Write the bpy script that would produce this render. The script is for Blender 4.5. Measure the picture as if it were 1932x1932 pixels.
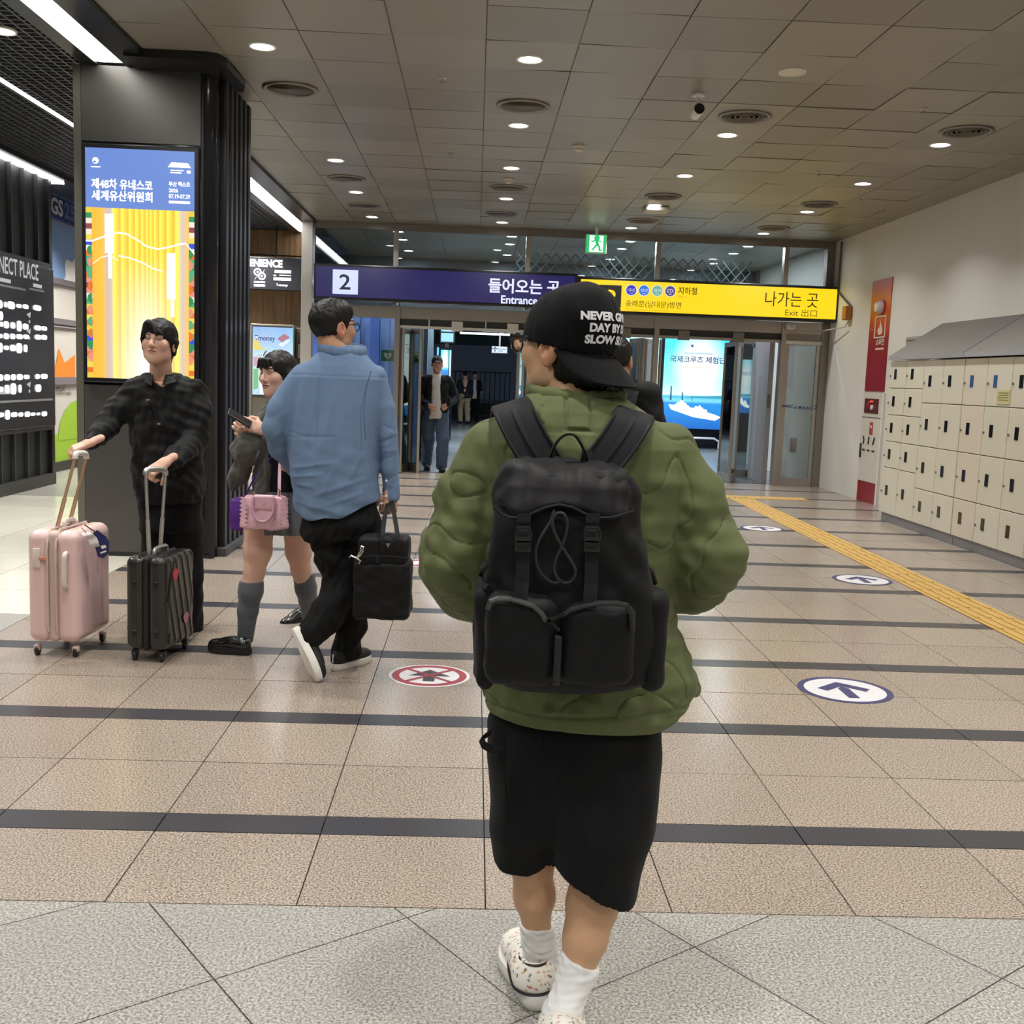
import bpy, bmesh, math, random
import numpy as np
from mathutils import Vector, Matrix, noise as mnoise
random.seed(7)
rng = np.random.default_rng(7)
S = bpy.context.scene
COL = S.collection
for o in list(bpy.data.objects): bpy.data.objects.remove(o)

# ------------------------------------------------------------ camera
F_PX, YAW, PITCH, ROLL, EYE = 2037.5, 0.037894, 0.122133, 0.037211, 1.5
def _cam_rot():
    cy, sy = math.cos(YAW), math.sin(YAW); cp, sp = math.cos(PITCH), math.sin(PITCH); cr, sr = math.cos(ROLL), math.sin(ROLL)
    ry = np.array([[cy, -sy, 0], [sy, cy, 0], [0, 0, 1]]); b = np.array([[1, 0, 0], [0, 0, -1], [0, 1, 0]], float)
    rp = np.array([[1, 0, 0], [0, cp, -sp], [0, sp, cp]]); rr = np.array([[cr, -sr, 0], [sr, cr, 0], [0, 0, 1]])
    return rr @ rp @ b @ ry
CR = _cam_rot()
cam_data = bpy.data.cameras.new('camera'); cam = bpy.data.objects.new('camera', cam_data); COL.objects.link(cam)
cam_data.lens = F_PX / 1932 * 36; cam_data.sensor_width = 36; cam_data.sensor_fit = 'HORIZONTAL'
cam_data.clip_start = 0.05; cam_data.clip_end = 300
m4 = Matrix.Identity(4)
for i in range(3):
    m4[i][0] = CR[0][i]; m4[i][1] = -CR[1][i]; m4[i][2] = -CR[2][i]
m4.translation = (0, 0, EYE)
cam.matrix_world = m4
S.camera = cam

# ------------------------------------------------------------ world, exposure
S.view_settings.view_transform = 'Standard'; S.view_settings.look = 'None'
S.view_settings.exposure = 0.0; S.view_settings.gamma = 1.0; S.view_settings.use_curve_mapping = False
S.cycles.use_denoising = True
S.cycles.max_bounces = 6; S.cycles.diffuse_bounces = 3; S.cycles.glossy_bounces = 3; S.cycles.transparent_max_bounces = 12
S.cycles.sample_clamp_indirect = 4.0; S.cycles.caustics_reflective = False; S.cycles.caustics_refractive = False
W = bpy.data.worlds.new('night'); S.world = W; W.use_nodes = True
W.node_tree.nodes['Background'].inputs[0].default_value = (0.012, 0.016, 0.024, 1)
W.node_tree.nodes['Background'].inputs[1].default_value = 1.0

def ray(px, py):
    d = np.array([(px - 966) / F_PX, (py - 966) / F_PX, 1.0]); return CR.T @ d
def at(px, py, y):
    d = ray(px, py); return Vector(np.array([0, 0, EYE]) + d * (y / d[1]))
def onz(px, py, z=0.0):
    d = ray(px, py); return Vector(np.array([0, 0, EYE]) + d * ((z - EYE) / d[2]))
def onx(px, py, x):
    d = ray(px, py); return Vector(np.array([0, 0, EYE]) + d * (x / d[0]))

# ------------------------------------------------------------ hall lights (the downlights' lamps, the lit strips are emitters)
CEIL = 3.76
LAMP_X = (-1.575, 0.31, 2.195, 4.15)
LAMP_Y = (-5.9, -3.9, -1.9, 0.1, 2.1, 4.1, 6.1, 8.0, 10.02, 12.0, 14.0, 16.1)
lamp_data = bpy.data.lights.new('downlight_lamp', 'AREA'); lamp_data.shape = 'DISK'; lamp_data.size = 0.16
lamp_data.energy = 19.5; lamp_data.color = (1.0, 0.975, 0.935); lamp_data.spread = math.radians(125)
for lx in LAMP_X:
    for ly in LAMP_Y:
        if lx > 2 and lx < 3 and abs(ly - 8.0) < .1: continue      # this fitting is switched off
        lo = bpy.data.objects.new('downlight_lamp', lamp_data); COL.objects.link(lo); lo.location = (lx, ly, CEIL - 0.03)

# ------------------------------------------------------------ materials
MATS = {}
def _new(name):
    m = bpy.data.materials.new(name); m.use_nodes = True
    return m, m.node_tree, m.node_tree.nodes['Principled BSDF']
def srgb(r, g, b):
    f = lambda c: (c / 255 / 12.92) if c / 255 <= 0.04045 else ((c / 255 + 0.055) / 1.055) ** 2.4
    return (f(r), f(g), f(b), 1)
def mat(name, col, rough=0.6, metal=0.0, spec=0.5, noise=None, bump=None, coat=0.0, sheen=0.0, coords='Object'):
    """plain material; noise=(scale, amount) mottles the colour, bump=(scale, strength, distance)"""
    if name in MATS: return MATS[name]
    m, nt, p = _new(name)
    p.inputs['Base Color'].default_value = col; p.inputs['Roughness'].default_value = rough
    p.inputs['Metallic'].default_value = metal; p.inputs['Specular IOR Level'].default_value = spec
    p.inputs['Coat Weight'].default_value = coat
    p.inputs['Sheen Weight'].default_value = sheen
    tc = nt.nodes.new('ShaderNodeTexCoord')
    if noise is None: noise = (9.0, 0.06)
    n = nt.nodes.new('ShaderNodeTexNoise'); n.inputs['Scale'].default_value = noise[0]; n.inputs['Detail'].default_value = 4
    nt.links.new(tc.outputs[coords], n.inputs['Vector'])
    mx = nt.nodes.new('ShaderNodeMix'); mx.data_type = 'RGBA'
    a = noise[1]
    mx.inputs[6].default_value = tuple(c * (1 - a) for c in col[:3]) + (1,); mx.inputs[7].default_value = tuple(min(1, c * (1 + a)) for c in col[:3]) + (1,)
    nt.links.new(n.outputs['Fac'], mx.inputs[0]); nt.links.new(mx.outputs[2], p.inputs['Base Color'])
    if bump:
        b = nt.nodes.new('ShaderNodeTexNoise'); b.inputs['Scale'].default_value = bump[0]; b.inputs['Detail'].default_value = 3
        nt.links.new(tc.outputs[coords], b.inputs['Vector'])
        bn = nt.nodes.new('ShaderNodeBump'); bn.inputs['Strength'].default_value = bump[1]; bn.inputs['Distance'].default_value = bump[2]
        nt.links.new(b.outputs['Fac'], bn.inputs['Height']); nt.links.new(bn.outputs['Normal'], p.inputs['Normal'])
    MATS[name] = m; return m
def emit(name, col, strength=1.0):
    if name in MATS: return MATS[name]
    m, nt, p = _new(name)
    p.inputs['Base Color'].default_value = (0.02, 0.02, 0.02, 1); p.inputs['Roughness'].default_value = 0.3
    p.inputs['Emission Color'].default_value = col; p.inputs['Emission Strength'].default_value = strength
    MATS[name] = m; return m
def glass(name, tint=(0.9, 0.95, 0.96, 1), refl=1.0, haze=0.0, hazecol=(0.6, 0.65, 0.66, 1)):
    """thin pane: lets light through, mirrors at its Fresnel rate, optional milky film"""
    if name in MATS: return MATS[name]
    m = bpy.data.materials.new(name); m.use_nodes = True; nt = m.node_tree; nt.nodes.clear()
    out = nt.nodes.new('ShaderNodeOutputMaterial'); tr = nt.nodes.new('ShaderNodeBsdfTransparent'); gl = nt.nodes.new('ShaderNodeBsdfGlossy')
    tr.inputs[0].default_value = tint; gl.inputs['Roughness'].default_value = 0.02; gl.inputs[0].default_value = (1, 1, 1, 1)
    fr = nt.nodes.new('ShaderNodeFresnel'); fr.inputs[0].default_value = 1.5
    mul = nt.nodes.new('ShaderNodeMath'); mul.operation = 'MULTIPLY'; mul.inputs[1].default_value = 1.8 * refl; mul.use_clamp = True
    mx = nt.nodes.new('ShaderNodeMixShader'); nt.links.new(fr.outputs[0], mul.inputs[0]); nt.links.new(mul.outputs[0], mx.inputs[0])
    nt.links.new(tr.outputs[0], mx.inputs[1]); nt.links.new(gl.outputs[0], mx.inputs[2])
    last = mx
    if haze > 0:
        df = nt.nodes.new('ShaderNodeBsdfDiffuse'); df.inputs[0].default_value = hazecol
        mh = nt.nodes.new('ShaderNodeMixShader'); mh.inputs[0].default_value = haze
        nt.links.new(mx.outputs[0], mh.inputs[1]); nt.links.new(df.outputs[0], mh.inputs[2]); last = mh
    nt.links.new(last.outputs[0], out.inputs[0])
    MATS[name] = m; return m
def granite(name, c1, c2, c3, rough=0.2, scale=210.0):
    m, nt, p = _new(name)
    g = nt.nodes.new('ShaderNodeNewGeometry')
    n1 = nt.nodes.new('ShaderNodeTexNoise'); n1.inputs['Scale'].default_value = scale; n1.inputs['Detail'].default_value = 2; n1.inputs['Roughness'].default_value = 0.7
    nt.links.new(g.outputs['Position'], n1.inputs['Vector'])
    r = nt.nodes.new('ShaderNodeValToRGB'); e = r.color_ramp.elements
    e[0].position = 0.34; e[0].color = c1; e[1].position = 0.64; e[1].color = c3
    k = r.color_ramp.elements.new(0.49); k.color = c2
    nt.links.new(n1.outputs['Fac'], r.inputs[0])
    n2 = nt.nodes.new('ShaderNodeTexNoise'); n2.inputs['Scale'].default_value = 1.3; n2.inputs['Detail'].default_value = 3
    nt.links.new(g.outputs['Position'], n2.inputs['Vector'])
    oi = nt.nodes.new('ShaderNodeObjectInfo')
    ad = nt.nodes.new('ShaderNodeMath'); ad.operation = 'ADD'; nt.links.new(n2.outputs['Fac'], ad.inputs[0]); nt.links.new(oi.outputs['Random'], ad.inputs[1])
    mr = nt.nodes.new('ShaderNodeMapRange'); mr.inputs[1].default_value = 0.3; mr.inputs[2].default_value = 1.7; mr.inputs[3].default_value = 0.9; mr.inputs[4].default_value = 1.08
    nt.links.new(ad.outputs[0], mr.inputs[0])
    hs = nt.nodes.new('ShaderNodeHueSaturation'); nt.links.new(mr.outputs[0], hs.inputs['Value']); nt.links.new(r.outputs[0], hs.inputs['Color'])
    nt.links.new(hs.outputs[0], p.inputs['Base Color'])
    rr = nt.nodes.new('ShaderNodeMapRange'); rr.inputs[3].default_value = rough * 0.8; rr.inputs[4].default_value = rough * 1.25
    nt.links.new(n2.outputs['Fac'], rr.inputs[0]); nt.links.new(rr.outputs[0], p.inputs['Roughness'])
    p.inputs['Specular IOR Level'].default_value = 0.5
    MATS[name] = m; return m

# ------------------------------------------------------------ mesh helpers
class MB:
    def __init__(s): s.v = []; s.f = []
    def add(s, vs, fs):
        n = len(s.v); s.v += [tuple(p) for p in vs]; s.f += [tuple(n + i for i in f) for f in fs]; return s
    def box(s, a, b):
        x0, y0, z0 = (min(a[i], b[i]) for i in range(3)); x1, y1, z1 = (max(a[i], b[i]) for i in range(3))
        return s.add([(x0, y0, z0), (x1, y0, z0), (x1, y1, z0), (x0, y1, z0), (x0, y0, z1), (x1, y0, z1), (x1, y1, z1), (x0, y1, z1)],
                     [(3, 2, 1, 0), (4, 5, 6, 7), (0, 1, 5, 4), (1, 2, 6, 5), (2, 3, 7, 6), (3, 0, 4, 7)])
    def cbox(s, a, b, c=0.01):
        """box with chamfered edges (26-facet)"""
        bm = bmesh.new(); bmesh.ops.create_cube(bm, size=1)
        d = [abs(b[i] - a[i]) for i in range(3)]; m = [(a[i] + b[i]) / 2 for i in range(3)]
        for v in bm.verts: v.co = Vector((v.co[i] * d[i] + m[i] for i in range(3)))
        bmesh.ops.bevel(bm, geom=bm.edges[:], offset=min(c, min(d) * 0.45), segments=2, affect='EDGES', profile=0.5)
        bm.verts.index_update(); s.add([v.co[:] for v in bm.verts], [[v.index for v in f.verts] for f in bm.faces]); bm.free(); return s
    def quad(s, *p): return s.add(p, [(0, 1, 2, 3)])
    def poly(s, pts): return s.add(pts, [tuple(range(len(pts)))])
    def prism(s, pts, ext):
        n = len(pts); e = Vector(ext); top = [Vector(p) + e for p in pts]
        return s.add(list(pts) + top, [tuple(range(n))[::-1], tuple(range(n, 2 * n))] + [(i, (i + 1) % n, n + (i + 1) % n, n + i) for i in range(n)])
    def tube(s, path, r, seg=10, cap=True, flat=1.0, updir=None):
        path = [Vector(p) for p in path]; n = len(path); rs = r if isinstance(r, (list, tuple)) else [r] * n
        t0 = (path[1] - path[0]).normalized(); u = Vector(updir) if updir else (Vector((0, 0, 1)) if abs(t0.z) < .9 else Vector((1, 0, 0)))
        vs = []
        for i, p in enumerate(path):
            t = (path[min(i + 1, n - 1)] - path[max(i - 1, 0)]).normalized()
            u = (u - t * u.dot(t)); u = u.normalized() if u.length > 1e-6 else t.orthogonal().normalized()
            w = t.cross(u)
            for k in range(seg):
                a = 2 * math.pi * k / seg; vs.append(p + (w * math.cos(a) + u * math.sin(a) * flat) * rs[i])
        fs = [(i * seg + k, i * seg + (k + 1) % seg, (i + 1) * seg + (k + 1) % seg, (i + 1) * seg + k) for i in range(n - 1) for k in range(seg)]
        if cap: fs += [tuple(range(seg))[::-1], tuple(range((n - 1) * seg, n * seg))]
        return s.add(vs, fs)
    def ribbon(s, path, w, t, side):
        """flat strap: path points, width w, thickness t, side = list/one vector across the strap"""
        path = [Vector(p) for p in path]; n = len(path); vs = []
        for i, p in enumerate(path):
            sd = Vector(side[i] if isinstance(side[0], (list, tuple, Vector)) else side).normalized()
            tt = (path[min(i + 1, n - 1)] - path[max(i - 1, 0)]).normalized(); nn = tt.cross(sd).normalized()
            ww = w[i] if isinstance(w, (list, tuple)) else w
            for a, b in ((-1, -1), (1, -1), (1, 1), (-1, 1)): vs.append(p + sd * (a * ww / 2) + nn * (b * t / 2))
        fs = [(i * 4 + k, i * 4 + (k + 1) % 4, i * 4 + 4 + (k + 1) % 4, i * 4 + 4 + k) for i in range(n - 1) for k in range(4)]
        return s.add(vs, fs + [(3, 2, 1, 0), tuple(range(4 * n - 4, 4 * n))])
    def lathe(s, prof, c=(0, 0, 0), seg=24, axis='Z'):
        """prof = [(radius, height)...] around an axis through c"""
        vs = []; n = len(prof)
        for r, h in prof:
            for k in range(seg):
                a = 2 * math.pi * k / seg; x, y = r * math.cos(a), r * math.sin(a)
                p = {'Z': (x, y, h), 'Y': (x, h, y), 'X': (h, x, y)}[axis]
                vs.append((c[0] + p[0], c[1] + p[1], c[2] + p[2]))
        fs = [(i * seg + k, i * seg + (k + 1) % seg, (i + 1) * seg + (k + 1) % seg, (i + 1) * seg + k) for i in range(n - 1) for k in range(seg)]
        flat_ = max(h for _, h in prof) - min(h for _, h in prof) < 1e-9
        if prof[0][0] > 1e-6 and not flat_: fs.append(tuple(range(seg))[::-1])
        if prof[-1][0] > 1e-6 and not flat_: fs.append(tuple(range((n - 1) * seg, n * seg)))
        return s.add(vs, fs)
    def loft(s, rings, cap=True):
        n = len(rings[0]); vs = [p for r in rings for p in r]
        fs = [(i * n + k, i * n + (k + 1) % n, (i + 1) * n + (k + 1) % n, (i + 1) * n + k) for i in range(len(rings) - 1) for k in range(n)]
        if cap: fs += [tuple(range(n))[::-1], tuple(range((len(rings) - 1) * n, len(rings) * n))]
        return s.add(vs, fs)
    def mesh(s, name):
        me = bpy.data.meshes.new(name); me.from_pydata(s.v, [], s.f)
        bm = bmesh.new(); bm.from_mesh(me); bmesh.ops.recalc_face_normals(bm, faces=bm.faces); bm.to_mesh(me); bm.free()
        return me
    def build(s, name, material, parent=None, smooth=False, angle=40):
        return link(name, s.mesh(name), material, parent, smooth, angle)
def link(name, me, material, parent=None, smooth=False, angle=40):
    if material is not None and not me.materials: me.materials.append(material)
    if smooth:
        me.polygons.foreach_set('use_smooth', [True] * len(me.polygons))
        try: me.set_sharp_from_angle(angle=math.radians(angle))
        except Exception: pass
    o = bpy.data.objects.new(name, me); COL.objects.link(o)
    if parent is not None:
        o.parent = parent; o.matrix_parent_inverse = parent.matrix_basis.inverted()
    return o
def tag(o, label=None, cat=None, group=None, kind=None):
    if label: o['label'] = label
    if cat: o['category'] = cat
    if group: o['group'] = group
    if kind: o['kind'] = kind
    return o
def thing(name, label, cat, loc=(0, 0, 0), group=None):
    o = bpy.data.objects.new(name, None); COL.objects.link(o); o.location = loc; o.empty_display_size = 0.1
    return tag(o, label, cat, group)
def kids(o): return [c for c in COL.objects if c.parent == o]
def copy_tree(o, delta, parent=None, children=None):
    c = o.copy(); COL.objects.link(c)
    if parent is not None: c.parent = parent
    else: c.location = Vector(o.location) + Vector(delta)
    for ch in o.children: copy_tree(ch, delta, c)
    return c
def text_mesh(s, bold=0.0, depth=0.0, spacing=1.0, shear=0.0):
    c = bpy.data.curves.new('txt', 'FONT'); c.body = s; c.offset = bold; c.extrude = depth; c.resolution_u = 3; c.space_character = spacing; c.shear = shear
    o = bpy.data.objects.new('txt', c); COL.objects.link(o)
    dg = bpy.context.evaluated_depsgraph_get(); me = bpy.data.meshes.new_from_object(o.evaluated_get(dg))
    bpy.data.objects.remove(o); bpy.data.curves.remove(c)
    co = np.empty(len(me.vertices) * 3); me.vertices.foreach_get('co', co); co = co.reshape(-1, 3)
    return me, co
def text_on(name, s, ll, right, up, material, parent=None, bold=0.0, depth=0.002, spacing=1.0, shear=0.0):
    """letters filling the parallelogram ll, ll+right, ll+up (3D vectors)"""
    me, co = text_mesh(s, bold, 0.0, spacing, shear)
    if len(co) == 0: return None
    lo, hi = co.min(0), co.max(0); d = np.maximum(hi - lo, 1e-6)
    R, U, L = (np.array(v, float) for v in (right, up, ll))
    new = L + ((co[:, :1] - lo[0]) / d[0]) * R + ((co[:, 1:2] - lo[1]) / d[1]) * U
    me.vertices.foreach_set('co', new.ravel()); me.update()
    return link(name, me, material, parent)
def text_y(name, s, x0, y0, x1, y1, plane, material, parent=None, **k):
    """letters on the plane Y = plane between two pixel corners of the photograph"""
    a = at(x0, y1, plane); b = at(x1, y1 + (x1 - x0) * 0.025, plane); b.z = a.z; c = at(x0, y0, plane)
    return text_on(name, s, a, (b.x - a.x, 0, 0), (0, 0, c.z - a.z), material, parent, **k)
def rect_y(tl, br, plane):
    a, b = at(*tl, plane), at(*br, plane); return a.x, b.x, b.z, a.z
# ============================================================ shell
PY = 16.7                      # plane of the glazed entrance front
WX = 5.43                      # right wall
LX = -2.47                     # edge of the tiled ceiling, black bulkhead beyond
G_BEIGE = granite('beige_granite', srgb(90, 79, 70), srgb(152, 138, 124), srgb(189, 177, 163), 0.22, 150)
G_GREY = granite('grey_granite', srgb(98, 96, 92), srgb(152, 149, 142), srgb(190, 188, 182), 0.3, 135)
G_WHITE = granite('pale_granite', srgb(190, 188, 170), srgb(214, 211, 196), srgb(226, 224, 212), 0.15, 120)
G_DARK = granite('dark_granite', srgb(54, 53, 57), srgb(61, 60, 64), srgb(67, 66, 70), 0.3, 120); G_DARK.node_tree.nodes['Principled BSDF'].inputs['Specular IOR Level'].default_value = .35
G_STREET = granite('street_granite', srgb(78, 84, 86), srgb(104, 110, 112), srgb(120, 126, 126), 0.22, 60)
M_GROUT = mat('grout', srgb(72, 64, 54), 0.8)
M_CEIL = mat('ceiling_panel', srgb(146, 141, 127), 0.38, 0.15, noise=(2.0, 0.07))
_nt = M_CEIL.node_tree; _oi = _nt.nodes.new('ShaderNodeObjectInfo'); _mr = _nt.nodes.new('ShaderNodeMapRange'); _mr.inputs[3].default_value = .86; _mr.inputs[4].default_value = 1.1
_hs = _nt.nodes.new('ShaderNodeHueSaturation'); _pb = _nt.nodes['Principled BSDF']; _src = _pb.inputs['Base Color'].links[0].from_socket
_nt.links.new(_oi.outputs['Random'], _mr.inputs[0]); _nt.links.new(_mr.outputs[0], _hs.inputs['Value']); _nt.links.new(_src, _hs.inputs['Color']); _nt.links.new(_hs.outputs[0], _pb.inputs['Base Color'])
M_CEILG = mat('ceiling_gap', srgb(150, 142, 125), 0.6)
M_WALL = mat('white_paint', srgb(226, 224, 217), 0.55, noise=(1.2, 0.02), bump=(60, 0.05, 0.002))
M_STEEL = mat('brushed_steel', srgb(178, 172, 164), 0.32, 0.85, noise=(30, 0.05))
M_STEEL2 = mat('dull_steel', srgb(140, 135, 128), 0.4, 0.7)
M_BLACK = mat('black_panel', srgb(34, 34, 36), 0.3, 0.2)
M_BLACKG = mat('black_gloss', srgb(22, 22, 28), 0.18, 0.3, coat=0.3)
M_GREYP = mat('grey_metal_panel', srgb(92, 90, 86), 0.35, 0.6, noise=(3, 0.05))
M_WHITE = mat('white_plastic', srgb(228, 226, 220), 0.45)
M_DARKG = mat('dark_grey', srgb(60, 60, 62), 0.5)
M_GLASS = glass('clear_glass'); M_GLASSG = glass('green_glass', (0.80, 0.90, 0.88, 1), 1.2)
M_LAMP = emit('lamp_disc', (1.0, 0.97, 0.92, 1), 14.0)
M_STRIP = emit('light_strip', (1.0, 0.985, 0.95, 1), 8.0)

floor = MB().box((-9, -8.2, -0.05), (WX + .1, 17.55, -0.012)).build('floor', M_GROUT); tag(floor, kind='structure')
# beige field: columns of 0.536, two courses and one dark band to every 1.127
XJ0, XP, YS0, YP, BW = 0.077, 0.536, 3.47, 1.127, 0.146
YNEAR = 2.916
tile_me = {}
def tile_mesh(w, d, kind):
    k = (round(w, 3), round(d, 3), kind)
    if k not in tile_me:
        g = 0.0022
        b = MB().add([(-w/2+g, -d/2+g, 0), (w/2-g, -d/2+g, 0), (w/2-g, d/2-g, 0), (-w/2+g, d/2-g, 0),
                      (-w/2+g, -d/2+g, -.03), (w/2-g, -d/2+g, -.03), (w/2-g, d/2-g, -.03), (-w/2+g, d/2-g, -.03)],
                     [(0, 1, 2, 3), (4, 5, 1, 0), (5, 6, 2, 1), (6, 7, 3, 2), (7, 4, 0, 3)])
        me = b.mesh('tile'); me.materials.append({'b': G_BEIGE, 'd': G_DARK, 'w': G_WHITE, 'g': G_GREY}[kind]); tile_me[k] = me
    return tile_me[k]
cols = [(XJ0 + XP * j, XJ0 + XP * (j + 1)) for j in range(-5, 10)]
cols = [(a, min(b, WX)) for a, b in cols if a < WX]
tl_rows = []; y = YNEAR; k = 0
tl_rows.append((YNEAR, YS0 - BW / 2, 'b'))
while True:
    y0 = YS0 + YP * k
    if y0 > 16.6: break
    tl_rows.append((y0 - BW / 2, y0 + BW / 2, 'd'))
    a, b = y0 + BW / 2, y0 + YP - BW / 2; m = (a + b) / 2
    tl_rows += [(a, m, 'b'), (m, min(b, 17.0), 'b')]; k += 1
n_tile = 0; n_band = 0
far = {'b': MB(), 'd': MB()}
for (a, b, kd) in tl_rows:
    for (x0, x1) in cols:
        cnt = n_tile if kd == 'b' else n_band
        if cnt < 290 and b < 13.6 and x1 - x0 > .1:
            o = link('floor_tile' if kd == 'b' else 'dark_band_tile', tile_mesh(x1 - x0, b - a, kd), None, floor)
            o.location = ((x0 + x1) / 2, (a + b) / 2, random.uniform(-.0006, .0006))
            if kd == 'b': n_tile += 1
            else: n_band += 1
        else: far[kd].box((x0 + .002, a + .002, -.03), (x1 - .002, b - .002, 0))
tag(far['b'].build('far_floor_tiling', G_BEIGE, floor), kind='stuff'); tag(far['d'].build('far_dark_banding', G_DARK, floor), kind='stuff')
# grey field before it, laid on the diagonal
an = math.radians(35.5); u = Vector((math.cos(an), math.sin(an), 0)); v = Vector((-math.sin(an), math.cos(an), 0)); dg = 0.56
org = Vector((0.639, 2.727, 0))
def clip_poly(pts, ax, lim, keep_less):
    out = []
    for i, p in enumerate(pts):
        q = pts[(i + 1) % len(pts)]; ip = (p[ax] <= lim) == keep_less; iq = (q[ax] <= lim) == keep_less
        if ip: out.append(p)
        if ip != iq:
            t = (lim - p[ax]) / (q[ax] - p[ax]); out.append(tuple(p[i2] + (q[i2] - p[i2]) * t for i2 in range(3)))
    return out
near_rest = MB()
for i in range(-22, 10):
    for j in range(-16, 14):
        c = org + u * dg * i + v * dg * j; g = .0022
        pts = [tuple(c + u * (dg * a + g * (1 - 2 * a)) + v * (dg * b + g * (1 - 2 * b))) for a, b in ((0, 0), (1, 0), (1, 1), (0, 1))]
        pts = clip_poly(pts, 1, YNEAR - .003, True)
        if len(pts) < 3: continue
        pts = [(p[0], p[1], -.03) for p in pts]
        cy = sum(p[1] for p in pts) / len(pts); cx = sum(p[0] for p in pts) / len(pts)
        if cx < -7.5 or cx > WX - .3 or cy < -6: continue
        if cy > 1.6 and -1.9 < cx < 2.2:
            tag(MB().prism(pts, (0, 0, .03)).build('grey_floor_tile', G_GREY, floor))
        else: near_rest.prism(pts, (0, 0, .03))
tag(near_rest.build('grey_tiling', G_GREY, floor), kind='stuff')
# pale field on the left, with a grey course in front
XB = cols[0][0]
for i in range(5):
    for j in range(0, 11):
        x1 = XB - .7 * i; y0 = 6.43 + .7 * j
        if y0 > 12.7: continue
        y1 = min(y0 + .7, 12.3 if y0 + .7 > 12.3 else 99)
        if y1 - y0 < .05: continue
        o = link('pale_floor_tile', tile_mesh(.7, y1 - y0, 'w'), None, floor); o.location = (x1 - .35, (y0 + y1) / 2, 0)
for i in range(6):
    o = link('grey_course_tile', tile_mesh(.7, .6, 'g'), None, floor); o.location = (XB - .35 - .7 * i, 6.13, 0)
rest = MB()
for i in range(6):
    for j in range(6): rest.box((XB - .7 * i - .698, YNEAR + .4845 * j + .002, -.03), (XB - .7 * i - .002, YNEAR + .4845 * (j + 1) - .002, 0))
tag(rest.build('side_tiling', G_BEIGE, floor), kind='stuff')
for i in range(6):
    for j in range(3):
        o = link('grey_course_tile', tile_mesh(.7, 1.2, 'g'), None, floor); o.location = (XB - .35 - .7 * i, 12.9 + 1.2 * j + .02, 0)

# tactile strip
M_TACT = mat('yellow_tactile', srgb(196, 158, 84), 0.5, noise=(14, 0.12))
tb = MB().cbox((-.163, -.163, 0), (.163, .163, .006), .003)
for q in (-.115, -.038, .038, .115): tb.cbox((q - .016, -.15, .006), (q + .016, .15, .012), .004)
tact_me = tb.mesh('tactile_tile'); tact_me.materials.append(M_TACT)
td = MB().cbox((-.163, -.163, 0), (.163, .163, .006), .003)
for a in range(5):
    for b in range(5): td.lathe([(.016, .006), (.012, .011), (0.0, .0115)], (-.124 + .062 * a, -.124 + .062 * b, 0), 8)
dot_me = td.mesh('tactile_tile'); dot_me.materials.append(M_TACT)
for j in range(32):
    yy = 4.6 + .331 * j
    if yy > 14.55: break
    o = link('tactile_tile', tact_me, None, floor); o.location = (3.43 + .17 + .011 * (yy - 6.4) - .02, yy, .0005); o.rotation_euler.z = random.uniform(-.012, .012)
for j in range(4):
    o = link('tactile_tile', dot_me, None, floor); o.location = (3.46 + .331 * j, 14.72, .0005)

# ------------------------------------------------------------ tiled ceiling
ceiling = MB().box((LX, -8.2, CEIL + .012), (WX + .1, 21.5, CEIL + .08)).build('ceiling', M_CEILG); tag(ceiling, kind='structure')
cx0 = -0.004; cp = 0.6283; cyp = 0.667; cy0 = 6.93
pan_me = {}
def panel_mesh(w, d):
    k = (round(w, 3), round(d, 3))
    if k not in pan_me:
        me = MB().box((-w/2 + .004, -d/2 + .004, 0), (w/2 - .004, d/2 - .004, .02)).mesh('ceiling_panel'); me.materials.append(M_CEIL); pan_me[k] = me
    return pan_me[k]
rest = MB()
for i in range(-4, 9):
    x0, x1 = cx0 + cp * i, cx0 + cp * (i + 1)
    if x1 <= LX: continue
    x0 = max(x0, LX); x1 = min(x1, WX)
    for j in range(-22, 22):
        y0 = cy0 + cyp * j; y1 = y0 + cyp
        if y0 > PY: continue
        y1 = min(y1, PY + .05)
        if -2 <= j:
            o = link('ceiling_panel', panel_mesh(x1 - x0, y1 - y0), None, ceiling); o.location = ((x0 + x1) / 2, (y0 + y1) / 2, CEIL)
            o.rotation_euler = (random.gauss(0, .006), random.gauss(0, .006), 0)
        else: rest.box((x0 + .004, y0 + .004, CEIL), (x1 - .004, y1 - .004, CEIL + .02))
for i in range(-4, 9):
    for j in range(0, 7):
        x0, x1 = max(LX, cx0 + cp * i), min(WX, cx0 + cp * (i + 1)); y0 = PY + .05 + cyp * j
        rest.box((x0 + .004, y0 + .004, CEIL), (x1 - .004, y0 + cyp - .004, CEIL + .02))
tag(rest.build('far_ceiling_panelling', M_CEIL, ceiling), kind='stuff')

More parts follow.
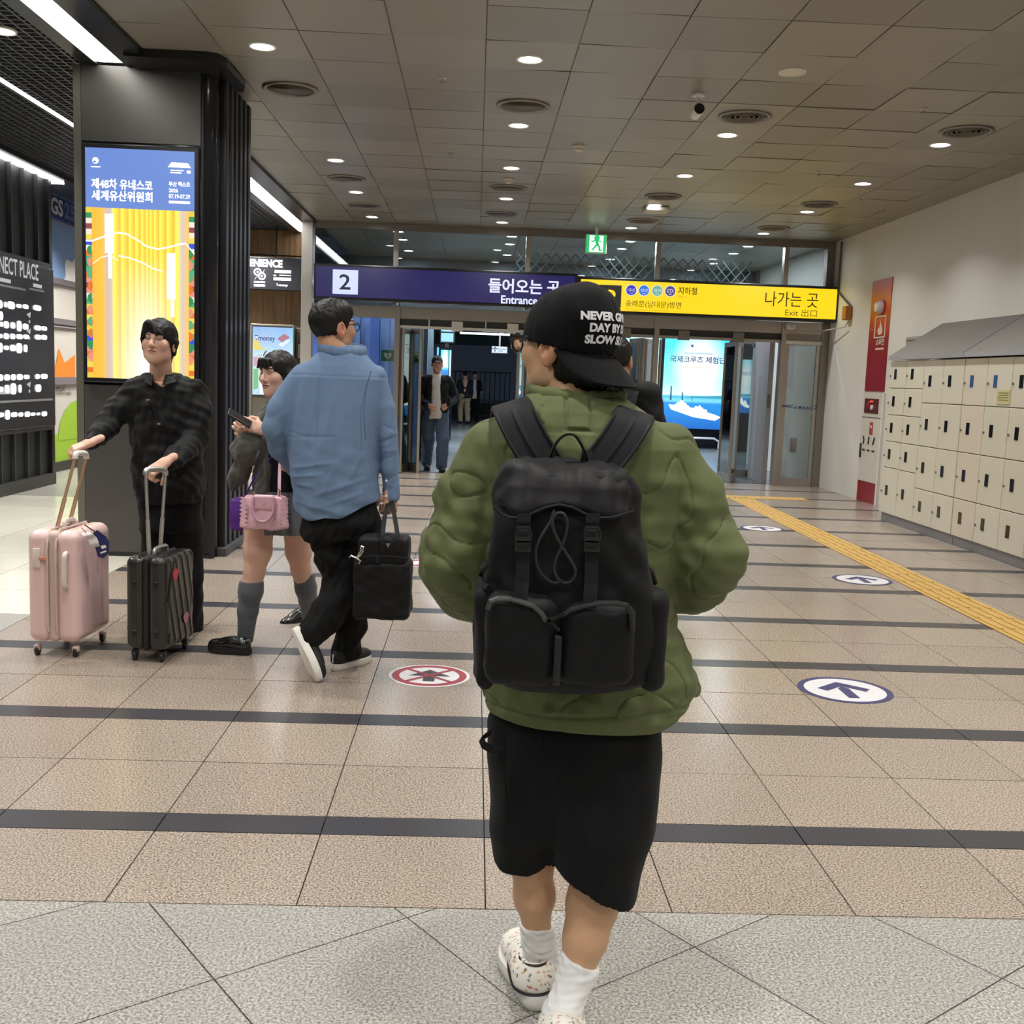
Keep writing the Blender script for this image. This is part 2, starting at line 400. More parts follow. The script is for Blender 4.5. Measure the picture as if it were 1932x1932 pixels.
# ceiling fittings
lens_me = MB().lathe([(.078, .004), (.074, -.004), (.05, -.007), (0, -.008)], seg=20).mesh('lens')
lens_me.materials.append(M_LAMP)
lens_off = lens_me.copy(); lens_off.materials.clear(); lens_off.materials.append(mat('frosted_lens', srgb(214, 208, 194), .4))
rim_me = MB().lathe([(.098, .012), (.1, 0), (.096, -.008), (.084, -.007), (.078, .004), (.08, .012)], seg=24).mesh('rim'); rim_me.materials.append(M_WHITE)
rim_me.polygons.foreach_set('use_smooth', [True] * len(rim_me.polygons))
ordn = ['first', 'second', 'third', 'fourth', 'fifth', 'sixth', 'seventh']
rowname = ['in the row beside the black bulkhead', 'in the row over the man in green', 'in the row that leads to the exit sign', 'in the row next to the white wall']
for i, lx in enumerate(LAMP_X):
    c = 0
    for ly in LAMP_Y:
        if ly < 7.5: continue
        off = i == 2 and abs(ly - 8.0) < .1
        if ly > PY: continue
        if (i == 0 and abs(ly - 10.02) < .1): continue
        if (i == 3 and abs(ly - 8.0) < .1): continue
        if not off: c += 1
        t = thing('ceiling_light', ('unlit round frosted downlight among the lit ones in the ceiling' if off else f'lit white round downlight, {ordn[c-1]} {rowname[i]}'), 'light', (lx, ly, CEIL), 'round downlights in the tiled ceiling')
        a = link('rim', rim_me, None, t); a.matrix_parent_inverse.identity(); b = link('lens', lens_off if off else lens_me, None, t); b.matrix_parent_inverse.identity()
vent_me = MB().lathe([(.222, .004), (.224, -.012), (.21, -.02), (.19, -.014), (.186, .003)], seg=36).mesh('rim'); vent_me.materials.append(M_STEEL2)
cone_me = []
for q in range(4):
    r = .175 - .042 * q
    me = MB().lathe([(r, -.004), (r - .006, -.016), (r - .022, .002), (r - .028, .002)], seg=32).mesh('louvre'); me.materials.append(mat('vent_grey', srgb(104, 99, 88), .5, .3)); cone_me.append(me)
back_me = MB().lathe([(.19, -.001), (.19, -.003), (0, -.003)], seg=32).mesh('duct'); back_me.materials.append(mat('vent_dark', srgb(62, 59, 54), .7))
dome_me = MB().lathe([(.185, -.006), (.16, -.004), (.1, -.002), (0, -.002)], seg=32).mesh('dish'); dome_me.materials.append(mat('vent_dish', srgb(112, 104, 90), .45, .3))
vents = [(-1.57, 9.12, 0), (.32, 9.31, 0), (2.18, 9.32, 1), (4.14, 9.47, 1), (-1.58, 13.05, 0), (.31, 13.22, 0), (2.19, 13.33, 1), (4.12, 13.41, 1), (-1.58, 15.04, 0), (.28, 15.27, 0), (2.25, 15.34, 1), (4.14, 15.51, 1)]
vcol = ['beside the black bulkhead', 'over the man in green', 'before the exit sign', 'towards the white wall']; vd = ['first and largest', 'second', 'third and smallest']
for n, (x, y, ringed) in enumerate(vents):
    t = thing('ceiling_vent', f'round grey air vent, {vd[n // 4]} in the line {vcol[n % 4]}', 'vent', (x, y, CEIL), 'round air vents in the tiled ceiling')
    for nm, me in [('rim', vent_me), ('duct', back_me)] + ([('louvre', q) for q in cone_me] if ringed else [('dish', dome_me)]):
        o = link(nm, me, None, t); o.matrix_parent_inverse.identity()
        me.polygons.foreach_set('use_smooth', [True] * len(me.polygons))
# small ceiling devices
M_DEV = mat('device_ivory', srgb(200, 194, 180), .45)
def at_c(px, py): return onz(px, py, CEIL)
for n, ((px, py), lb) in enumerate([((1092, 275), 'small ivory smoke detector on the ceiling left of the camera'), ((960, 337), 'small ivory smoke detector ahead of the vents over the green jacket'),]):
    p = at_c(px, py); t = thing('smoke_detector', lb, 'detector', p)
    a = MB().lathe([(.06, .0), (.06, -.012), (.05, -.02), (.047, -.02)], seg=20).build('base', M_DEV, t, True); a.matrix_parent_inverse.identity()
    b = MB().lathe([(.047, -.018), (.04, -.045), (.02, -.055), (0, -.056)], seg=20).build('chamber', M_DEV, t, True); b.matrix_parent_inverse.identity()
for (px, py), lb in [((835, 148), 'tiny sprinkler head between the first two rows of downlights'), ((850, 285), 'tiny sprinkler head further on between the same two rows'), ((1743, 206), 'tiny pale sprinkler head near the vent by the white wall'), ((1625, 373), 'tiny pale sprinkler head behind a downlight by the white wall'), ((1545, 325), 'tiny sprinkler head between the two right-hand rows of downlights')]:
    p = at_c(px, py); t = thing('sprinkler', lb, 'sprinkler', p)
    a = MB().lathe([(.035, 0), (.034, -.004), (.012, -.006), (.01, -.03), (0, -.03)], seg=14).build('rosette', M_DEV, t, True); a.matrix_parent_inverse.identity()
    b = MB().lathe([(.022, -.03), (.022, -.033), (0, -.034)], seg=14).build('deflector', M_STEEL2, t); b.matrix_parent_inverse.identity()
p = at_c(1238, 392); t = thing('wireless_access_point', 'flat white square device on the ceiling before the green exit sign', 'device', p)
MB().cbox((-.16, -.16, -.06), (.16, .16, -.0), .03).build('case', M_DEV, t, True).matrix_parent_inverse.identity()
MB().lathe([(.012, -.06), (.01, -.063), (0, -.064)], (.0, -.1, 0), 10).build('status_light', M_WHITE, t).matrix_parent_inverse.identity()
p = at_c(1318, 178); t = thing('security_camera', 'black and white bullet security camera hanging from the ceiling', 'camera', p)
MB().lathe([(.05, 0), (.05, -.015), (.03, -.025), (0, -.026)], seg=18).build('mount', M_WHITE, t, True).matrix_parent_inverse.identity()
MB().tube([(0, 0, -.02), (0, 0, -.07), (0, .0, -.09)], .016, 10).build('neck', M_WHITE, t, True).matrix_parent_inverse.identity()
MB().lathe([(.03, .12), (.043, .11), (.046, -.06), (.04, -.07), (0, -.07)], (0, 0, -.125), 20, 'Y').build('body', M_WHITE, t, True).matrix_parent_inverse.identity()
MB().lathe([(.041, -.071), (.038, -.08), (.02, -.078), (0, -.078)], (0, 0, -.125), 20, 'Y').build('lens', mat('lens_black', srgb(14, 14, 18), .15), t, True).matrix_parent_inverse.identity()

# emergency exit sign
x0, x1, z0, z1 = rect_y((1106, 441), (1144, 479), 16.2)
t = thing('emergency_exit_sign', 'small lit green and white running-man sign under the ceiling', 'sign', ((x0 + x1) / 2, 16.2, z1))
MB().cbox((x0, 16.2, z0), (x1, 16.25, z1), .006).build('case', M_WHITE, t); MB().box(((x0 + x1) / 2 - .02, 16.21, z1), ((x0 + x1) / 2 + .02, 16.24, CEIL + .01)).build('hanger', M_WHITE, t)
E_GREEN = emit('exit_green', srgb(30, 178, 96), 1.3); E_WHITE = emit('sign_white', srgb(236, 240, 244), 1.25)
MB().quad((x0 + .01, 16.198, z0 + .01), (x1 - .01, 16.198, z0 + .01), (x1 - .01, 16.198, z1 - .01), (x0 + .01, 16.198, z1 - .01)).build('green_face', E_GREEN, t)
w = x1 - x0; h = z1 - z0
MB().quad((x0 + w * .17, 16.196, z0 + .02), (x0 + w * .83, 16.196, z0 + .02), (x0 + w * .83, 16.196, z1 - .02), (x0 + w * .17, 16.196, z1 - .02)).build('doorway', E_WHITE, t)
def P2(pts): return [(x0 + w * (a + .04), 16.193, z0 + h * b) for a, b in pts]
r = MB()
r.lathe([(0, -.001), (.042, -.001)], (x0 + w * .52, 16.194, z0 + h * .80), 12, 'Y')
for pts in ([(.40, .72), (.55, .70), (.58, .46), (.44, .44)], [(.40, .72), (.43, .66), (.30, .58), (.26, .62)], [(.30, .62), (.26, .56), (.20, .66), (.24, .68)], [(.52, .70), (.56, .64), (.68, .58), (.71, .63)],
            [(.44, .46), (.54, .46), (.42, .28), (.35, .33)], [(.42, .30), (.35, .34), (.24, .18), (.30, .14)], [(.46, .46), (.58, .48), (.66, .32), (.57, .32)], [(.57, .34), (.66, .32), (.66, .16), (.58, .16)], [(.58, .2), (.74, .2), (.74, .14), (.58, .14)]):
    r.poly(P2(pts))
r.build('running_figure', E_GREEN, t)

# ------------------------------------------------------------ walls
wall_right = MB().box((WX, -8.2, 0), (WX + .15, PY + 4.6, CEIL + .02)).build('wall_right', M_WALL); tag(wall_right, kind='structure')
wall_rear = MB().box((-9, -8.35, 0), (WX + .1, -8.2, CEIL + .2)).build('wall_rear', M_WALL); tag(wall_rear, kind='structure')
# black bulkhead between tiled ceiling and open cell ceiling, with its lit strip
bulk = thing('bulkhead_trim', None, None); tag(bulk, kind='structure')
B = MB(); B.box((-3.02, -8.2, 3.72), (-2.90, 18.4, 3.86)); B.box((-2.69, -8.2, 3.72), (LX, 18.4, 3.86)); B.box((-2.9, -8.2, 3.80), (-2.69, 18.4, 3.86))
bo = B.build('trim_1', M_BLACK); tag(bo, kind='structure')
bpy.data.objects.remove(bulk)
MB().box((-2.895, -8.2, 3.745), (-2.695, 8.54, 3.775)).build('light_strip', M_STRIP, bo)
MB().box((-2.895, 9.7, 3.745), (-2.695, 18.3, 3.775)).build('light_strip', M_STRIP, bo)
# collar where the pillar pushes through into the tiled ceiling
ring = []
for zz in (3.70, CEIL + .02):
    pts = [(-2.6, 8.18), (-2.02, 8.2), (-1.94, 8.24), (-1.90, 8.34), (-1.885, 8.9), (-1.93, 9.06), (-2.06, 9.08), (-2.6, 9.08)]
    ring.append([(a, b, zz) for a, b in pts])
MB().loft(ring).build('collar', M_BLACK, bo)
# open cell ceiling on the left
gm = MB(); GX0, GX1 = -5.05, -3.02
for i in range(24): x = GX0 + (GX1 - GX0) * i / 23; gm.box((x - .007, 3.0, 3.76), (x + .007, 18.3, 3.83))
for j in range(170): y = 3.0 + .09 * j; gm.box((GX0, y - .007, 3.762), (GX1, y + .007, 3.828))
cl = MB().box((-9, -8.2, 4.35), (-2.4, 18.6, 4.45)).build('ceiling_left', mat('void_black', srgb(16, 16, 18), .9)); tag(cl, kind='structure')
tag(gm.build('cell_lattice', mat('cell_black', srgb(98, 100, 104), .4, .4), cl), kind='stuff')
B = MB(); B.box((-5.46, -8.2, 3.70), (-5.05, 15.0, 3.80)); st = B.build('trim_2', M_BLACK); tag(st, kind='structure')
MB().box((-5.36, -2, 3.682), (-5.15, 13.9, 3.70)).build('light_strip', M_STRIP, st)
MB().box((-3.95, 9.0, 3.752), (-3.90, 16.8, 3.76)).build('light_strip', emit('thin_strip', (1, .98, .93, 1), 3.0), st)
# downlight in the cell ceiling
for n, (px, py) in enumerate([(4, 58)]):
    p = onz(px, py, 3.75); t = thing('ceiling_light', 'small round downlight in the black open cell ceiling', 'light', p)
    link('rim', rim_me, None, t).matrix_parent_inverse.identity(); link('lens', lens_me, None, t).matrix_parent_inverse.identity()
p = onz(535, 450, 3.75); t = thing('ceiling_light', 'small dim downlight in the dark ceiling over the lit kiosk', 'light', p)
link('rim', rim_me, None, t).matrix_parent_inverse.identity(); link('lens', lens_off, None, t).matrix_parent_inverse.identity()
ld = bpy.data.lights.new('shop_lamp', 'AREA'); ld.shape = 'DISK'; ld.size = .3; ld.energy = 60; ld.spread = math.radians(125); ld.color = (1, .97, .9)
for p in ((-4.2, 8.0, 3.7), (-4.2, 10.5, 3.7), (-4.2, 5.5, 3.7), (-5.0, 14.4, 3.6), (-4.4, 16, 3.6), (-3.6, 17.0, 3.65)):
    lo = bpy.data.objects.new('shop_lamp', ld); COL.objects.link(lo); lo.location = p
# ============================================================ glazed entrance front
def zy(px, py, y=PY): return at(px, py, y).z
def xy_(px, py, y=PY): return at(px, py, y).x
XL = xy_(590, 500); XR = WX
ZS0, ZS1 = zy(1572, 608), zy(1580, 545)           # underside / top of the sign band
front = MB().box((XL - .1, PY, ZS0 - .20), (XR, PY + .14, ZS0 - .02)).build('wall_back', M_STEEL); tag(front, kind='structure')
DH = ZS0 - .20                                     # head of the doors
M_STONE = mat('pale_stone', srgb(196, 190, 184), .3, noise=(5, .08))
MB().box((XL - .16, PY - .06, 0), (XL + .0, PY + .2, CEIL)).build('jamb', M_STONE, front)
MB().box((XL, PY + .02, CEIL - .10), (XR, PY + .12, CEIL)).build('head_rail', M_STEEL2, front)
MB().box((XR - .12, PY - .02, 0), (XR, PY + .12, CEIL)).build('jamb', M_STEEL2, front)
mx = [XL] + [xy_(px, 470) for px in (747, 997, 1243, 1486)] + [XR - .12]
for x in mx[1:-1]: MB().box((x - .035, PY, ZS0), (x + .035, PY + .12, CEIL - .1)).build('mullion', M_STEEL, front)
for a, b in zip(mx[:-1], mx[1:]):
    w = MB().box((a + .035, PY + .05, ZS1 - .3), (b - .035, PY + .062, CEIL - .1)).build('transom_pane', M_GLASS, front)
# door posts
px_post = [746, 758, 992, 1072, 1232, 1248, 1470]
posts = [xy_(p, 760) for p in px_post]
for x, w in ((posts[0], .075), (posts[2] + .08, .08), (posts[4], .075), (posts[6], .07)):
    MB().box((x - w / 2, PY - .03, 0), (x + w / 2, PY + .14, ZS0 - .02)).build('post', M_STEEL, front)
# far left fixed light with bluish reflections
d1 = MB().box((XL, PY + .02, 0), (posts[0] - .04, PY + .1, .12)).build('window_1', M_STEEL, None); tag(d1, kind='structure')
MB().box((XL, PY + .05, .12), (posts[0] - .04, PY + .062, DH)).build('pane', glass('blue_glass', (.86, .92, 1.0, 1), 1.2), d1)
# slats added behind it, coloured as the blue screen light caught in the pane
M_BLUE_GLOW = mat('blue_glow', srgb(160, 190, 248), .35, noise=(2, .2))
for i in range(9): MB().box((XL - .2 + .16 * i, PY + 1.25 + .05 * (i % 3), 0), (XL - .05 + .16 * i, PY + 1.3 + .05 * (i % 3), 2.5)).build('blue_glow_slat', M_BLUE_GLOW if i % 3 else mat('blue_glow_dark', srgb(116, 150, 232), .4), d1)
# defibrillator sign
t = thing('defibrillator_sign', 'green sign with white heart behind the glass beside the entrance', 'sign', at(730, 672, PY + .9))
x0, x1, z0, z1 = rect_y((719, 660), (744, 682), PY + .9)
MB().box((x0, PY + .9, z0), (x1, PY + .92, z1)).build('plate', mat('sign_green', srgb(36, 130, 70), .5), t)
hx, hz, hw = (x0 + x1) / 2 - .0, (z0 + z1) / 2, (x1 - x0) * .30
MB().poly([(hx + hw * 1.0 * (16 * math.sin(a) ** 3) / 16, PY + .895, hz + hw * (13 * math.cos(a) - 5 * math.cos(2 * a) - 2 * math.cos(3 * a) - math.cos(4 * a)) / 16) for a in [2 * math.pi * k / 28 for k in range(28)]]).build('heart', M_WHITE, t)
MB().poly([(hx + hw * a, PY + .892, hz + hw * b) for a, b in ((.15, .5), (-.3, -.1), (0, -.1), (-.15, -.6), (.35, .1), (.02, .1))]).build('bolt', mat('sign_green', srgb(36, 130, 70), .5), t)

def sliding_leaf(root, name, xa, xb, y, yb=None, z1=DH - .14, stile=.05, gl=None):
    """framed glass leaf from (xa,y) to (xb,yb)"""
    yb = y if yb is None else yb
    a, b = Vector((xa, y, 0)), Vector((xb, yb, 0)); d = (b - a).normalized(); n = Vector((-d.y, d.x, 0)) * .02
    def slab(p, q, z0, zt, nm, m, th=1.0):
        P = [p - n * th, q - n * th, q + n * th, p + n * th]
        return MB().prism([(v.x, v.y, z0) for v in P], (0, 0, zt - z0)).build(nm, m, root)
    slab(a, a + d * stile, .0, z1, 'stile', M_STEEL); slab(b - d * stile, b, .0, z1, 'stile', M_STEEL)
    slab(a + d * stile, b - d * stile, .0, .13, 'bottom_rail', M_STEEL); slab(a + d * stile, b - d * stile, z1 - .07, z1, 'top_rail', M_STEEL)
    return slab(a + d * stile, b - d * stile, .13, z1 - .07, 'pane', gl or M_GLASSG, .3)
# ---- door 1, the entrance with its slid-back leaves
d1 = MB().box((posts[0] + .04, PY + .0, DH - .14), (posts[2] + .04, PY + .1, DH - .10)).build('door_1', M_WHITE); tag(d1, kind='structure')
MB().box((posts[0] + .04, PY + .04, DH - .10), (posts[2] + .04, PY + .1, DH)).build('operator_cover', M_DARKG, d1)
for p in (863, 968): x = xy_(p, 605); MB().box((x - .085, PY - .02, DH - .16), (x + .085, PY + .05, DH - .015)).build('motion_sensor', M_WHITE, d1)
for p in (810, 917): x = xy_(p, 600); MB().box((x - .01, PY - .005, DH - .11), (x + .01, PY + .04, DH)).build('cover_joint', M_WHITE, d1)
sliding_leaf(d1, 'leaf', posts[0] + .06, posts[0] + .20, PY + .05, PY + .55)
sliding_leaf(d1, 'leaf', posts[0] + .20, posts[0] + .36, PY + .55, PY + .1)
sliding_leaf(d1, 'leaf', posts[2] - .14, posts[2] + .02, PY + .1, PY + .6)
MB().tube([(posts[0] + .10, PY - .03, .02), (posts[0] + .10, PY - .03, DH - .16)], .02, 8).build('guard_tube', M_STEEL, d1)
MB().tube([(posts[2] - .06, PY - .03, .02), (posts[2] - .06, PY - .03, DH - .16)], .02, 8).build('guard_tube', M_STEEL, d1)
# ---- door 2, the exit
d2 = MB().box((posts[3] + .04, PY + .0, DH - .14), (posts[6] - .04, PY + .1, DH - .10)).build('door_2', M_STEEL); tag(d2, kind='structure')
MB().box((posts[3] + .04, PY + .04, DH - .10), (posts[6] - .04, PY + .1, DH)).build('operator_cover', M_DARKG, d2)
for p in (1180, 1291, 1394): x = xy_(p, 620); MB().box((x - .085, PY - .02, DH - .16), (x + .085, PY + .05, DH - .015)).build('motion_sensor', M_STEEL2, d2)
for p in (1190, 1204, 1220, 1247): x = xy_(p, 760); MB().tube([(x, PY + .3, 0), (x, PY + .3, DH - .16)], .022, 8).build('guard_tube', M_STEEL, d2)
for a, b, ya, yb in ((1184, 1206, .8, .3), (1208, 1228, .3, .8)):
    sliding_leaf(d2, 'leaf', xy_(a, 760, PY + ya), xy_(b, 760, PY + yb), PY + ya, PY + yb)
# folded leaf standing open to the right of the lightbox, and the inner fixed leaf
for (a, b, ya, yb) in ((1363, 1384, .95, .10), (1384, 1394, .10, .75)):
    sliding_leaf(d2, 'leaf', xy_(a, 760, PY + ya), xy_(b, 760, PY + yb), PY + ya, PY + yb)
sliding_leaf(d2, 'leaf', xy_(1388, 760, PY + 1.4), xy_(1446, 760, PY + 1.4), PY + 1.4, None, DH - .05, .07, glass('grey_glass', (.62, .66, .66, 1), 1.4))
MB().box((xy_(1444, 760, PY + 1.3), PY + 1.25, 0), (xy_(1452, 760, PY + 1.25), PY + 1.5, DH)).build('inner_jamb', mat('jamb_white', srgb(188, 184, 186), .4), d2)
MB().box((xy_(1446, 760, PY + .4) , PY + .4, 0), (xy_(1462, 760, PY + .2), PY + 1.3, DH)).build('inner_jamb', mat('jamb_white', srgb(188, 184, 186), .4), d2)
MB().box((xy_(1448, 750, PY + .38), PY + .385, zy(1450, 770)), (xy_(1454, 750, PY + .38), PY + .4, zy(1450, 744))).build('push_button', M_STEEL2, d2)
# ---- door 3, glass leaf with the blue swoosh lettering beside the white wall
d3x0, d3x1 = posts[6] + .035, XR - .12
d3 = MB().box((d3x0, PY - .01, DH - .1), (d3x1, PY + .09, DH)).build('door_3', M_STEEL2); tag(d3, kind='structure')
MB().box((d3x0, PY - .04, DH - .16), (d3x1, PY + .0, DH - .11)).build('closer_rail', M_WHITE, d3)
sliding_leaf(d3, 'leaf', d3x0 + .01, d3x1, PY + .03, None, DH - .1, .06, glass('milky_glass', (.80, .86, .86, 1), 1.2, .38, srgb(168, 178, 178)))
M_NAVY = mat('navy_vinyl', srgb(40, 60, 110), .5)
text_y('door_lettering', 'K   RAIL', 1499, 766, 1534, 772, PY - .012, M_NAVY, d3, bold=.012)
a = at(1509.5, 769, PY - .012); MB().lathe([(0, 0), (.022, 0)], (a.x, a.y, a.z), 14, 'Y').build('door_emblem', M_NAVY, d3)
for sgn, (q0, q1, q2) in ((1, (1473, 1490, 1497)), (-1, (1559, 1543, 1536))):
    rb = MB()
    for up in (0, 1):
        pts = [at(q0, 766.5 + (q0 - 1500) * .03, PY - .012), at(q1, 766.5 + (q1 - 1500) * .03 , PY - .012), at(q2, 764 + (q2 - 1500) * .03 + up * 6, PY - .012)]
        off = -.012 if up else .006
        rb.ribbon([p + Vector((0, 0, off if i < 2 else 0)) for i, p in enumerate(pts)], .012, .002, (0, 0, 1))
    rb.build('door_swoosh', M_NAVY, d3)
p = at(1497, 840, PY - .02); MB().cbox((p.x - .045, PY - .05, p.z - .11), (p.x + .045, PY, p.z + .11), .012).build('lock_case', M_STEEL2, d3, True)
# small devices in the corner by the wall
t = thing('motion_detector', 'white sensor box under the yellow sign beside the glass door', 'sensor', at(1492, 616, PY - .1)); p = at(1492, 616, PY - .1)
MB().cbox((p.x - .06, PY - .16, p.z - .045), (p.x + .06, PY - .04, p.z + .05), .02).build('case', M_WHITE, t, True)
MB().lathe([(.03, 0), (.025, -.015), (0, -.02)], (p.x + .0, PY - .16, p.z), 14, 'Y').build('lens', M_DEV, t, True)
t = thing('junction_box', 'orange and ivory junction box on the wall beside the yellow sign', 'box', at(1595, 592, PY - .3)); a = onx(1591, 578, WX - .09); b = onx(1601, 605, WX)
MB().cbox((WX - .1, a.y - .15, a.z - .2), (WX, a.y - .02, a.z), .01).build('cover', mat('orange_enamel', srgb(186, 116, 44), .45), t)
MB().cbox((WX - .104, a.y - .02, a.z - .2), (WX, a.y + .02, a.z), .008).build('edge', mat('cream_edge', srgb(214, 200, 160), .5), t)
t = thing('wall_socket', 'small ivory socket between the yellow sign and the orange box', 'socket', at(1584, 597, PY - .05)); p = at(1584, 597, PY - .05)
MB().cbox((p.x - .05, PY - .05, p.z - .08), (p.x + .05, PY - .02, p.z + .08), .015).build('plate', M_DEV, t, True)
for q in (-.03, .03): MB().lathe([(.022, 0), (.02, -.004), (0, -.004)], (p.x, PY - .05, p.z + q), 12, 'Y').build('outlet', mat('socket_dark', srgb(96, 90, 80), .6), t)
cab = thing('wall_cable', 'thin dark cable running down the corner beside the yellow sign', 'cable', (WX - .02, 16.2, CEIL))
zt = a.z
MB().tube([(WX - .02, PY - .32, CEIL - .03), (WX - .02, PY - .32, zt + .25), (WX - .02, a.y - .1, zt)], .016, 8).build('conduit', mat('cable_grey', srgb(92, 88, 84), .5), cab)
MB().tube([(WX - .03, a.y - .1, zt - .2), (WX - .06, a.y - .06, zt - .30), (WX - .2, PY - .06, zt - .34), (XR - .5, PY - .05, zt - .36)], .009, 8).build('loop', mat('cable_white', srgb(196, 192, 186), .5), cab)

# ============================================================ lit sign boxes
def sign_box(name, label, tl, br, col, strength, y=PY - .32, depth=.28):
    x0, x1, z0, z1 = rect_y(tl, br, y)
    t = thing(name, label, 'sign', ((x0 + x1) / 2, y, z0))
    MB().cbox((x0, y + .004, z0), (x1, y + depth, z1), .012).build('case', M_BLACK, t)
    m = emit(name + '_face', col, strength)
    MB().quad((x0 + .035, y, z0 + .04), (x1 - .035, y, z0 + .04), (x1 - .035, y, z1 - .04), (x0 + .035, y, z1 - .04)).build('face', m, t)
    return t, x0, x1, z0, z1, y
t, x0, x1, z0, z1, ys = sign_box('entrance_sign', 'long navy lit sign with white number 2 over the left doors', (592, 496), (1087, 583), srgb(36, 30, 104), .68)
E_W = emit('sign_letter', srgb(222, 226, 250), 1.1); M_NAVYT = emit('sign_navy_letter', srgb(28, 26, 60), .5)
a, b = at(628, 508, ys - .004), at(675, 556, ys - .004)
MB().quad((a.x, ys - .004, b.z), (b.x, ys - .004, b.z), (b.x, ys - .004, a.z), (a.x, ys - .004, a.z)).build('number_plate', emit('plate_white', srgb(206, 216, 250), 1.1), t)
text_y('number', '2', 640, 517, 661, 546, ys - .007, M_NAVYT, t, bold=.012)
text_y('lettering', '들어오는 곳', 921, 524, 1056, 552, ys - .004, E_W, t, bold=.025)
text_y('lettering', 'Entrance', 945, 557, 1014, 572.5, ys - .004, E_W, t, bold=.025)
t, x0, x1, z0, z1, ys = sign_box('exit_sign', 'long yellow lit exit sign with black lettering over the right doors', (1092, 521), (1580, 608), srgb(246, 208, 18), 1.15)
M_BT = emit('sign_black', srgb(24, 18, 8), .25); M_BT2 = emit('sign_brown', srgb(110, 92, 20), .8); M_BT3 = emit('sign_faint', srgb(196, 166, 24), 1.0)
a, b = at(1131, 537, ys - .004), at(1171, 581, ys - .004)
MB().quad((a.x, ys - .004, b.z), (b.x, ys - .004, b.z), (b.x, ys - .004, a.z), (a.x, ys - .004, a.z)).build('number_plate', M_BT, t)
text_y('number', '2', 1141, 546, 1163, 573, ys - .007, emit('exit_sign_face', srgb(246, 208, 18), 1.15), t, bold=.02)
for i, (px, c, s) in enumerate(((1191, srgb(26, 36, 180), '1호선'), (1215, srgb(40, 112, 214), '4호선'), (1240, srgb(112, 176, 150), '경의'), (1264.5, srgb(84, 70, 130), 'GTX'))):
    p = at(px, 547.5 + i * .6, ys - .004); r = .075
    MB().lathe([(0, 0), (r * 1.14, 0)], (p.x, ys - .003, p.z), 24, 'Y').build('line_ring', emit('ring_pale', srgb(210, 220, 235), 1.1), t)
    MB().lathe([(0, 0), (r, 0)], (p.x, ys - .006, p.z), 24, 'Y').build('line_disc', emit('line_%d' % i, c, 1.0), t)
    text_y('line_lettering', s, px - 6.5, 543.5 + i * .6, px + 6.5, 550 + i * .6, ys - .009, E_W, t)
    text_y('line_lettering', 'A' if i == 3 else 'Line', px - 3, 551.5 + i * .6, px + 3, 554.5 + i * .6, ys - .009, E_W, t)
text_y('lettering', '지하철', 1279, 541, 1315, 555, ys - .004, M_BT, t, bold=.01)
text_y('lettering', 'Metro', 1279, 557, 1296, 561.5, ys - .004, M_BT3, t)
text_y('lettering', '숭례문(남대문)방면', 1180, 566, 1285, 580, ys - .004, M_BT, t)
text_y('lettering', 'To Sungnyemun (Namdaemun)', 1180, 581.5, 1262, 586, ys - .004, M_BT3, t)
text_y('lettering', '나가는 곳', 1443, 549, 1543, 577, ys - .004, M_BT, t)
text_y('lettering', 'Exit 出口', 1481, 582, 1541, 596, ys - .004, M_BT2, t)

# ============================================================ beyond the doors
OZ = MB().box((-30, 17.55, -.25), (40, 80, -.02)).build('pavement', G_STREET); tag(OZ, kind='structure')
for i in range(14):
    for j in range(6):
        MB().box((-3.2 + .75 * i + .004, 17.56 + .75 * j + .004, -.02), (-3.2 + .75 * (i + 1) - .004, 17.56 + .75 * (j + 1) - .004, -.004)).build('paving_slab', G_STREET, OZ)
MB().box((-3.2, 17.0, -.03), (5.4, 17.55, -.002)).build('threshold_strip', G_STREET, OZ)
# back wall of the lobby: posts, lattice shutter rolled above the outer doors
ob = MB().box((-3.2, 21.3, 2.75), (6.2, 21.5, 2.95)).build('wall_outer', mat('outer_beam', srgb(88, 98, 104), .4, .4)); tag(ob, kind='structure')
MB().box((-3.2, 21.4, 3.55), (6.2, 21.5, CEIL)).build('beam', mat('outer_beam', srgb(88, 98, 104), .4, .4), ob)
lat = MB(); M_LAT = mat('lattice_grey', srgb(64, 78, 82), .5, .4)
LY = 19.0; xa, xb = xy_(985, 500, LY) - .1, xy_(1432, 510, LY)
n = int((xb - xa) / .17)
for i in range(n):
    for s in (-1, 1):
        for row in range(2):
            xx = xa + .17 * i; zz = 3.30 + .19 * row
            lat.tube([(xx + .085 * (1 - s), LY, zz), (xx + .085 * (1 + s), LY, zz + .19)], .011, 5)
tag(lat.build('shutter_lattice', M_LAT, ob), kind='stuff')
for px in (1186, 1393): x = xy_(px, 480, 21.2); MB().box((x - .06, 21.15, 2.9), (x + .06, 21.3, CEIL)).build('mullion', M_STEEL2, ob)
MB().box((xy_(1432, 480, 21.2), 21.1, 2.3), (6, 21.3, CEIL)).build('bulkhead', mat('far_grey', srgb(110, 118, 120), .5), ob)
ll = bpy.data.lights.new('lobby_lamp', 'AREA'); ll.shape = 'DISK'; ll.size = .18; ll.energy = 16; ll.color = (.85, .93, 1)
n = 0
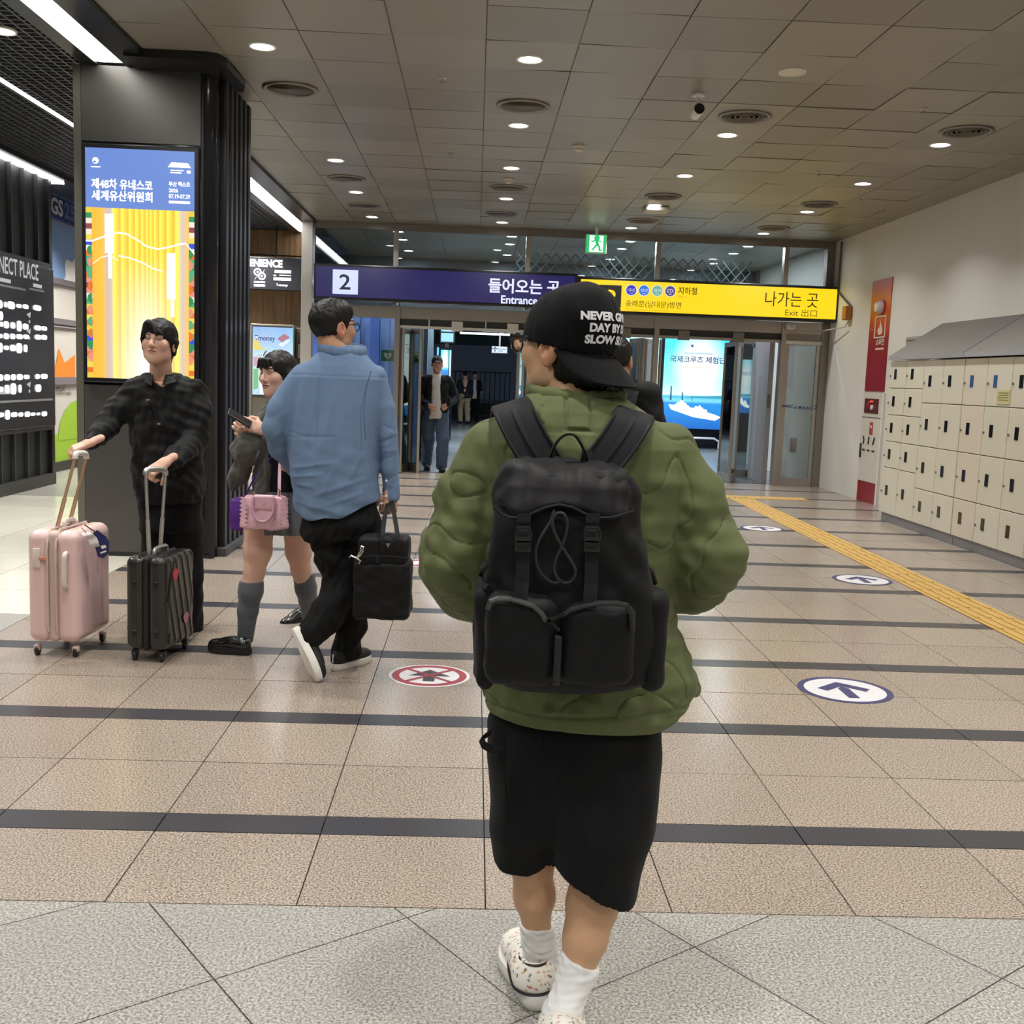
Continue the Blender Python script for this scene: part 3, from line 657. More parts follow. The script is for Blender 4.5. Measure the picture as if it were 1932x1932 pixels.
for lx in (-1.5, .3, 2.2, 4.1):
    for ly in (17.6, 18.6, 20.2):
        n += 1
        t = thing('ceiling_light', f'lit downlight of the lobby beyond the glass, {ordn[(17.6, 18.6, 20.2).index(ly)]} from the glass in the {["first", "second", "third", "fourth"][(-1.5, .3, 2.2, 4.1).index(lx)]} row', 'light', (lx + .2, ly, CEIL), 'downlights beyond the glass front')
        link('rim', rim_me, None, t).matrix_parent_inverse.identity(); link('lens', lens_me, None, t).matrix_parent_inverse.identity()
        lo = bpy.data.objects.new('lobby_lamp', ll); COL.objects.link(lo); lo.location = (lx + .2, ly, CEIL - .03)
# canopy over the forecourt with a long tube, hanging signs
can = MB().box((-3.2, 21.5, 3.3), (30, 46, 3.4)).build('canopy_roof', mat('canopy', srgb(158, 176, 184), .5)); tag(can, kind='structure')
MB().box((-3.2, 45.8, 2.86), (30, 46, 3.3)).build('canopy_fascia', mat('canopy', srgb(158, 176, 184), .5), can)
for k in range(5): MB().box((-3.1, 31.0 + 3.0 * k, 3.16), (9, 31.2 + 3.0 * k, 3.3)).build('canopy_rib', mat('canopy', srgb(158, 176, 184), .5), can)
for k in range(4): MB().box((-.9, 26.0 + .9 * k, 3.12), (9, 26.12 + .9 * k, 3.3)).build('canopy_rib', mat('canopy', srgb(158, 176, 184), .5), can)
t = thing('fluorescent_tube', 'long thin lit tube under the canopy beyond the entrance', 'light', at(920, 630, 25))
a, b = at(868, 628, 25), at(962, 631, 25)
MB().tube([a, (b.x, b.y, a.z)], .022, 8).build('tube', emit('tube_white', (.9, 1, .95, 1), 3.0), t); MB().box((a.x + .9, 25.05, a.z), (a.x + 1.0, 25.15, 3.3)).build('hanger', M_STEEL2, t)
E_PALE = emit('pale_sign', srgb(206, 222, 246), 1.1); M_GT = emit('sign_greyblue', srgb(90, 110, 150), .8)
for (tl, br, y, lb, arrow) in (((911, 615), (961, 628), 24.0, 'pale lit hanging sign, upper one seen through the entrance doors', 0), ((928, 653), (957, 667), 30.0, 'pale lit arrow sign, lower one seen through the entrance doors', 1)):
    x0, x1, z0, z1 = rect_y(tl, br, y); t = thing('direction_sign', lb, 'sign', ((x0 + x1) / 2, y, z0))
    MB().box((x0, y, z0), (x1, y + .1, z1)).build('box', M_STEEL2, t); MB().quad((x0 + .01, y - .004, z0 + .01), (x1 - .01, y - .004, z0 + .01), (x1 - .01, y - .004, z1 - .01), (x0 + .01, y - .004, z1 - .01)).build('face', E_PALE, t)
    ax = x0 + (x1 - x0) * .2; hh = (z1 - z0)
    MB().add([(ax - .02, y - .008, z0 + hh * .2), (ax + .02, y - .008, z0 + hh * .2), (ax + .02, y - .008, z0 + hh * .8), (ax - .02, y - .008, z0 + hh * .8), (ax - .1, y - .008, z0 + hh * .55), (ax - .06, y - .008, z0 + hh * .5), (ax, y - .008, z0 + hh * .85), (ax + .06, y - .008, z0 + hh * .5), (ax + .1, y - .008, z0 + hh * .55), (ax, y - .008, z0 + hh * .97)], [(0, 1, 2, 3), (4, 5, 6, 9), (6, 7, 8, 9)]).build('arrow', M_GT, t)
    for q, wd in ((.56, .5), (.26, .3)): MB().box((x0 + (x1 - x0) * .42, y - .008, z0 + hh * q), (x0 + (x1 - x0) * (.42 + wd), y - .004, z0 + hh * (q + .1))).build('print_line', M_GT, t)
    MB().box(((x0 + x1) / 2 - .02, y + .03, z1), ((x0 + x1) / 2 + .02, y + .07, 3.35)).build('hanger', M_STEEL2, t)
# row of dark metal cladding panels and slim lit strips to the left, lit advertising column
cl = MB().box((at(752, 700, 20).x - .3, 19.6, 0), (at(752, 700, 20).x - .1, 30, 3.0)).build('wall_side', mat('clad_dark', srgb(62, 74, 82), .35, .5)); tag(cl, kind='structure')
for i, px in enumerate((783, 792, 801, 812)):
    y = 20 + 1.6 * i; p = at(px, 700, y); MB().box((p.x - .09, y, 0), (p.x + .05, y + .2, 2.7 + .1 * i)).build('cladding_panel', mat('clad_grey', srgb(88, 100, 108), .35, .6), cl)
E_CY = emit('cyan_light', srgb(80, 190, 240), 1.6)
for px, y0, y1, Y in ((813, 652, 705, 28), (826, 655, 670, 30)):
    a, b = at(px - 1.2, y0, Y), at(px + 1.2, y1, Y); t = thing('lit_strip_sign', f'slim pale blue lit strip {"left of the advert" if px < 820 else "nearest the advert"} beyond the entrance', 'sign', b)
    MB().box((a.x, Y, b.z), (b.x, Y + .1, a.z)).build('lens', E_CY, t); MB().box((a.x - .02, Y + .1, 0), (b.x + .02, Y + .2, a.z)).build('post', M_DARKG, t)
Y = 26.0; x0, x1, z0, z1 = rect_y((832, 660), (850, 712), Y)
def advert_material(name, horizon=.36):
    """sky-to-sea picture on a backlit sheet"""
    if name in MATS: return MATS[name]
    m, nt, p = _new(name); tc = nt.nodes.new('ShaderNodeTexCoord'); sp = nt.nodes.new('ShaderNodeSeparateXYZ'); nt.links.new(tc.outputs['Generated'], sp.inputs[0])
    r = nt.nodes.new('ShaderNodeValToRGB'); e = r.color_ramp.elements
    e[0].position = 0; e[0].color = srgb(0, 96, 190); e[1].position = 1; e[1].color = srgb(40, 222, 236)
    for q, c in ((.16, srgb(0, 128, 214)), (.27, srgb(10, 140, 220)), (.30, srgb(120, 214, 240)), (.345, srgb(60, 180, 215)), (.36, srgb(214, 246, 250)), (.5, srgb(150, 236, 246)), (.72, srgb(110, 226, 240)), (.86, srgb(60, 214, 232))):
        k = e.new(q); k.color = c
    nt.links.new(sp.outputs[2], r.inputs[0])
    # bright round glow of the printed sky
    g = nt.nodes.new('ShaderNodeVectorMath'); g.operation = 'DISTANCE'; g.inputs[1].default_value = (.55, .5, .66)
    sc = nt.nodes.new('ShaderNodeVectorMath'); sc.operation = 'MULTIPLY'; sc.inputs[1].default_value = (1, 0, 1); ad = nt.nodes.new('ShaderNodeVectorMath'); ad.operation = 'ADD'; ad.inputs[1].default_value = (0, .5, 0)
    nt.links.new(tc.outputs['Generated'], sc.inputs[0]); nt.links.new(sc.outputs[0], ad.inputs[0]); nt.links.new(ad.outputs[0], g.inputs[0])
    mr = nt.nodes.new('ShaderNodeMapRange'); mr.inputs[1].default_value = .16; mr.inputs[2].default_value = .46; mr.inputs[3].default_value = 1; mr.inputs[4].default_value = 0
    nt.links.new(g.outputs['Value'], mr.inputs[0])
    gt = nt.nodes.new('ShaderNodeMath'); gt.operation = 'GREATER_THAN'; gt.inputs[1].default_value = .37; nt.links.new(sp.outputs[2], gt.inputs[0])
    ml = nt.nodes.new('ShaderNodeMath'); ml.operation = 'MULTIPLY'; nt.links.new(mr.outputs[0], ml.inputs[0]); nt.links.new(gt.outputs[0], ml.inputs[1])
    mx = nt.nodes.new('ShaderNodeMix'); mx.data_type = 'RGBA'; mx.inputs[7].default_value = (1, 1, 1, 1); nt.links.new(ml.outputs[0], mx.inputs[0]); nt.links.new(r.outputs[0], mx.inputs[6])
    n = nt.nodes.new('ShaderNodeTexNoise'); n.inputs['Scale'].default_value = 9; nt.links.new(tc.outputs['Generated'], n.inputs['Vector'])
    hs = nt.nodes.new('ShaderNodeHueSaturation'); m2 = nt.nodes.new('ShaderNodeMapRange'); m2.inputs[3].default_value = .9; m2.inputs[4].default_value = 1.1; nt.links.new(n.outputs['Fac'], m2.inputs[0]); nt.links.new(m2.outputs[0], hs.inputs['Value']); nt.links.new(mx.outputs[2], hs.inputs['Color'])
    p.inputs['Base Color'].default_value = (.02, .02, .02, 1); nt.links.new(hs.outputs[0], p.inputs['Emission Color']); p.inputs['Emission Strength'].default_value = 1.25
    MATS[name] = m; return m
AD = advert_material('cruise_print')
t = thing('advertising_column', 'narrow lit blue advertising column left of the dark street', 'advertisement', ((x0 + x1) / 2, Y, 0))
MB().box((x0 - .04, Y + .02, 0), (x1 + .04, Y + .3, z1 + .06)).build('case', M_BLACKG, t)
MB().box((x0, Y - .01, z0), (x1 - .06, Y + .02, z1)).build('face', AD, t); MB().box((x1 - .04, Y - .01, z0), (x1, Y + .02, z1)).build('edge_light', emit('edge_blue', srgb(190, 225, 255), 1.4), t)
x0, x1, z0, z1 = rect_y((833, 609), (855, 645), Y + 2)
t = thing('lit_shop_sign', 'pale blue lit panel above the narrow advertising column', 'sign', ((x0 + x1) / 2, Y + 2, z0))
MB().box((x0, Y + 2, z0), (x1, Y + 2.06, z1)).build('face', emit('pale_cyan', srgb(150, 214, 250), 1.2), t); MB().box((x0 - .03, Y + 2.06, z0 - .03), (x1 + .03, Y + 2.2, z1 + .03)).build('case', M_DARKG, t)
MB().box((x0, Y + 1.98, (z0 + z1) / 2 - .02), (x1, Y + 2.0, (z0 + z1) / 2 + .02)).build('bar', M_DARKG, t); MB().box((x0 + .1, Y + 2.1, -.02), (x0 + .2, Y + 2.2, z0)).build('post', M_DARKG, t)

def advert(tl, br, y, label, foot, full=True):
    x0, x1, z0, z1 = rect_y(tl, br, y); w, h = x1 - x0, z1 - z0
    t = thing('advertising_lightbox', label, 'advertisement', ((x0 + x1) / 2, y, 0))
    MB().cbox((x0 - .07, y + .02, 0), (x1 + .07, y + .35, z1 + .08), .03).build('case', M_BLACKG, t)
    MB().box((x0, y, z0), (x1, y + .02, z1)).build('picture', AD, t)
    def q(a, b): return (x0 + w * a, y - .01, z0 + h * b)
    E_HULL = emit('print_white', (1, 1, 1, 1), 1.6); E_NB = emit('print_navy', srgb(40, 92, 140), .9); E_OR = emit('print_orange', srgb(240, 170, 90), 1.1); E_TEAL = emit('print_teal', srgb(34, 110, 150), .9)
    MB().poly([q(.10, .255), (q(.14, .20)), q(.5, .125), q(.84, .095), q(.93, .135), q(.70, .185), q(.40, .235)]).build('ship_hull', E_HULL, t)
    d = MB()
    for a0, a1, b0, b1 in ((.18, .44, .22, .262), (.22, .40, .255, .285), (.27, .36, .28, .305), (.45, .72, .18, .225), (.50, .66, .22, .245), (.57, .62, .24, .26), (.80, .87, .14, .165)):
        d.quad(q(a0, b0), q(a1, b0 - .02), q(a1 - .02, b1 - .015), q(a0 + .02, b1))
    d.build('ship_decks', E_HULL, t)
    d = MB()
    for a, b0, b1, s in ((.13, .30, .45, .014), (.31, .30, .39, .012), (.46, .30, .36, .006)): d.quad(q(a - s, b0), q(a + s, b0), q(a + s * .7, b1), q(a - s * .7, b1))
    d.build('print_towers', E_TEAL, t)
    MB().poly([q(.35, .335), q(1, .33), q(1, .37), q(.7, .355), q(.5, .35)]).build('print_hills', emit('print_hill', srgb(60, 170, 200), 1.0), t)
    if full:
        L = Vector(q(.09, .705)); text_on('headline', '국제크루즈 체험단', L, (w * .86, 0, 0), (0, 0, h * .07), E_NB, t, bold=.02)
        MB().quad(q(.3, .80), q(.75, .80), q(.75, .812), q(.3, .812)).build('print_line', emit('print_pale', srgb(170, 215, 235), 1.0), t)
        MB().tube([q(.16, .657), q(.84, .655)], .03, 8, flat=.2).build('ribbon', E_OR, t)
        em = MB(); em.lathe([(0, 0), (.035, 0)], q(.42, .885), 14, 'Y'); em.build('emblem', E_NB, t)
    else: text_on('headline', '체험단', q(.1, .705), (w * .8, 0, 0), (0, 0, h * .07), E_NB, t)
    if foot:
        r = MB().tube([(x0 + w * .10, y - .15, 0), (x0 + w * .10, y - .15, .17), (x0 + w * .15, y - .15, .24), (x0 + w * .82, y - .15, .24), (x0 + w * .9, y - .15, .17), (x0 + w * .9, y - .15, 0)], .028, 8).build('guard_rail', mat('pale_rail', srgb(214, 216, 220), .3, .2), t, True)
    return t
advert((1256, 630), (1367, 811), 26.5, 'large lit blue cruise ship advertisement seen through the exit doors', True)
advert((1396, 678), (1415, 780), 25.5, 'narrow lit blue advertisement seen through the grey glass beside the exit', False, False)
advert((1150, 620), (1256, 800), 30.0, 'lit blue advertisement hidden mostly behind the door posts of the exit', False, False)
MB_ = MB().box((at(1262, 613, 22).x, 22, at(1262, 613, 22).z - .03), (at(1370, 617, 22).x, 22.08, at(1262, 613, 22).z)); t = thing('lit_batten', 'thin white lit batten above the cruise ship advertisement', 'light', at(1300, 613, 22)); MB_.build('tube', emit('tube_white', (.9, 1, .95, 1), 3.0), t); MB().box((at(1310, 613, 22).x, 22.02, at(1310, 613, 22).z), (at(1312, 613, 22).x, 22.06, 3.31)).build('hanger', M_STEEL2, t)
# dark street: fence and far kerb
fz = thing('street_fence', 'dim mesh fence far off in the dark street', 'fence', (0, 44, 0))
for i in range(13):
    x = at(850 + 9.4 * i, 700, 44).x; MB().tube([(x, 44, -.2), (x, 44, 1.75)], .018, 6).build('fence_post', mat('fence_grey', srgb(70, 76, 72), .6), fz)
MB().box((at(850, 700, 44).x, 44, 1.72), (at(965, 700, 44).x, 44.03, 1.77)).build('fence_rail', mat('fence_grey', srgb(70, 76, 72), .6), fz)
MB().box((at(850, 700, 44).x, 44.01, 0), (at(965, 700, 44).x, 44.03, .5)).build('fence_panel', mat('fence_low', srgb(60, 66, 58), .8), fz)
fl = bpy.data.lights.new('forecourt_fill', 'AREA'); fl.size = .6; fl.energy = 210; fl.color = (.8, .9, 1)  # unseen fill added to brighten the forecourt ground and canopy
for p in ((2, 24, 3.25), (5.5, 24, 3.25), (-.5, 24, 3.25), (0, 29, 3.2), (3, 29.5, 3.2)):
    lo = bpy.data.objects.new('forecourt_fill', fl); COL.objects.link(lo); lo.location = p
# ============================================================ lockers along the right wall
M_LOCK = mat('locker_cream', srgb(224, 220, 202), .5, noise=(3, .03)); M_LOCK2 = mat('locker_pink_cream', srgb(226, 216, 198), .5, noise=(3, .03))
M_SLOT = mat('locker_window', srgb(14, 14, 18), .12); M_SLOTB = mat('locker_window_blue', srgb(60, 96, 150), .2)
M_ROOF = mat('locker_roof', srgb(112, 109, 105), .55); M_LIP = mat('locker_lip', srgb(186, 186, 190), .35, .3)
LXF = 4.86; ZT = 1.875; PW = .486
def locker_bank(y_far, ncol, label, small_cols, extra_roof):
    y_near = y_far - PW * ncol
    t = thing('locker_bank', label, 'locker', (LXF + .25, (y_far + y_near) / 2, 0), 'luggage lockers on the right wall')
    MB().box((LXF + .022, y_near, .10), (WX, y_far, ZT)).build('carcass', mat('locker_gap', srgb(120, 116, 104), .6), t)
    MB().box((LXF + .03, y_near, 0), (WX, y_far, .095)).build('plinth', mat('plinth_grey', srgb(150, 150, 150), .4, .2), t)
    MB().box((LXF - .03, y_near, ZT + .01), (LXF + .05, y_far, ZT + .055)).build('roof_lip', M_LIP, t)
    MB().prism([(LXF - .03, y_near + .004, ZT + .055), (WX, y_near + .004, ZT + .46), (WX, y_near + .004, ZT + .055)], (0, y_far - y_near - .008, 0)).build('roof', M_ROOF, t)
    for c in range(ncol):
        ya = y_far - PW * c; yb = ya - PW
        if c < small_cols: zs = [.10, .637, .945, 1.252, 1.562, ZT]
        else: zs = [.10, .48, .945, 1.412, ZT]
        for k in range(len(zs) - 1):
            z0, z1 = zs[k], zs[k + 1]
            d = MB().cbox((LXF, yb + .004, z0 + .004), (LXF + .022, ya - .004, z1 - .004), .004).build('door', M_LOCK2 if (c + (0 if small_cols else 1)) % 4 == 0 and c > 0 or (small_cols == 0 and c == 0) else M_LOCK, t)
            ym = ya - PW * .36; zm = (z0 + z1) / 2 + .005
            blue = (small_cols == 0 and k == 3 and c < 2)
            MB().box((LXF - .004, ym - .034, zm - .058), (LXF + .002, ym + .034, zm + .058)).build('window', M_SLOTB if blue else M_SLOT, d)
            if not (k == 0 and c % 2 == 0 and small_cols == 0):
                MB().lathe([(.012, .002), (.012, -.012), (0, -.014)], (LXF, ya - .035, zm - .02), 8, 'X').build('lock', M_STEEL2, d)
    return t
locker_bank(12.64, 4, 'cream locker bank nearer the red fire cabinet, with two columns of small doors', 2, 0)
lb = locker_bank(10.684, 4, 'cream locker bank cut by the picture edge, doors all of one size', 0, 0)
t = thing('locker_notice', 'small yellow paper notice stuck on an upper locker door', 'notice', onx(1893, 749, LXF))
a, b = onx(1882, 735, LXF - .006), onx(1903, 763, LXF - .006)
MB().box((LXF - .006, b.y, b.z), (LXF - .001, a.y, a.z)).build('paper', mat('notice_yellow', srgb(212, 206, 150), .7), t)
for q in range(4):
    zz = a.z - .025 - .022 * q; MB().box((LXF - .008, b.y + .02, zz - .006), (LXF - .006, a.y - .02 - .015 * (q % 2), zz)).build('printed_line', mat('notice_ink', srgb(128, 134, 78), .7), t)
p = onx(1725, 645, WX); t = thing('wall_box', 'grey metal box on the white wall behind the locker roof', 'box', p)
a, b = onx(1711, 636, WX - .06), onx(1745, 660, WX - .06)
MB().cbox((WX - .07, b.y, b.z - .1), (WX, a.y, a.z), .008).build('case', mat('box_grey', srgb(160, 158, 154), .5), t); MB().box((WX - .075, b.y + .02, a.z - .05), (WX - .07, a.y - .02, a.z - .04)).build('seam', M_STEEL2, t)

# ============================================================ fire cabinet flush in the wall
FY0, FY1 = 14.26, 14.97
t = thing('fire_cabinet', 'tall red and white fire hose cabinet set in the white wall', 'cabinet', (WX, (FY0 + FY1) / 2, 0))
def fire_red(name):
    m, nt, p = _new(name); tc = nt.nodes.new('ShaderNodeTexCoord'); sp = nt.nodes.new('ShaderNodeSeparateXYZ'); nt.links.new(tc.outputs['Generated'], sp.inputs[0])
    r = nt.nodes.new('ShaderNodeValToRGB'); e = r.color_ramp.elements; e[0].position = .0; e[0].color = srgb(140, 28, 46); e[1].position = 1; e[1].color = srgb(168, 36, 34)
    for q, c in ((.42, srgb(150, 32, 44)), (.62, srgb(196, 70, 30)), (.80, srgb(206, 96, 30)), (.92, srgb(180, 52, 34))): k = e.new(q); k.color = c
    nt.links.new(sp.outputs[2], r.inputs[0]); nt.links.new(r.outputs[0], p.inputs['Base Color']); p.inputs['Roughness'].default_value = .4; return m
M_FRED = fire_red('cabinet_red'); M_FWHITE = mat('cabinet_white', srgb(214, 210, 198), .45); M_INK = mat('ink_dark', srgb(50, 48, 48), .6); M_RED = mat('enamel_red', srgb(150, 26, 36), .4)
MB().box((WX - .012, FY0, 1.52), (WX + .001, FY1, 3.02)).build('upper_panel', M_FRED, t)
MB().box((WX - .02, FY0, .285), (WX + .001, FY1, 1.505)).build('door', M_FWHITE, t)
MB().box((WX - .012, FY0, 0.0), (WX + .001, FY1, .28)).build('lower_panel', mat('lower_red', srgb(146, 16, 34), .4), t)
MB().box((WX - .03, FY0 - .07, 0), (WX + .001, FY0 - .01, 1.50)).build('side_frame', M_WHITE, t)
def wl(y, z): return (WX - .022, y, z)
yc = (FY0 + FY1) / 2
p = onx(1662, 580, WX - .03); MB().lathe([(.085, .0), (.085, -.05), (.06, -.09), (0, -.10)], (WX - .01, p.y, p.z), 20, 'X').build('alarm_lamp', mat('lamp_pale', srgb(216, 206, 204), .25), t, True)
MB().lathe([(.10, .0), (.10, -.012), (.085, -.014)], (WX - .01, p.y - .02, p.z), 20, 'X').build('lamp_collar', M_RED, t, True)
a, b = onx(1653, 599, WX - .016), onx(1669, 636, WX - .016); fr = MB()
ya, yb, za, zb = a.y, b.y, a.z, b.z
for (c0, c1) in (((ya, za), (yb, za)), ((yb, za), (yb, zb)), ((yb, zb), (ya, zb)), ((ya, zb), (ya, za))): fr.tube([(WX - .016, *c0), (WX - .016, *c1)], .012, 6)
fr.build('pictogram_frame', mat('print_cream', srgb(224, 206, 190), .5), t)
fw, fh, fc, fb = abs(ya - yb), za - zb, (ya + yb) / 2, zb
MB().poly([(WX - .018, fc + fw * m, fb + fh * n) for m, n in ((.0, .12), (.18, .16), (.26, .32), (.2, .5), (.1, .44), (.06, .62), (-.04, .88), (-.06, .66), (-.18, .5), (-.26, .34), (-.2, .18))][::-1]).build('flame_pictogram', mat('print_cream', srgb(224, 206, 190), .5), t)
a, b = onx(1652, 652, WX - .016), onx(1668, 640, WX - .016)
text_on('lettering', '소화전', (WX - .016, a.y, a.z), (0, b.y - a.y, 0), (0, 0, .09), mat('print_cream', srgb(224, 206, 190), .5), t, bold=.03)
MB().box((WX - .016, a.y, a.z - .06), (WX - .012, b.y, a.z - .035)).build('print_line', mat('print_cream', srgb(224, 206, 190), .5), t)
MB().cbox((WX - .03, FY0 + .12, 1.22), (WX - .018, FY1 - .08, 1.42), .01).build('control_plate', mat('plate_dark_red', srgb(96, 22, 30), .35), t)
MB().lathe([(.05, 0), (.045, -.02), (0, -.022)], (WX - .03, FY1 - .26, 1.33), 16, 'X').build('alarm_bell', M_RED, t, True)
MB().lathe([(.035, 0), (.03, -.02), (0, -.022)], (WX - .03, FY0 + .32, 1.30), 16, 'X').build('push_button', M_WHITE, t, True)
MB().box((WX - .034, yc - .05, 1.375), (WX - .03, yc + .06, 1.39)).build('indicator', emit('red_led', (1, .05, .03, 1), 3), t)
MB().box((WX - .023, FY0, 1.16), (WX - .02, FY1, 1.168)).build('door_joint', M_INK, t)
MB().box((WX - .024, yc - .09, .93), (WX - .02, yc + .03, 1.10)).build('red_label', mat('label_red', srgb(176, 60, 56), .5), t)
MB().box((WX - .027, yc - .06, 1.02), (WX - .024, yc, 1.06)).build('label_mark', M_FWHITE, t)
for k, q in enumerate((.20, .02, -.16)):
    MB().tube([wl(yc + q + .02, .80), wl(yc + q, .84), wl(yc + q - .03 * (k - 1), .90)], .014, 6).build('instruction_figure', M_INK, t)
    MB().box((WX - .024, yc + q - .05, .70), (WX - .02, yc + q + .05, .725)).build('print_line', M_INK, t)
MB().cbox((WX - .04, FY1 - .07, .60), (WX - .018, FY1 - .04, .80), .005).build('handle', M_INK, t)

# ============================================================ left: slatted black wall with directory board
SX = -5.217; SY1 = 13.61
ws = MB().box((SX - .6, -8.2, 0), (SX - .03, SY1 - .08, 3.7)).build('wall_left', mat('slat_back', srgb(26, 27, 28), .6)); tag(ws, kind='structure')
MB().box((SX - .6, SY1 - .09, 0), (SX + .02, SY1, 3.7)).build('end_post', M_BLACK, ws)
MB().box((SX - .03, 4, 0), (SX + .03, SY1, .14)).build('skirting', mat('skirt_grey', srgb(62, 62, 60), .45, .3), ws)
M_SLAT = mat('slat_grey', srgb(62, 64, 66), .4, .4)
for px in (20, 45, 70, -6, -35, -70, -110):
    p = onx(px, 400, SX); MB().box((SX - .03, p.y - .010, 2.68), (SX + .012, p.y + .010, 3.69)).build('upper_slat', M_SLAT, ws)
for px in (27, 52, 75, 2, -30, -65, -110):
    p = onx(px, 860, SX); MB().box((SX - .03, p.y - .012, .14), (SX + .012, p.y + .012, .70)).build('lower_slat', M_SLAT, ws)
MB().box((SX - .03, 8, 2.62), (SX + .02, SY1 - .09, 2.68)).build('ledge', mat('ledge_grey', srgb(74, 74, 72), .4, .4), ws)
MB().box((SX - .03, 8, .68), (SX + .03, SY1 - .09, .72)).build('ledge', mat('ledge_grey', srgb(74, 74, 72), .4, .4), ws)
BX = SX + .075
t = thing('directory_board', 'black lit directory board with rows of white lettering on the slatted wall', 'sign', (BX, 12.6, .72))
a, b = onx(-160, 470, BX), onx(94, 505, BX)
MB().cbox((SX + .032, 11.0, .73), (BX, 13.50, 2.61), .01).build('board', mat('board_black', srgb(36, 38, 44), .35), t)
E_B = emit('board_letter', (1, 1, 1, 1), 2.6); E_BG = emit('board_title', srgb(200, 202, 198), .8); M_RULE = mat('board_rule', srgb(150, 152, 154), .5)
def on_board(s, y0, y1, z0, z1, m, **k): return text_on('lettering', s, (BX + .004, y0, z0), (0, y1 - y0, 0), (0, 0, z1 - z0), m, t, **k)
def by(px, py): return onx(px, py, BX)
e = by(72, 527); on_board('CONNECT PLACE', 11.55, e.y, e.z - .02, by(72, 500).z, E_BG, bold=.012)
def blob(py, x0, x1, hpx, ry=0):
    """a run of overexposed glowing letters, each a rounded lump"""
    a, b = by(max(x0, -60), py + ry), by(x1, py + ry); hh = hpx / 2 * (b.z - by(x1, py + ry + 1).z); n = 14
    cy, ry_ = (a.y + b.y) / 2, abs(b.y - a.y) / 2
    MB().poly([(BX + .006, cy + ry_ * math.copysign(abs(math.cos(q)) ** .6, math.cos(q)), a.z + hh * math.copysign(abs(math.sin(q)) ** .7, math.sin(q))) for q in [2 * math.pi * k / n for k in range(n)]]).build('glowing_letter', E_B, t)
for py, runs in ((578, ((-40, -30, 12), (-26, -14, 14), (-10, 4, 16), (7, 12, 10), (13, 27, 14), (30, 40, 7), (42, 53, 8), (62, 77, 10))), (600, ((-30, -10, 16), (-6, 5, 17))), (616, ((-36, -20, 12), (-16, -4, 10), (-2, 5, 9), (6, 16, 13), (19, 28, 12), (31, 40, 20), (42, 53, 11), (64, 77, 9), (77, 88, 8))),
                 (635, ((-30, -10, 10), (-6, 4, 8), (6, 16, 11), (18, 28, 10), (30, 42, 9), (43, 54, 8), (65, 77, 9), (77, 88, 9))), (657, ((-24, -8, 14), (-4, 4, 18), (6, 16, 8), (18, 29, 12), (30, 41, 19), (44, 51, 14))),
                 (711, ((-30, -10, 12), (-6, 5, 12), (7, 18, 11), (20, 29, 11), (31, 42, 11), (44, 55, 8), (66, 74, 9), (76, 89, 9))), (733, ((-30, -16, 12), (-12, 6, 10), (8, 17, 16), (19, 30, 21), (34, 40, 15), (66, 77, 14))), (782, ((-40, -20, 10), (-12, 7, 9), (9, 18, 18), (20, 32, 9), (34, 43, 8), (46, 56, 10), (57, 66, 6), (68, 75, 5), (78, 88, 9)))):
    for x0_, x1_, hp_ in runs: blob(py, x0_, x1_, hp_, (x0_ - 45) * (.10 if py < 620 else .03 if py < 700 else -.03))
for py in (543, 752):
    q = by(48, py + 4); MB().box((BX + .001, 11.1, q.z - .012), (BX + .006, q.y if py == 543 else 13.4, q.z + .012)).build('rule', M_RULE, t)
    q2 = by(18, py - 12); MB().box((BX + .001, q2.y - .25, q2.z - .02), (BX + .006, q2.y + .02, q2.z + .02)).build('floor_caption', E_BG, t)
q = by(82, 550); MB().box((BX + .001, q.y - .42, q.z - .012), (BX + .006, q.y, q.z + .012)).build('rule', M_RULE, t); MB().box((BX + .001, q.y - .3, q.z + .03), (BX + .006, q.y - .06, q.z + .07)).build('floor_caption', E_BG, t)
for py in (597, 628, 728):
    q = by(56, py); MB().poly([(BX + .005, q.y - .10, q.z + .02), (BX + .005, q.y + .02, q.z + .05), (BX + .005, q.y, q.z - .02)]).build('arrow', E_BG, t); MB().lathe([(0, 0), (.022, 0)], (BX + .005, q.y - .02, q.z - .06), 10, 'X').build('dot', E_BG, t)

# ---- painted shop wall behind, with blue fascia
MX = -5.779
wm = MB().box((MX - .2, SY1 - .1, 0), (MX, 18.2, CEIL)).build('wall_left_shop', mat('mural_white', srgb(196, 190, 184), .5)); tag(wm, kind='structure')
def strip(z0, z1, col, nm, proud=.004): return MB().box((MX, SY1, z0), (MX + proud, 18.2, z1)).build(nm, mat('mural_' + nm, col, .5), wm)
strip(2.62, 3.40, srgb(126, 156, 200), 'sky_band'); strip(2.56, 2.64, srgb(104, 98, 104), 'shelf_band', .05); strip(2.02, 2.10, srgb(110, 106, 110), 'rail_band', .05); strip(1.98, 2.0, srgb(140, 136, 140), 'thin_rail', .04)
strip(1.2, 1.30, srgb(118, 112, 116), 'dado_band', .05); strip(0, .13, srgb(54, 54, 52), 'skirting_band', .05)
q0, q1 = onx(104, 838, MX).z, onx(104, 868, MX).z
MB().box((MX, SY1, .13), (MX + .006, 18.2, onx(110, 818, MX).z)).build('painted_meadow', mat('mural_green', srgb(150, 186, 62), .5), wm)
c = onx(146, 820, MX); MB().poly([(MX + .01, c.y + .75 * math.cos(a), c.z - .05 + .55 * math.sin(a)) for a in [math.pi * k / 20 for k in range(21)]]).build('painted_hill', mat('mural_green', srgb(150, 186, 62), .5), wm)
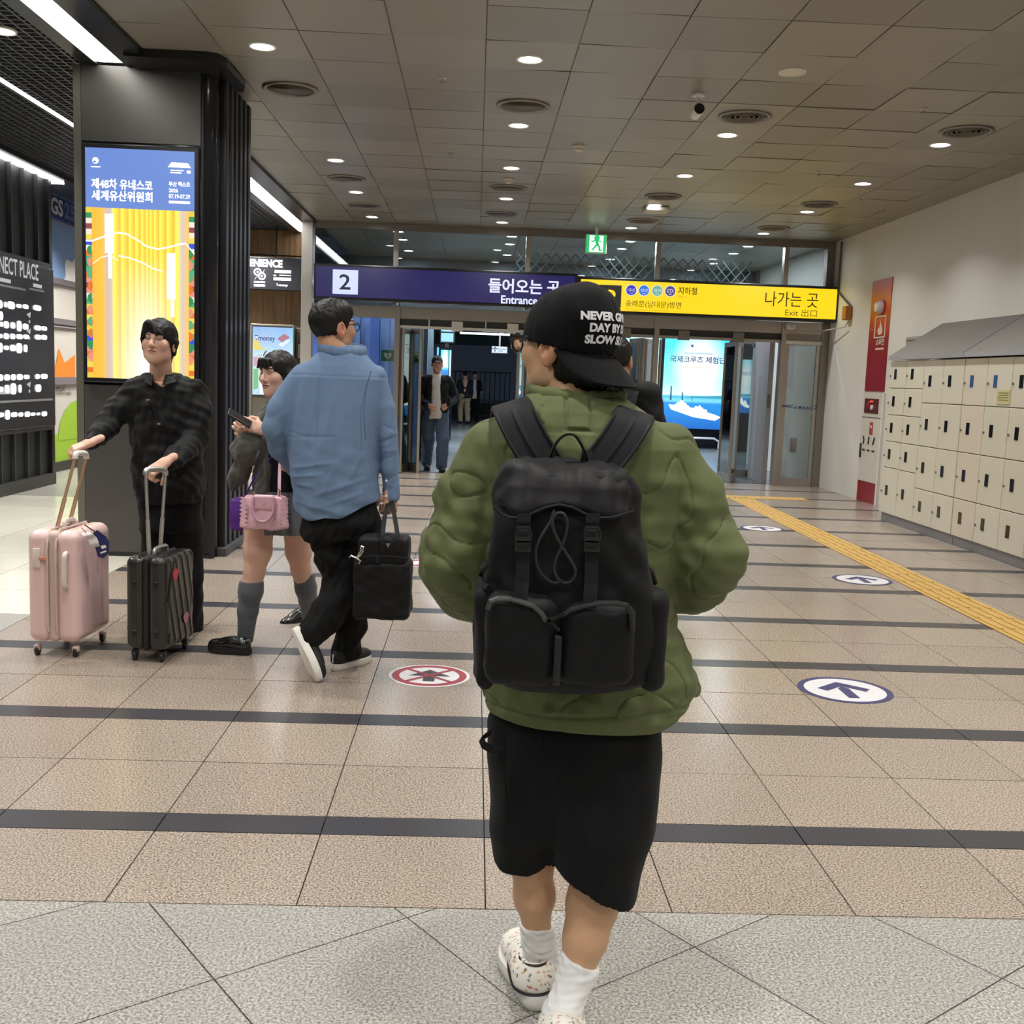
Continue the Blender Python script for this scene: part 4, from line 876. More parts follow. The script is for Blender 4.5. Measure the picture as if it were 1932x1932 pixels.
c = onx(140, 515, MX); MB().poly([(MX + .008, c.y + r * math.cos(a), 2.64 + r * .8 * math.sin(a)) for r, a in [(.42 + .06 * math.sin(5 * math.pi * k / 20), math.pi * k / 24) for k in range(25)]]).build('painted_cloud', M_WHITE, wm)
MB().box((MX, 14.9, 1.3), (MX + .006, 15.12, 1.95)).build('painted_curtain', mat('mural_navy', srgb(44, 62, 96), .5), wm)
MB().poly([(MX + .01, y, z) for y, z in ((15.1, 1.3), (15.9, 1.3), (15.9, 1.62), (15.5, 1.5), (15.3, 1.7))]).build('painted_shape', mat('mural_orange', srgb(222, 130, 50), .5), wm)
e = onx(106, 745, MX + .01); f = onx(122, 733, MX + .01)
text_on('lettering', 'travel', (MX + .012, e.y, e.z), (0, f.y - e.y + .0, 0), (0, 0, .16), mat('mural_ink', srgb(90, 88, 90), .6), wm)
e = onx(124, 746, MX + .01); f = onx(134, 738, MX + .01); text_on('lettering', 'with', (MX + .012, e.y, e.z), (0, f.y - e.y, 0), (0, 0, .07), mat('mural_ink', srgb(90, 88, 90), .6), wm)
t = thing('shop_fascia', 'dark blue shop sign with pale letters above the painted wall', 'sign', (MX, 15.5, 3.4)); MB().box((MX - .002, 15.0, 3.5), (MX + .056, 15.1, 3.6)).build('bracket', M_BLACK, wm); MB().box((MX - .002, 17.0, 3.5), (MX + .056, 17.1, 3.6)).build('bracket', M_BLACK, wm)
MB().box((MX + .055, SY1 + .6, 3.40), (MX + .12, 18.0, 3.70)).build('panel', mat('fascia_blue', srgb(44, 58, 122), .4), t)
e = onx(99, 404, MX + .125); text_on('lettering', 'GS', (MX + .125, e.y - .05, 3.45), (0, .42, 0), (0, 0, .22), mat('fascia_letter', srgb(196, 192, 204), .4), t, bold=.03); text_on('lettering', '25', (MX + .125, e.y + .42, 3.45), (0, .40, 0), (0, 0, .22), mat('fascia_letter2', srgb(96, 122, 160), .4), t, bold=.03)

# ============================================================ wooden end wall with kiosk and hanging sign
WY = 18.0
M_WOOD = None
def wood(name):
    m, nt, p = _new(name); tc = nt.nodes.new('ShaderNodeTexCoord'); mp = nt.nodes.new('ShaderNodeMapping'); mp.inputs['Scale'].default_value = (9, 9, .5); nt.links.new(tc.outputs['Object'], mp.inputs[0])
    n = nt.nodes.new('ShaderNodeTexNoise'); n.inputs['Scale'].default_value = 2.2; n.inputs['Detail'].default_value = 6; nt.links.new(mp.outputs[0], n.inputs['Vector'])
    r = nt.nodes.new('ShaderNodeValToRGB'); e = r.color_ramp.elements; e[0].position = .3; e[0].color = srgb(112, 84, 54); e[1].position = .75; e[1].color = srgb(158, 124, 82); nt.links.new(n.outputs['Fac'], r.inputs[0]); nt.links.new(r.outputs[0], p.inputs['Base Color']); p.inputs['Roughness'].default_value = .45; return m
M_WOOD = wood('oak_panel')
wx0, wx1 = at(440, 500, WY).x - 1.2, at(578, 500, WY).x
we = MB().box((wx0, WY + .03, 0), (wx1, WY + .2, 3.8)).build('wall_end', mat('wood_gap', srgb(40, 30, 22), .8)); tag(we, kind='structure')
zsplit = at(520, 482, WY).z; xm = at(521, 480, WY).x
for a, b in ((wx0, xm), (xm, wx1)):
    MB().box((a + .012, WY, zsplit + .01), (b - .012, WY + .03, 3.75)).build('wood_panel', M_WOOD, we)
MB().box((wx0, WY, 0), (wx1 - .09, WY + .03, zsplit - .01)).build('wood_panel', M_WOOD, we)
MB().box((wx1 - .075, WY - .05, 0), (wx1, WY + .03, 3.75)).build('wood_panel', mat('oak_edge', srgb(186, 150, 100), .45), we)
x0, x1, z0, z1 = rect_y((440, 482), (567, 549), WY - .5)
t = thing('convenience_sign', 'black hanging sign with glowing white lettering and icons on the wooden wall', 'sign', ((x0 + x1) / 2, WY - .5, z0))
MB().cbox((x0, WY - .49, z0), (x1, WY - .3, z1), .01).build('case', mat('board_black', srgb(36, 38, 44), .35), t)
for fx in (.62,): MB().box((x0 + (x1 - x0) * fx - .012, WY - .42, z1), (x0 + (x1 - x0) * fx + .012, WY - .38, 3.76)).build('hanger', M_BLACK, t)
ys = WY - .495
E_SG = emit('sign_glow', (1, 1, 1, 1), 2.2)
text_y('lettering', 'CONVENIENCE', 425, 486, 533, 501, ys, E_SG, t, bold=.05)

for qa, qb in (((479, 530), (500, 534)), ((479, 536), (500, 541))):
    a, b = at(*qa, ys), at(*qb, ys); MB().quad((a.x, ys, b.z), (b.x, ys, b.z), (b.x, ys, a.z), (a.x, ys, a.z)).build('caption', E_SG, t)
text_y('lettering', 'T-money', 521, 535, 543, 541, ys, E_SG, t, bold=.03)
ic = MB()
for (px, py, r) in ((486, 513, 7), (494, 521, 7)):
    c = at(px, py, ys); rr = r * WY / F_PX
    ic.lathe([(rr * .62, 0), (rr, 0)], (c.x, ys, c.z), 18, 'Y'); ic.lathe([(0, 0), (rr * .3, 0)], (c.x, ys, c.z), 10, 'Y')
ic.ribbon([at(481, 527, ys), at(484, 522, ys)], .03, .002, (1, 0, 1)); ic.ribbon([at(496, 514, ys), at(499, 509, ys)], .03, .002, (1, 0, 1)); ic.build('exchange_icon', E_SG, t)
ic = MB()
for (qa, qb) in (((518, 509), (549, 516)), ((516, 518.5), (521, 521)), ((527, 518.5), (549, 521)), ((516, 523), (549, 530))):
    a, b = at(*qa, ys), at(*qb, ys); ic.quad((a.x, ys, b.z), (b.x, ys, b.z), (b.x, ys, a.z), (a.x, ys, a.z))
ic.build('card_icon', E_SG, t)
KY = WY - .75
x0, x1, z0, z1 = rect_y((472, 610), (572, 760), KY)
t = thing('ticket_kiosk', 'tall grey card kiosk with a bright blue screen before the wooden wall', 'kiosk', ((x0 + x1) / 2, KY, 0))
MB().cbox((x0, KY + .02, 0), (x1 - .16, KY + .42, z1), .02).build('cabinet', mat('kiosk_grey', srgb(112, 106, 94), .45, .2), t)
MB().cbox((x1 - .16, KY + .16, 0), (x1, KY + .42, z1 - .03), .02).build('side_case', mat('kiosk_dark', srgb(84, 76, 64), .5), t)
MB().cbox((x0, KY, z1 - .03), (x1 - .16, KY + .1, z1), .008).build('top_edge', M_STEEL, t); MB().cbox((x0, KY, 0), (x0 + .03, KY + .1, z1), .008).build('left_edge', M_STEEL, t); MB().cbox((x1 - .19, KY, 0), (x1 - .16, KY + .1, z1), .008).build('right_edge', M_STEEL, t)
a, b = at(477, 616, KY), at(552, 747, KY)
MB().box((a.x - .02, KY + .005, b.z - .02), (b.x + .02, KY + .03, a.z + .02)).build('bezel', M_DARKG, t)
def kiosk_screen():
    m, nt, p = _new('kiosk_screen'); tc = nt.nodes.new('ShaderNodeTexCoord'); sp = nt.nodes.new('ShaderNodeSeparateXYZ'); nt.links.new(tc.outputs['Generated'], sp.inputs[0])
    r = nt.nodes.new('ShaderNodeValToRGB'); e = r.color_ramp.elements; e[0].position = 0; e[0].color = srgb(190, 226, 250); e[1].position = 1; e[1].color = srgb(104, 180, 242)
    k = e.new(.6); k.color = srgb(196, 232, 250)
    nt.links.new(sp.outputs[2], r.inputs[0]); n = nt.nodes.new('ShaderNodeTexNoise'); n.inputs['Scale'].default_value = 2.5; nt.links.new(tc.outputs['Generated'], n.inputs['Vector'])
    mx = nt.nodes.new('ShaderNodeMix'); mx.data_type = 'RGBA'; mx.inputs[0].default_value = .25; nt.links.new(r.outputs[0], mx.inputs[6]); nt.links.new(n.outputs['Color'], mx.inputs[7]); nt.links.new(mx.outputs[2], p.inputs['Emission Color']); p.inputs['Emission Strength'].default_value = 1.1; p.inputs['Base Color'].default_value = (.02, .02, .02, 1); return m
MB().box((a.x, KY, b.z), (b.x, KY + .006, a.z)).build('screen', kiosk_screen(), t)
ks = KY - .004
ks_t = KY - .010
text_y('screen_lettering', 'Tmoney', 480, 632, 519, 645, ks_t, emit('ink_blue', srgb(44, 62, 150), .8), t, bold=.012)
def scr(nm, pts, m): return MB().poly([at(px, py, ks) for px, py in pts]).build(nm, m, t)
scr('card_picture', ((523, 639), (536, 630), (547, 636), (533, 647)), emit('card_pink', srgb(190, 130, 150), .9)); scr('card_picture', ((525, 650), (538, 640), (548, 642), (533, 655)), emit('card_pale', srgb(220, 236, 255), 1.1))
scr('screen_patch', ((479, 640), (486, 640), (492, 655), (504, 660), (479, 660)), emit('patch_yellow', srgb(240, 220, 110), 1.0)); scr('screen_patch', ((478, 673), (488, 673), (488, 690), (478, 690)), emit('patch_pink', srgb(216, 170, 190), 1.0)); scr('screen_patch', ((478, 696), (487, 696), (487, 732), (478, 736)), emit('patch_green', srgb(130, 200, 130), 1.0)); scr('screen_patch', ((490, 672), (552, 674), (552, 745), (490, 743)), emit('patch_white', srgb(226, 244, 255), 1.2))
p = at(565, 662, KY + .15); MB().cbox((p.x - .03, KY + .13, p.z - .11), (p.x + .03, KY + .17, p.z + .1), .01).build('handset', M_STEEL, t)

# ============================================================ black pillar with the big screen
PX0, PX1, PYF, PYB, PT = -3.09, -2.03, 8.55, 9.66, 3.72
t = thing('screen_pillar', 'square black clad pillar carrying a tall lit screen', 'pillar', ((PX0 + PX1) / 2, (PYF + PYB) / 2, 0)); tag(t)
r = .11
def pil_ring(z, r=r, grow=0):
    pts = []
    for cx, cy, a0 in ((PX1 - r, PYF + r, -90), (PX1 - .02, PYB - .02, 0), (PX0 + .02, PYB - .02, 90), (PX0 + .05, PYF + .05, 180)):
        rr = {-90: r, 0: .02, 90: .02, 180: .05}[a0]
        for k in range(7): a = math.radians(a0 + 15 * k); pts.append((cx + (rr + grow) * math.cos(a), cy + (rr + grow) * math.sin(a), z))
    return pts
MB().loft([pil_ring(0), pil_ring(PT)]).build('core', M_BLACKG, t, True)
fx0, fx1 = PX0 + .06, PX1 - .11
MB().box((fx0, PYF - .012, 3.17), (fx1, PYF + .01, PT)).build('upper_panel', M_GREYP, t)
MB().box((PX0, PYF - .010, .0), (PX0 + .056, PYF + .01, PT)).build('edge_panel', mat('edge_grey', srgb(104, 102, 92), .4, .4), t)
MB().box((fx0, PYF - .012, 0), (fx1, PYF + .01, 1.34)).build('lower_panel', mat('lower_dark', srgb(84, 81, 80), .35, .5, noise=(2, .1)), t)
MB().box((fx1 + .004, PYF - .004, 0), (fx1 + .02, PYF + .01, PT)).build('joint', M_BLACK, t)
for k in range(6):
    y0 = PYF + .16 + .165 * k
    MB().cbox((PX1 - .02, y0, 0.0), (PX1 + .045, y0 + .10, PT), .015).build('fin', mat('fin_black', srgb(13, 14, 24), .42, .2), t)
    MB().box((PX1 - .01, y0 + .102, .02), (PX1 + .008, y0 + .163, PT)).build('groove', M_BLACK, t)
MB().box((PX0, PYF - .02, 0), (PX1 + .0, PYF - .008, .03)).build('kick_strip', M_BLACK, t)
MB().cbox((PX1 - .02, PYF + .1, 0), (PX1 + .07, PYB, .07), .01).build('kick_strip', M_DARKG, t)
# the screen, hung on the pillar
x0, x1, z0, z1 = fx0 + .005, fx1 - .005, 1.36, 3.15
s = thing('display_screen', 'tall lit screen with blue heading over yellow light bars on the black pillar', 'screen', ((x0 + x1) / 2, PYF - .02, z0))
MB().cbox((x0, PYF - .045, z0), (x1, PYF - .012, z1), .008).build('bezel', mat('bezel_black', srgb(24, 24, 28), .3), s)
ax0, ax1, az0, az1 = x0 + .032, x1 - .032, z0 + .035, z1 - .035; aw, ah = ax1 - ax0, az1 - az0; sy = PYF - .046
zb = az1 - ah * .255
def sq(nm, a0, a1, b0, b1, m, lift=0): return MB().quad((ax0 + aw * a0, sy - lift, az0 + ah * b0), (ax0 + aw * a1, sy - lift, az0 + ah * b0), (ax0 + aw * a1, sy - lift, az0 + ah * b1), (ax0 + aw * a0, sy - lift, az0 + ah * b1)).build(nm, m, s)
def bars_material():
    m, nt, p = _new('yellow_bars'); tc = nt.nodes.new('ShaderNodeTexCoord'); sp = nt.nodes.new('ShaderNodeSeparateXYZ'); nt.links.new(tc.outputs['Generated'], sp.inputs[0])
    r = nt.nodes.new('ShaderNodeValToRGB'); e = r.color_ramp.elements
    stops = [(0, 242, 176, 50), (.11, 244, 186, 60), (.15, 205, 180, 160), (.20, 206, 190, 180)]
    xs = [.22, .305, .385, .45, .51, .56, .60, .64, .70, .775, .86]
    for i in range(len(xs) - 1):
        if len(stops) > 25: break
        stops += [(xs[i], 255, 238, 80), (xs[i] + (xs[i + 1] - xs[i]) * .82, 226, 180, 60)]
    stops += [(.865, 255, 240, 60), (.93, 206, 190, 176), (1, 244, 190, 70)]
    e[0].position = 0; e[0].color = srgb(*stops[0][1:]); e[1].position = 1; e[1].color = srgb(*stops[-1][1:])
    for q, *c in stops[1:-1]: k = e.new(q); k.color = srgb(*c)
    nt.links.new(sp.outputs[0], r.inputs[0])
    # the bars fade to white towards the lower middle of the picture
    d = nt.nodes.new('ShaderNodeMapRange'); d.inputs[1].default_value = .72; d.inputs[2].default_value = .1; nt.links.new(sp.outputs[2], d.inputs[0])
    w = nt.nodes.new('ShaderNodeMath'); w.operation = 'PINGPONG'; w.inputs[1].default_value = .55; nt.links.new(sp.outputs[0], w.inputs[0])
    w2 = nt.nodes.new('ShaderNodeMapRange'); w2.inputs[1].default_value = .2; w2.inputs[2].default_value = .5; nt.links.new(w.outputs[0], w2.inputs[0])
    ml = nt.nodes.new('ShaderNodeMath'); ml.operation = 'MULTIPLY'; nt.links.new(d.outputs[0], ml.inputs[0]); nt.links.new(w2.outputs[0], ml.inputs[1])
    mx = nt.nodes.new('ShaderNodeMix'); mx.data_type = 'RGBA'; mx.inputs[7].default_value = (1, .97, .82, 1); nt.links.new(ml.outputs[0], mx.inputs[0]); nt.links.new(r.outputs[0], mx.inputs[6])
    p.inputs['Base Color'].default_value = (.02, .02, .02, 1); nt.links.new(mx.outputs[2], p.inputs['Emission Color']); p.inputs['Emission Strength'].default_value = 1.2; return m
sq('picture', .055, .95, 0, .745, bars_material())
sq('heading_field', 0, 1, .745, 1, emit('heading_blue', srgb(112, 146, 222), .95))
pal = [srgb(240, 210, 70), srgb(40, 150, 90), srgb(250, 236, 220), srgb(150, 70, 80), srgb(246, 222, 90), srgb(50, 90, 220), srgb(236, 220, 210), srgb(238, 120, 40), srgb(90, 180, 130), srgb(236, 150, 130)]
seq = [0, 1, 2, 3, 2, 4, 5, 2, 7, 8, 1, 8, 7, 9, 3, 9, 2, 8, 0, 7, 4, 7, 0, 8, 5, 1, 9, 7, 0, 4, 7, 0]
for sd, (a0, a1) in enumerate(((0, .055), (.95, 1))):
    for k, c in enumerate(seq):
        b1 = .745 - .0233 * k; sq('border_patch', a0, a1, b1 - .0233, b1, emit('pal_%d' % c, pal[c], 1.0), .001)
    for k in range(10):
        z = az0 + ah * (.56 - .052 * k); xx = ax0 + aw * (a0 + (.052 if sd == 0 else .0)); sg = -1 if sd == 0 else 1; rr = aw * .045
        MB().poly([(xx + sg * rr * math.sin(a) * .95, sy - .003, z + rr * math.cos(a)) for a in [math.pi * q / 10 for q in range(11)]]).build('border_scroll', emit('pal_%d' % (1, 9, 8, 7)[k % 4], pal[(1, 9, 8, 7)[k % 4]], 1.0), s)
E_SW = emit('screen_white', (1, 1, 1, 1), 1.4)
def st_(txt, a0, b0, a1, b1, bold=.03): return text_on('lettering', txt, (ax0 + aw * a0, sy - .002, az0 + ah * b0), (aw * (a1 - a0), 0, 0), (0, 0, ah * (b1 - b0)), E_SW, s, bold=bold)
st_('제48차 유네스코', .055, .825, .615, .87); st_('세계유산위원회', .055, .775, .615, .82); st_('부산 벡스코', .765, .848, .96, .87); st_('2026', .765, .823, .85, .84); st_('07.19-07.29', .765, .797, .96, .816); sq('print_line', .765, .96, .776, .787, E_SW, .002)
sq('print_line', .055, .14, .916, .921, E_SW, .002); sq('print_line', .78, .90, .915, .920, E_SW, .002); sq('print_line', .78, .88, .905, .911, E_SW, .002); sq('print_line', .93, .965, .907, .919, E_SW, .002)
MB().poly([(ax0 + aw * a, sy - .002, az0 + ah * b) for a, b in ((.755, .93), (.97, .93), (.94, .95), (.79, .952))]).build('roof_emblem', E_SW, s)
cx, cz = ax0 + aw * .095, az0 + ah * .945
MB().poly([(cx + .024 * math.cos(a), sy - .002, cz + .024 * math.sin(a)) for a in [2 * math.pi * k / 20 for k in range(20)]]).build('round_emblem', E_SW, s); MB().poly([(cx - .006 + .012 * math.cos(a), sy - .003, cz - .008 + .008 * math.sin(a)) for a in [2 * math.pi * k / 14 for k in range(14)]]).build('round_emblem', emit('heading_blue', srgb(112, 146, 222), .95), s)
sq('light_bar', .175, .255, .55, .72, E_SW, .002); sq('light_bar', .205, .235, .44, .55, E_SW, .002); sq('light_bar', .745, .825, .36, .56, E_SW, .002); sq('light_bar', .78, .815, .28, .36, E_SW, .002)
for pts, m_ in (([(0, .60), (.06, .60), (.14, .615), (.22, .63), (.30, .64), (.38, .635), (.48, .61), (.56, .585), (.66, .575), (.76, .585), (.86, .60), (.92, .605), (1, .56)], .010), ([(.30, .54), (.42, .53), (.54, .51), (.62, .49), (.70, .48)], .008), ([(.06, .50), (.14, .53), (.22, .54), (.30, .52)], .004)):
    MB().ribbon([(ax0 + aw * a, sy - .004, az0 + ah * b) for a, b in pts], m_ * 1.2, .001, (0, 0, 1)).build('light_ribbon', E_SW, s)
# ============================================================ soft-body kit: signed distance fields meshed by surface nets
A_ = lambda p: np.array(p, float)
def smin(a, b, k):
    if k <= 0: return np.minimum(a, b)
    h = np.clip(.5 + .5 * (b - a) / k, 0, 1); return b + (a - b) * h - k * h * (1 - h)
def smax(a, b, k): return -smin(-a, -b, k)
class SDF:
    """list of shapes blended one after another"""
    def __init__(s): s.ops = []; s.lo = []; s.hi = []
    def _b(s, pts, r):
        pts = np.atleast_2d(A_(pts)); s.lo.append(pts.min(0) - r); s.hi.append(pts.max(0) + r)
    def cap(s, a, b, ra, rb=None, k=.02, cut=False, sq=None):
        """tapered capsule; sq = (axis vector, factor) flattens it along an axis"""
        a, b = A_(a), A_(b); rb = ra if rb is None else rb; d = b - a; L = max(d @ d, 1e-9)
        def f(P):
            q = P - a; t = np.clip(q @ d / L, 0, 1); v = q - t[:, None] * d
            if sq is not None:
                ax = A_(sq[0]); ax = ax / np.linalg.norm(ax); c = v @ ax; v = v + np.outer(c / sq[1] - c, ax)
            return np.sqrt((v * v).sum(1)) - (ra + (rb - ra) * t)
        s.ops.append((f, k, cut)); 
        if not cut: s._b([a, b], max(ra, rb) * 1.05 + k * .3)
        return s
    def chain(s, pts, rs, k=.02, **kw):
        for i in range(len(pts) - 1): s.cap(pts[i], pts[i + 1], rs[i], rs[i + 1], k, **kw)
        return s
    def ell(s, c, r, R=None, k=.02, cut=False):
        c, r = A_(c), A_(r); R = np.eye(3) if R is None else A_(R)
        def f(P):
            q = (P - c) @ R; n = np.sqrt(((q / r) ** 2).sum(1)); g = np.sqrt(((q / r ** 2) ** 2).sum(1)); return n * (n - 1) / np.maximum(g, 1e-9)
        s.ops.append((f, k, cut))
        if not cut: s._b([c], max(r) + k * .3)
        return s
    def spine(s, st, k=.02, n=2.3, cut=False):
        """elliptical sections stacked along z: (z, cx, cy, rx, ry)"""
        st = sorted(st); T = A_(st)
        def smooth(z, j):
            return np.interp(z, T[:, 0], T[:, j])
        def f(P):
            z = P[:, 2]; cx, cy, rx, ry = (smooth(z, j) for j in (1, 2, 3, 4))
            q = (np.abs((P[:, 0] - cx) / rx) ** n + np.abs((P[:, 1] - cy) / ry) ** n) ** (1 / n)
            d = (q - 1) * np.minimum(rx, ry)
            dz = np.maximum(T[0, 0] - z, z - T[-1, 0])
            return smax(d, dz, .015)
        s.ops.append((f, k, cut))
        if not cut:
            s.lo.append(A_([(T[:, 1] - T[:, 3]).min(), (T[:, 2] - T[:, 4]).min(), T[0, 0]]) - .02); s.hi.append(A_([(T[:, 1] + T[:, 3]).max(), (T[:, 2] + T[:, 4]).max(), T[-1, 0]]) + .02)
        return s
    def plane(s, p, nrm, k=.008):
        """cut away everything on the side the normal points to"""
        p, nrm = A_(p), A_(nrm); nrm = nrm / np.linalg.norm(nrm)
        s.ops.append((lambda P: -((P - p) @ nrm), k, True)); return s
    def rbox(s, c, h, r, R=None, k=.02, cut=False):
        c, h = A_(c), A_(h); R = np.eye(3) if R is None else A_(R)
        def f(P):
            q = np.abs((P - c) @ R) - (h - r); return np.sqrt((np.maximum(q, 0) ** 2).sum(1)) + np.minimum(q.max(1), 0) - r
        s.ops.append((f, k, cut))
        if not cut: s._b([c], np.linalg.norm(h) + .01)
        return s
    def __call__(s, P):
        d = None
        for f, k, cut in s.ops:
            e = f(P)
            if d is None: d = e
            elif cut: d = smax(d, -e, k)
            else: d = smin(d, e, k)
        return d
    def mesh(s, h, warp=None):
        lo = np.min(s.lo, 0) - 2 * h; hi = np.max(s.hi, 0) + 2 * h
        g = 4; n = np.ceil((hi - lo) / (h * g)).astype(int) + 1
        fn = s if warp is None else (lambda P: s(P) + warp(P))
        ci = np.stack(np.meshgrid(*[np.arange(m) for m in n], indexing='ij'), -1).reshape(-1, 3)
        cd = fn(lo + (ci + .5) * h * g).reshape(n)
        act = np.abs(cd) < h * g * 1.9
        N = n * g
        D = np.repeat(np.repeat(np.repeat(np.sign(cd) * 1.0, g, 0), g, 1), g, 2)
        ai = np.argwhere(act); off = np.stack(np.meshgrid(*[np.arange(g)] * 3, indexing='ij'), -1).reshape(-1, 3)
        fi = (ai[:, None, :] * g + off[None]).reshape(-1, 3)
        D[fi[:, 0], fi[:, 1], fi[:, 2]] = fn(lo + (fi + .5) * h)
        return surface_nets(D, lo + .5 * h, h)
def surface_nets(D, org, h):
    neg = D < 0; nx, ny, nz = D.shape
    c = sum(neg[i:nx - 1 + i, j:ny - 1 + j, k:nz - 1 + k].astype(np.int8) for i in (0, 1) for j in (0, 1) for k in (0, 1))
    cells = np.argwhere((c > 0) & (c < 8)); idx = -np.ones(c.shape, int); idx[tuple(cells.T)] = np.arange(len(cells))
    cor = [(i, j, k) for i in (0, 1) for j in (0, 1) for k in (0, 1)]
    V = {q: D[cells[:, 0] + q[0], cells[:, 1] + q[1], cells[:, 2] + q[2]] for q in cor}
    acc = np.zeros((len(cells), 3)); cnt = np.zeros(len(cells))
    for q in cor:
        for ax in range(3):
            if q[ax]: continue
            r = list(q); r[ax] = 1; r = tuple(r); a, b = V[q], V[r]; m = (a < 0) != (b < 0)
            t = np.where(m, a / np.where(np.abs(a - b) < 1e-12, 1, a - b), 0); p = np.zeros((len(cells), 3)); p[:] = q; p[:, ax] = t
            acc[m] += p[m]; cnt[m] += 1
    vert = org + (cells + acc / np.maximum(cnt, 1)[:, None]) * h
    faces = []
    for ax in range(3):
        u, v = (ax + 1) % 3, (ax + 2) % 3
        sl0 = [slice(None)] * 3; sl1 = [slice(None)] * 3; sl0[ax] = slice(0, -1); sl1[ax] = slice(1, None)
        e = np.argwhere(neg[tuple(sl0)] != neg[tuple(sl1)])
        e = e[(e[:, u] > 0) & (e[:, v] > 0) & (e[:, u] < D.shape[u] - 1) & (e[:, v] < D.shape[v] - 1)]
        flip = neg[e[:, 0], e[:, 1], e[:, 2]]
        q = []
        for du, dv in ((1, 1), (0, 1), (0, 0), (1, 0)):
            k = e.copy(); k[:, u] -= du; k[:, v] -= dv; q.append(idx[k[:, 0], k[:, 1], k[:, 2]])
        q = np.stack(q, 1); q[~flip] = q[~flip][:, ::-1]; faces.append(q[(q >= 0).all(1)])
    return vert, np.concatenate(faces)
def vnormals(v, f):
    n = np.zeros_like(v); a = np.cross(v[f[:, 2]] - v[f[:, 0]], v[f[:, 3]] - v[f[:, 1]])
    for i in range(4): np.add.at(n, f[:, i], a)
    return n / np.maximum(np.linalg.norm(n, axis=1), 1e-12)[:, None]
def np_mesh(name, v, f, col=None):
    me = bpy.data.meshes.new(name); me.vertices.add(len(v)); me.vertices.foreach_set('co', np.ascontiguousarray(v, dtype=np.float32).ravel())
    me.loops.add(f.size); me.polygons.add(len(f)); me.loops.foreach_set('vertex_index', f.ravel().astype(np.int32)); me.polygons.foreach_set('loop_start', np.arange(0, f.size, 4, dtype=np.int32))
    me.polygons.foreach_set('use_smooth', np.ones(len(f), dtype=bool)); me.update(calc_edges=True)
    if col is not None:
        ca = me.color_attributes.new('Col', 'FLOAT_COLOR', 'POINT'); ca.data.foreach_set('color', np.concatenate([col, np.ones((len(v), 1))], 1).astype(np.float32).ravel())
    return me
_frng = np.random.default_rng(11)
_W = [(_frng.normal(size=3), _frng.uniform(0, 6.28)) for _ in range(40)]
def wob(P, scale, n=6, seed=0, stretch=(1, 1, 1)):
    """smooth random field, about -1..1, wavelength ~ scale"""
    P = P * A_(stretch); o = 0
    for i in range(n):
        d, ph = _W[(i + seed * 7) % 40]; d = d / np.linalg.norm(d); o = o + np.sin(P @ d * (6.2832 / scale) * (1 + .35 * (i % 3 - 1)) + ph)
    return o / math.sqrt(n * .5) / 1.6
def soft(name, sdf, h, material, parent, disp=None, warp=None, col=None):
    v, f = sdf.mesh(h, warp)
    if disp is not None: v = v + vnormals(v, f) * disp(v)[:, None]
    return link(name, np_mesh(name, v, f, None if col is None else col(v)), material, parent)
def vcol_mat(name, rough=.5, sss=0.0, spec=.4):
    if name in MATS: return MATS[name]
    m, nt, p = _new(name); a = nt.nodes.new('ShaderNodeAttribute'); a.attribute_name = 'Col'
    tc = nt.nodes.new('ShaderNodeTexCoord'); n = nt.nodes.new('ShaderNodeTexNoise'); n.inputs['Scale'].default_value = 60; nt.links.new(tc.outputs['Object'], n.inputs['Vector'])
    mr = nt.nodes.new('ShaderNodeMapRange'); mr.inputs[3].default_value = .95; mr.inputs[4].default_value = 1.05; nt.links.new(n.outputs['Fac'], mr.inputs[0])
    hs = nt.nodes.new('ShaderNodeHueSaturation'); nt.links.new(a.outputs['Color'], hs.inputs['Color']); nt.links.new(mr.outputs[0], hs.inputs['Value']); nt.links.new(hs.outputs[0], p.inputs['Base Color'])
    p.inputs['Roughness'].default_value = rough; p.inputs['Specular IOR Level'].default_value = spec
    if sss: p.inputs['Subsurface Weight'].default_value = sss; p.inputs['Subsurface Radius'].default_value = (.01, .004, .002); p.inputs['Subsurface Scale'].default_value = .6
    MATS[name] = m; return m
M_SKIN = vcol_mat('skin', .5)
def cloth(name, col, rough=.8, weave=900, wstr=.15, fold=None, noise=(40, .10), sheen=.15):
    m = mat(name, col, rough, 0, .25, noise, (weave, wstr, .0006), sheen=sheen); return m
def frame(fwd, up=(0, 0, 1), roll=0.0):
    f = A_(fwd); f = f / np.linalg.norm(f); r = np.cross(f, A_(up)); r = r / np.linalg.norm(r); u = np.cross(r, f)
    if roll: c, s_ = math.cos(roll), math.sin(roll); r, u = r * c + u * s_, u * c - r * s_
    return np.stack([r, f, u], 1)          # columns: right, forward, up
SK = A_(srgb(214, 170, 138)[:3])
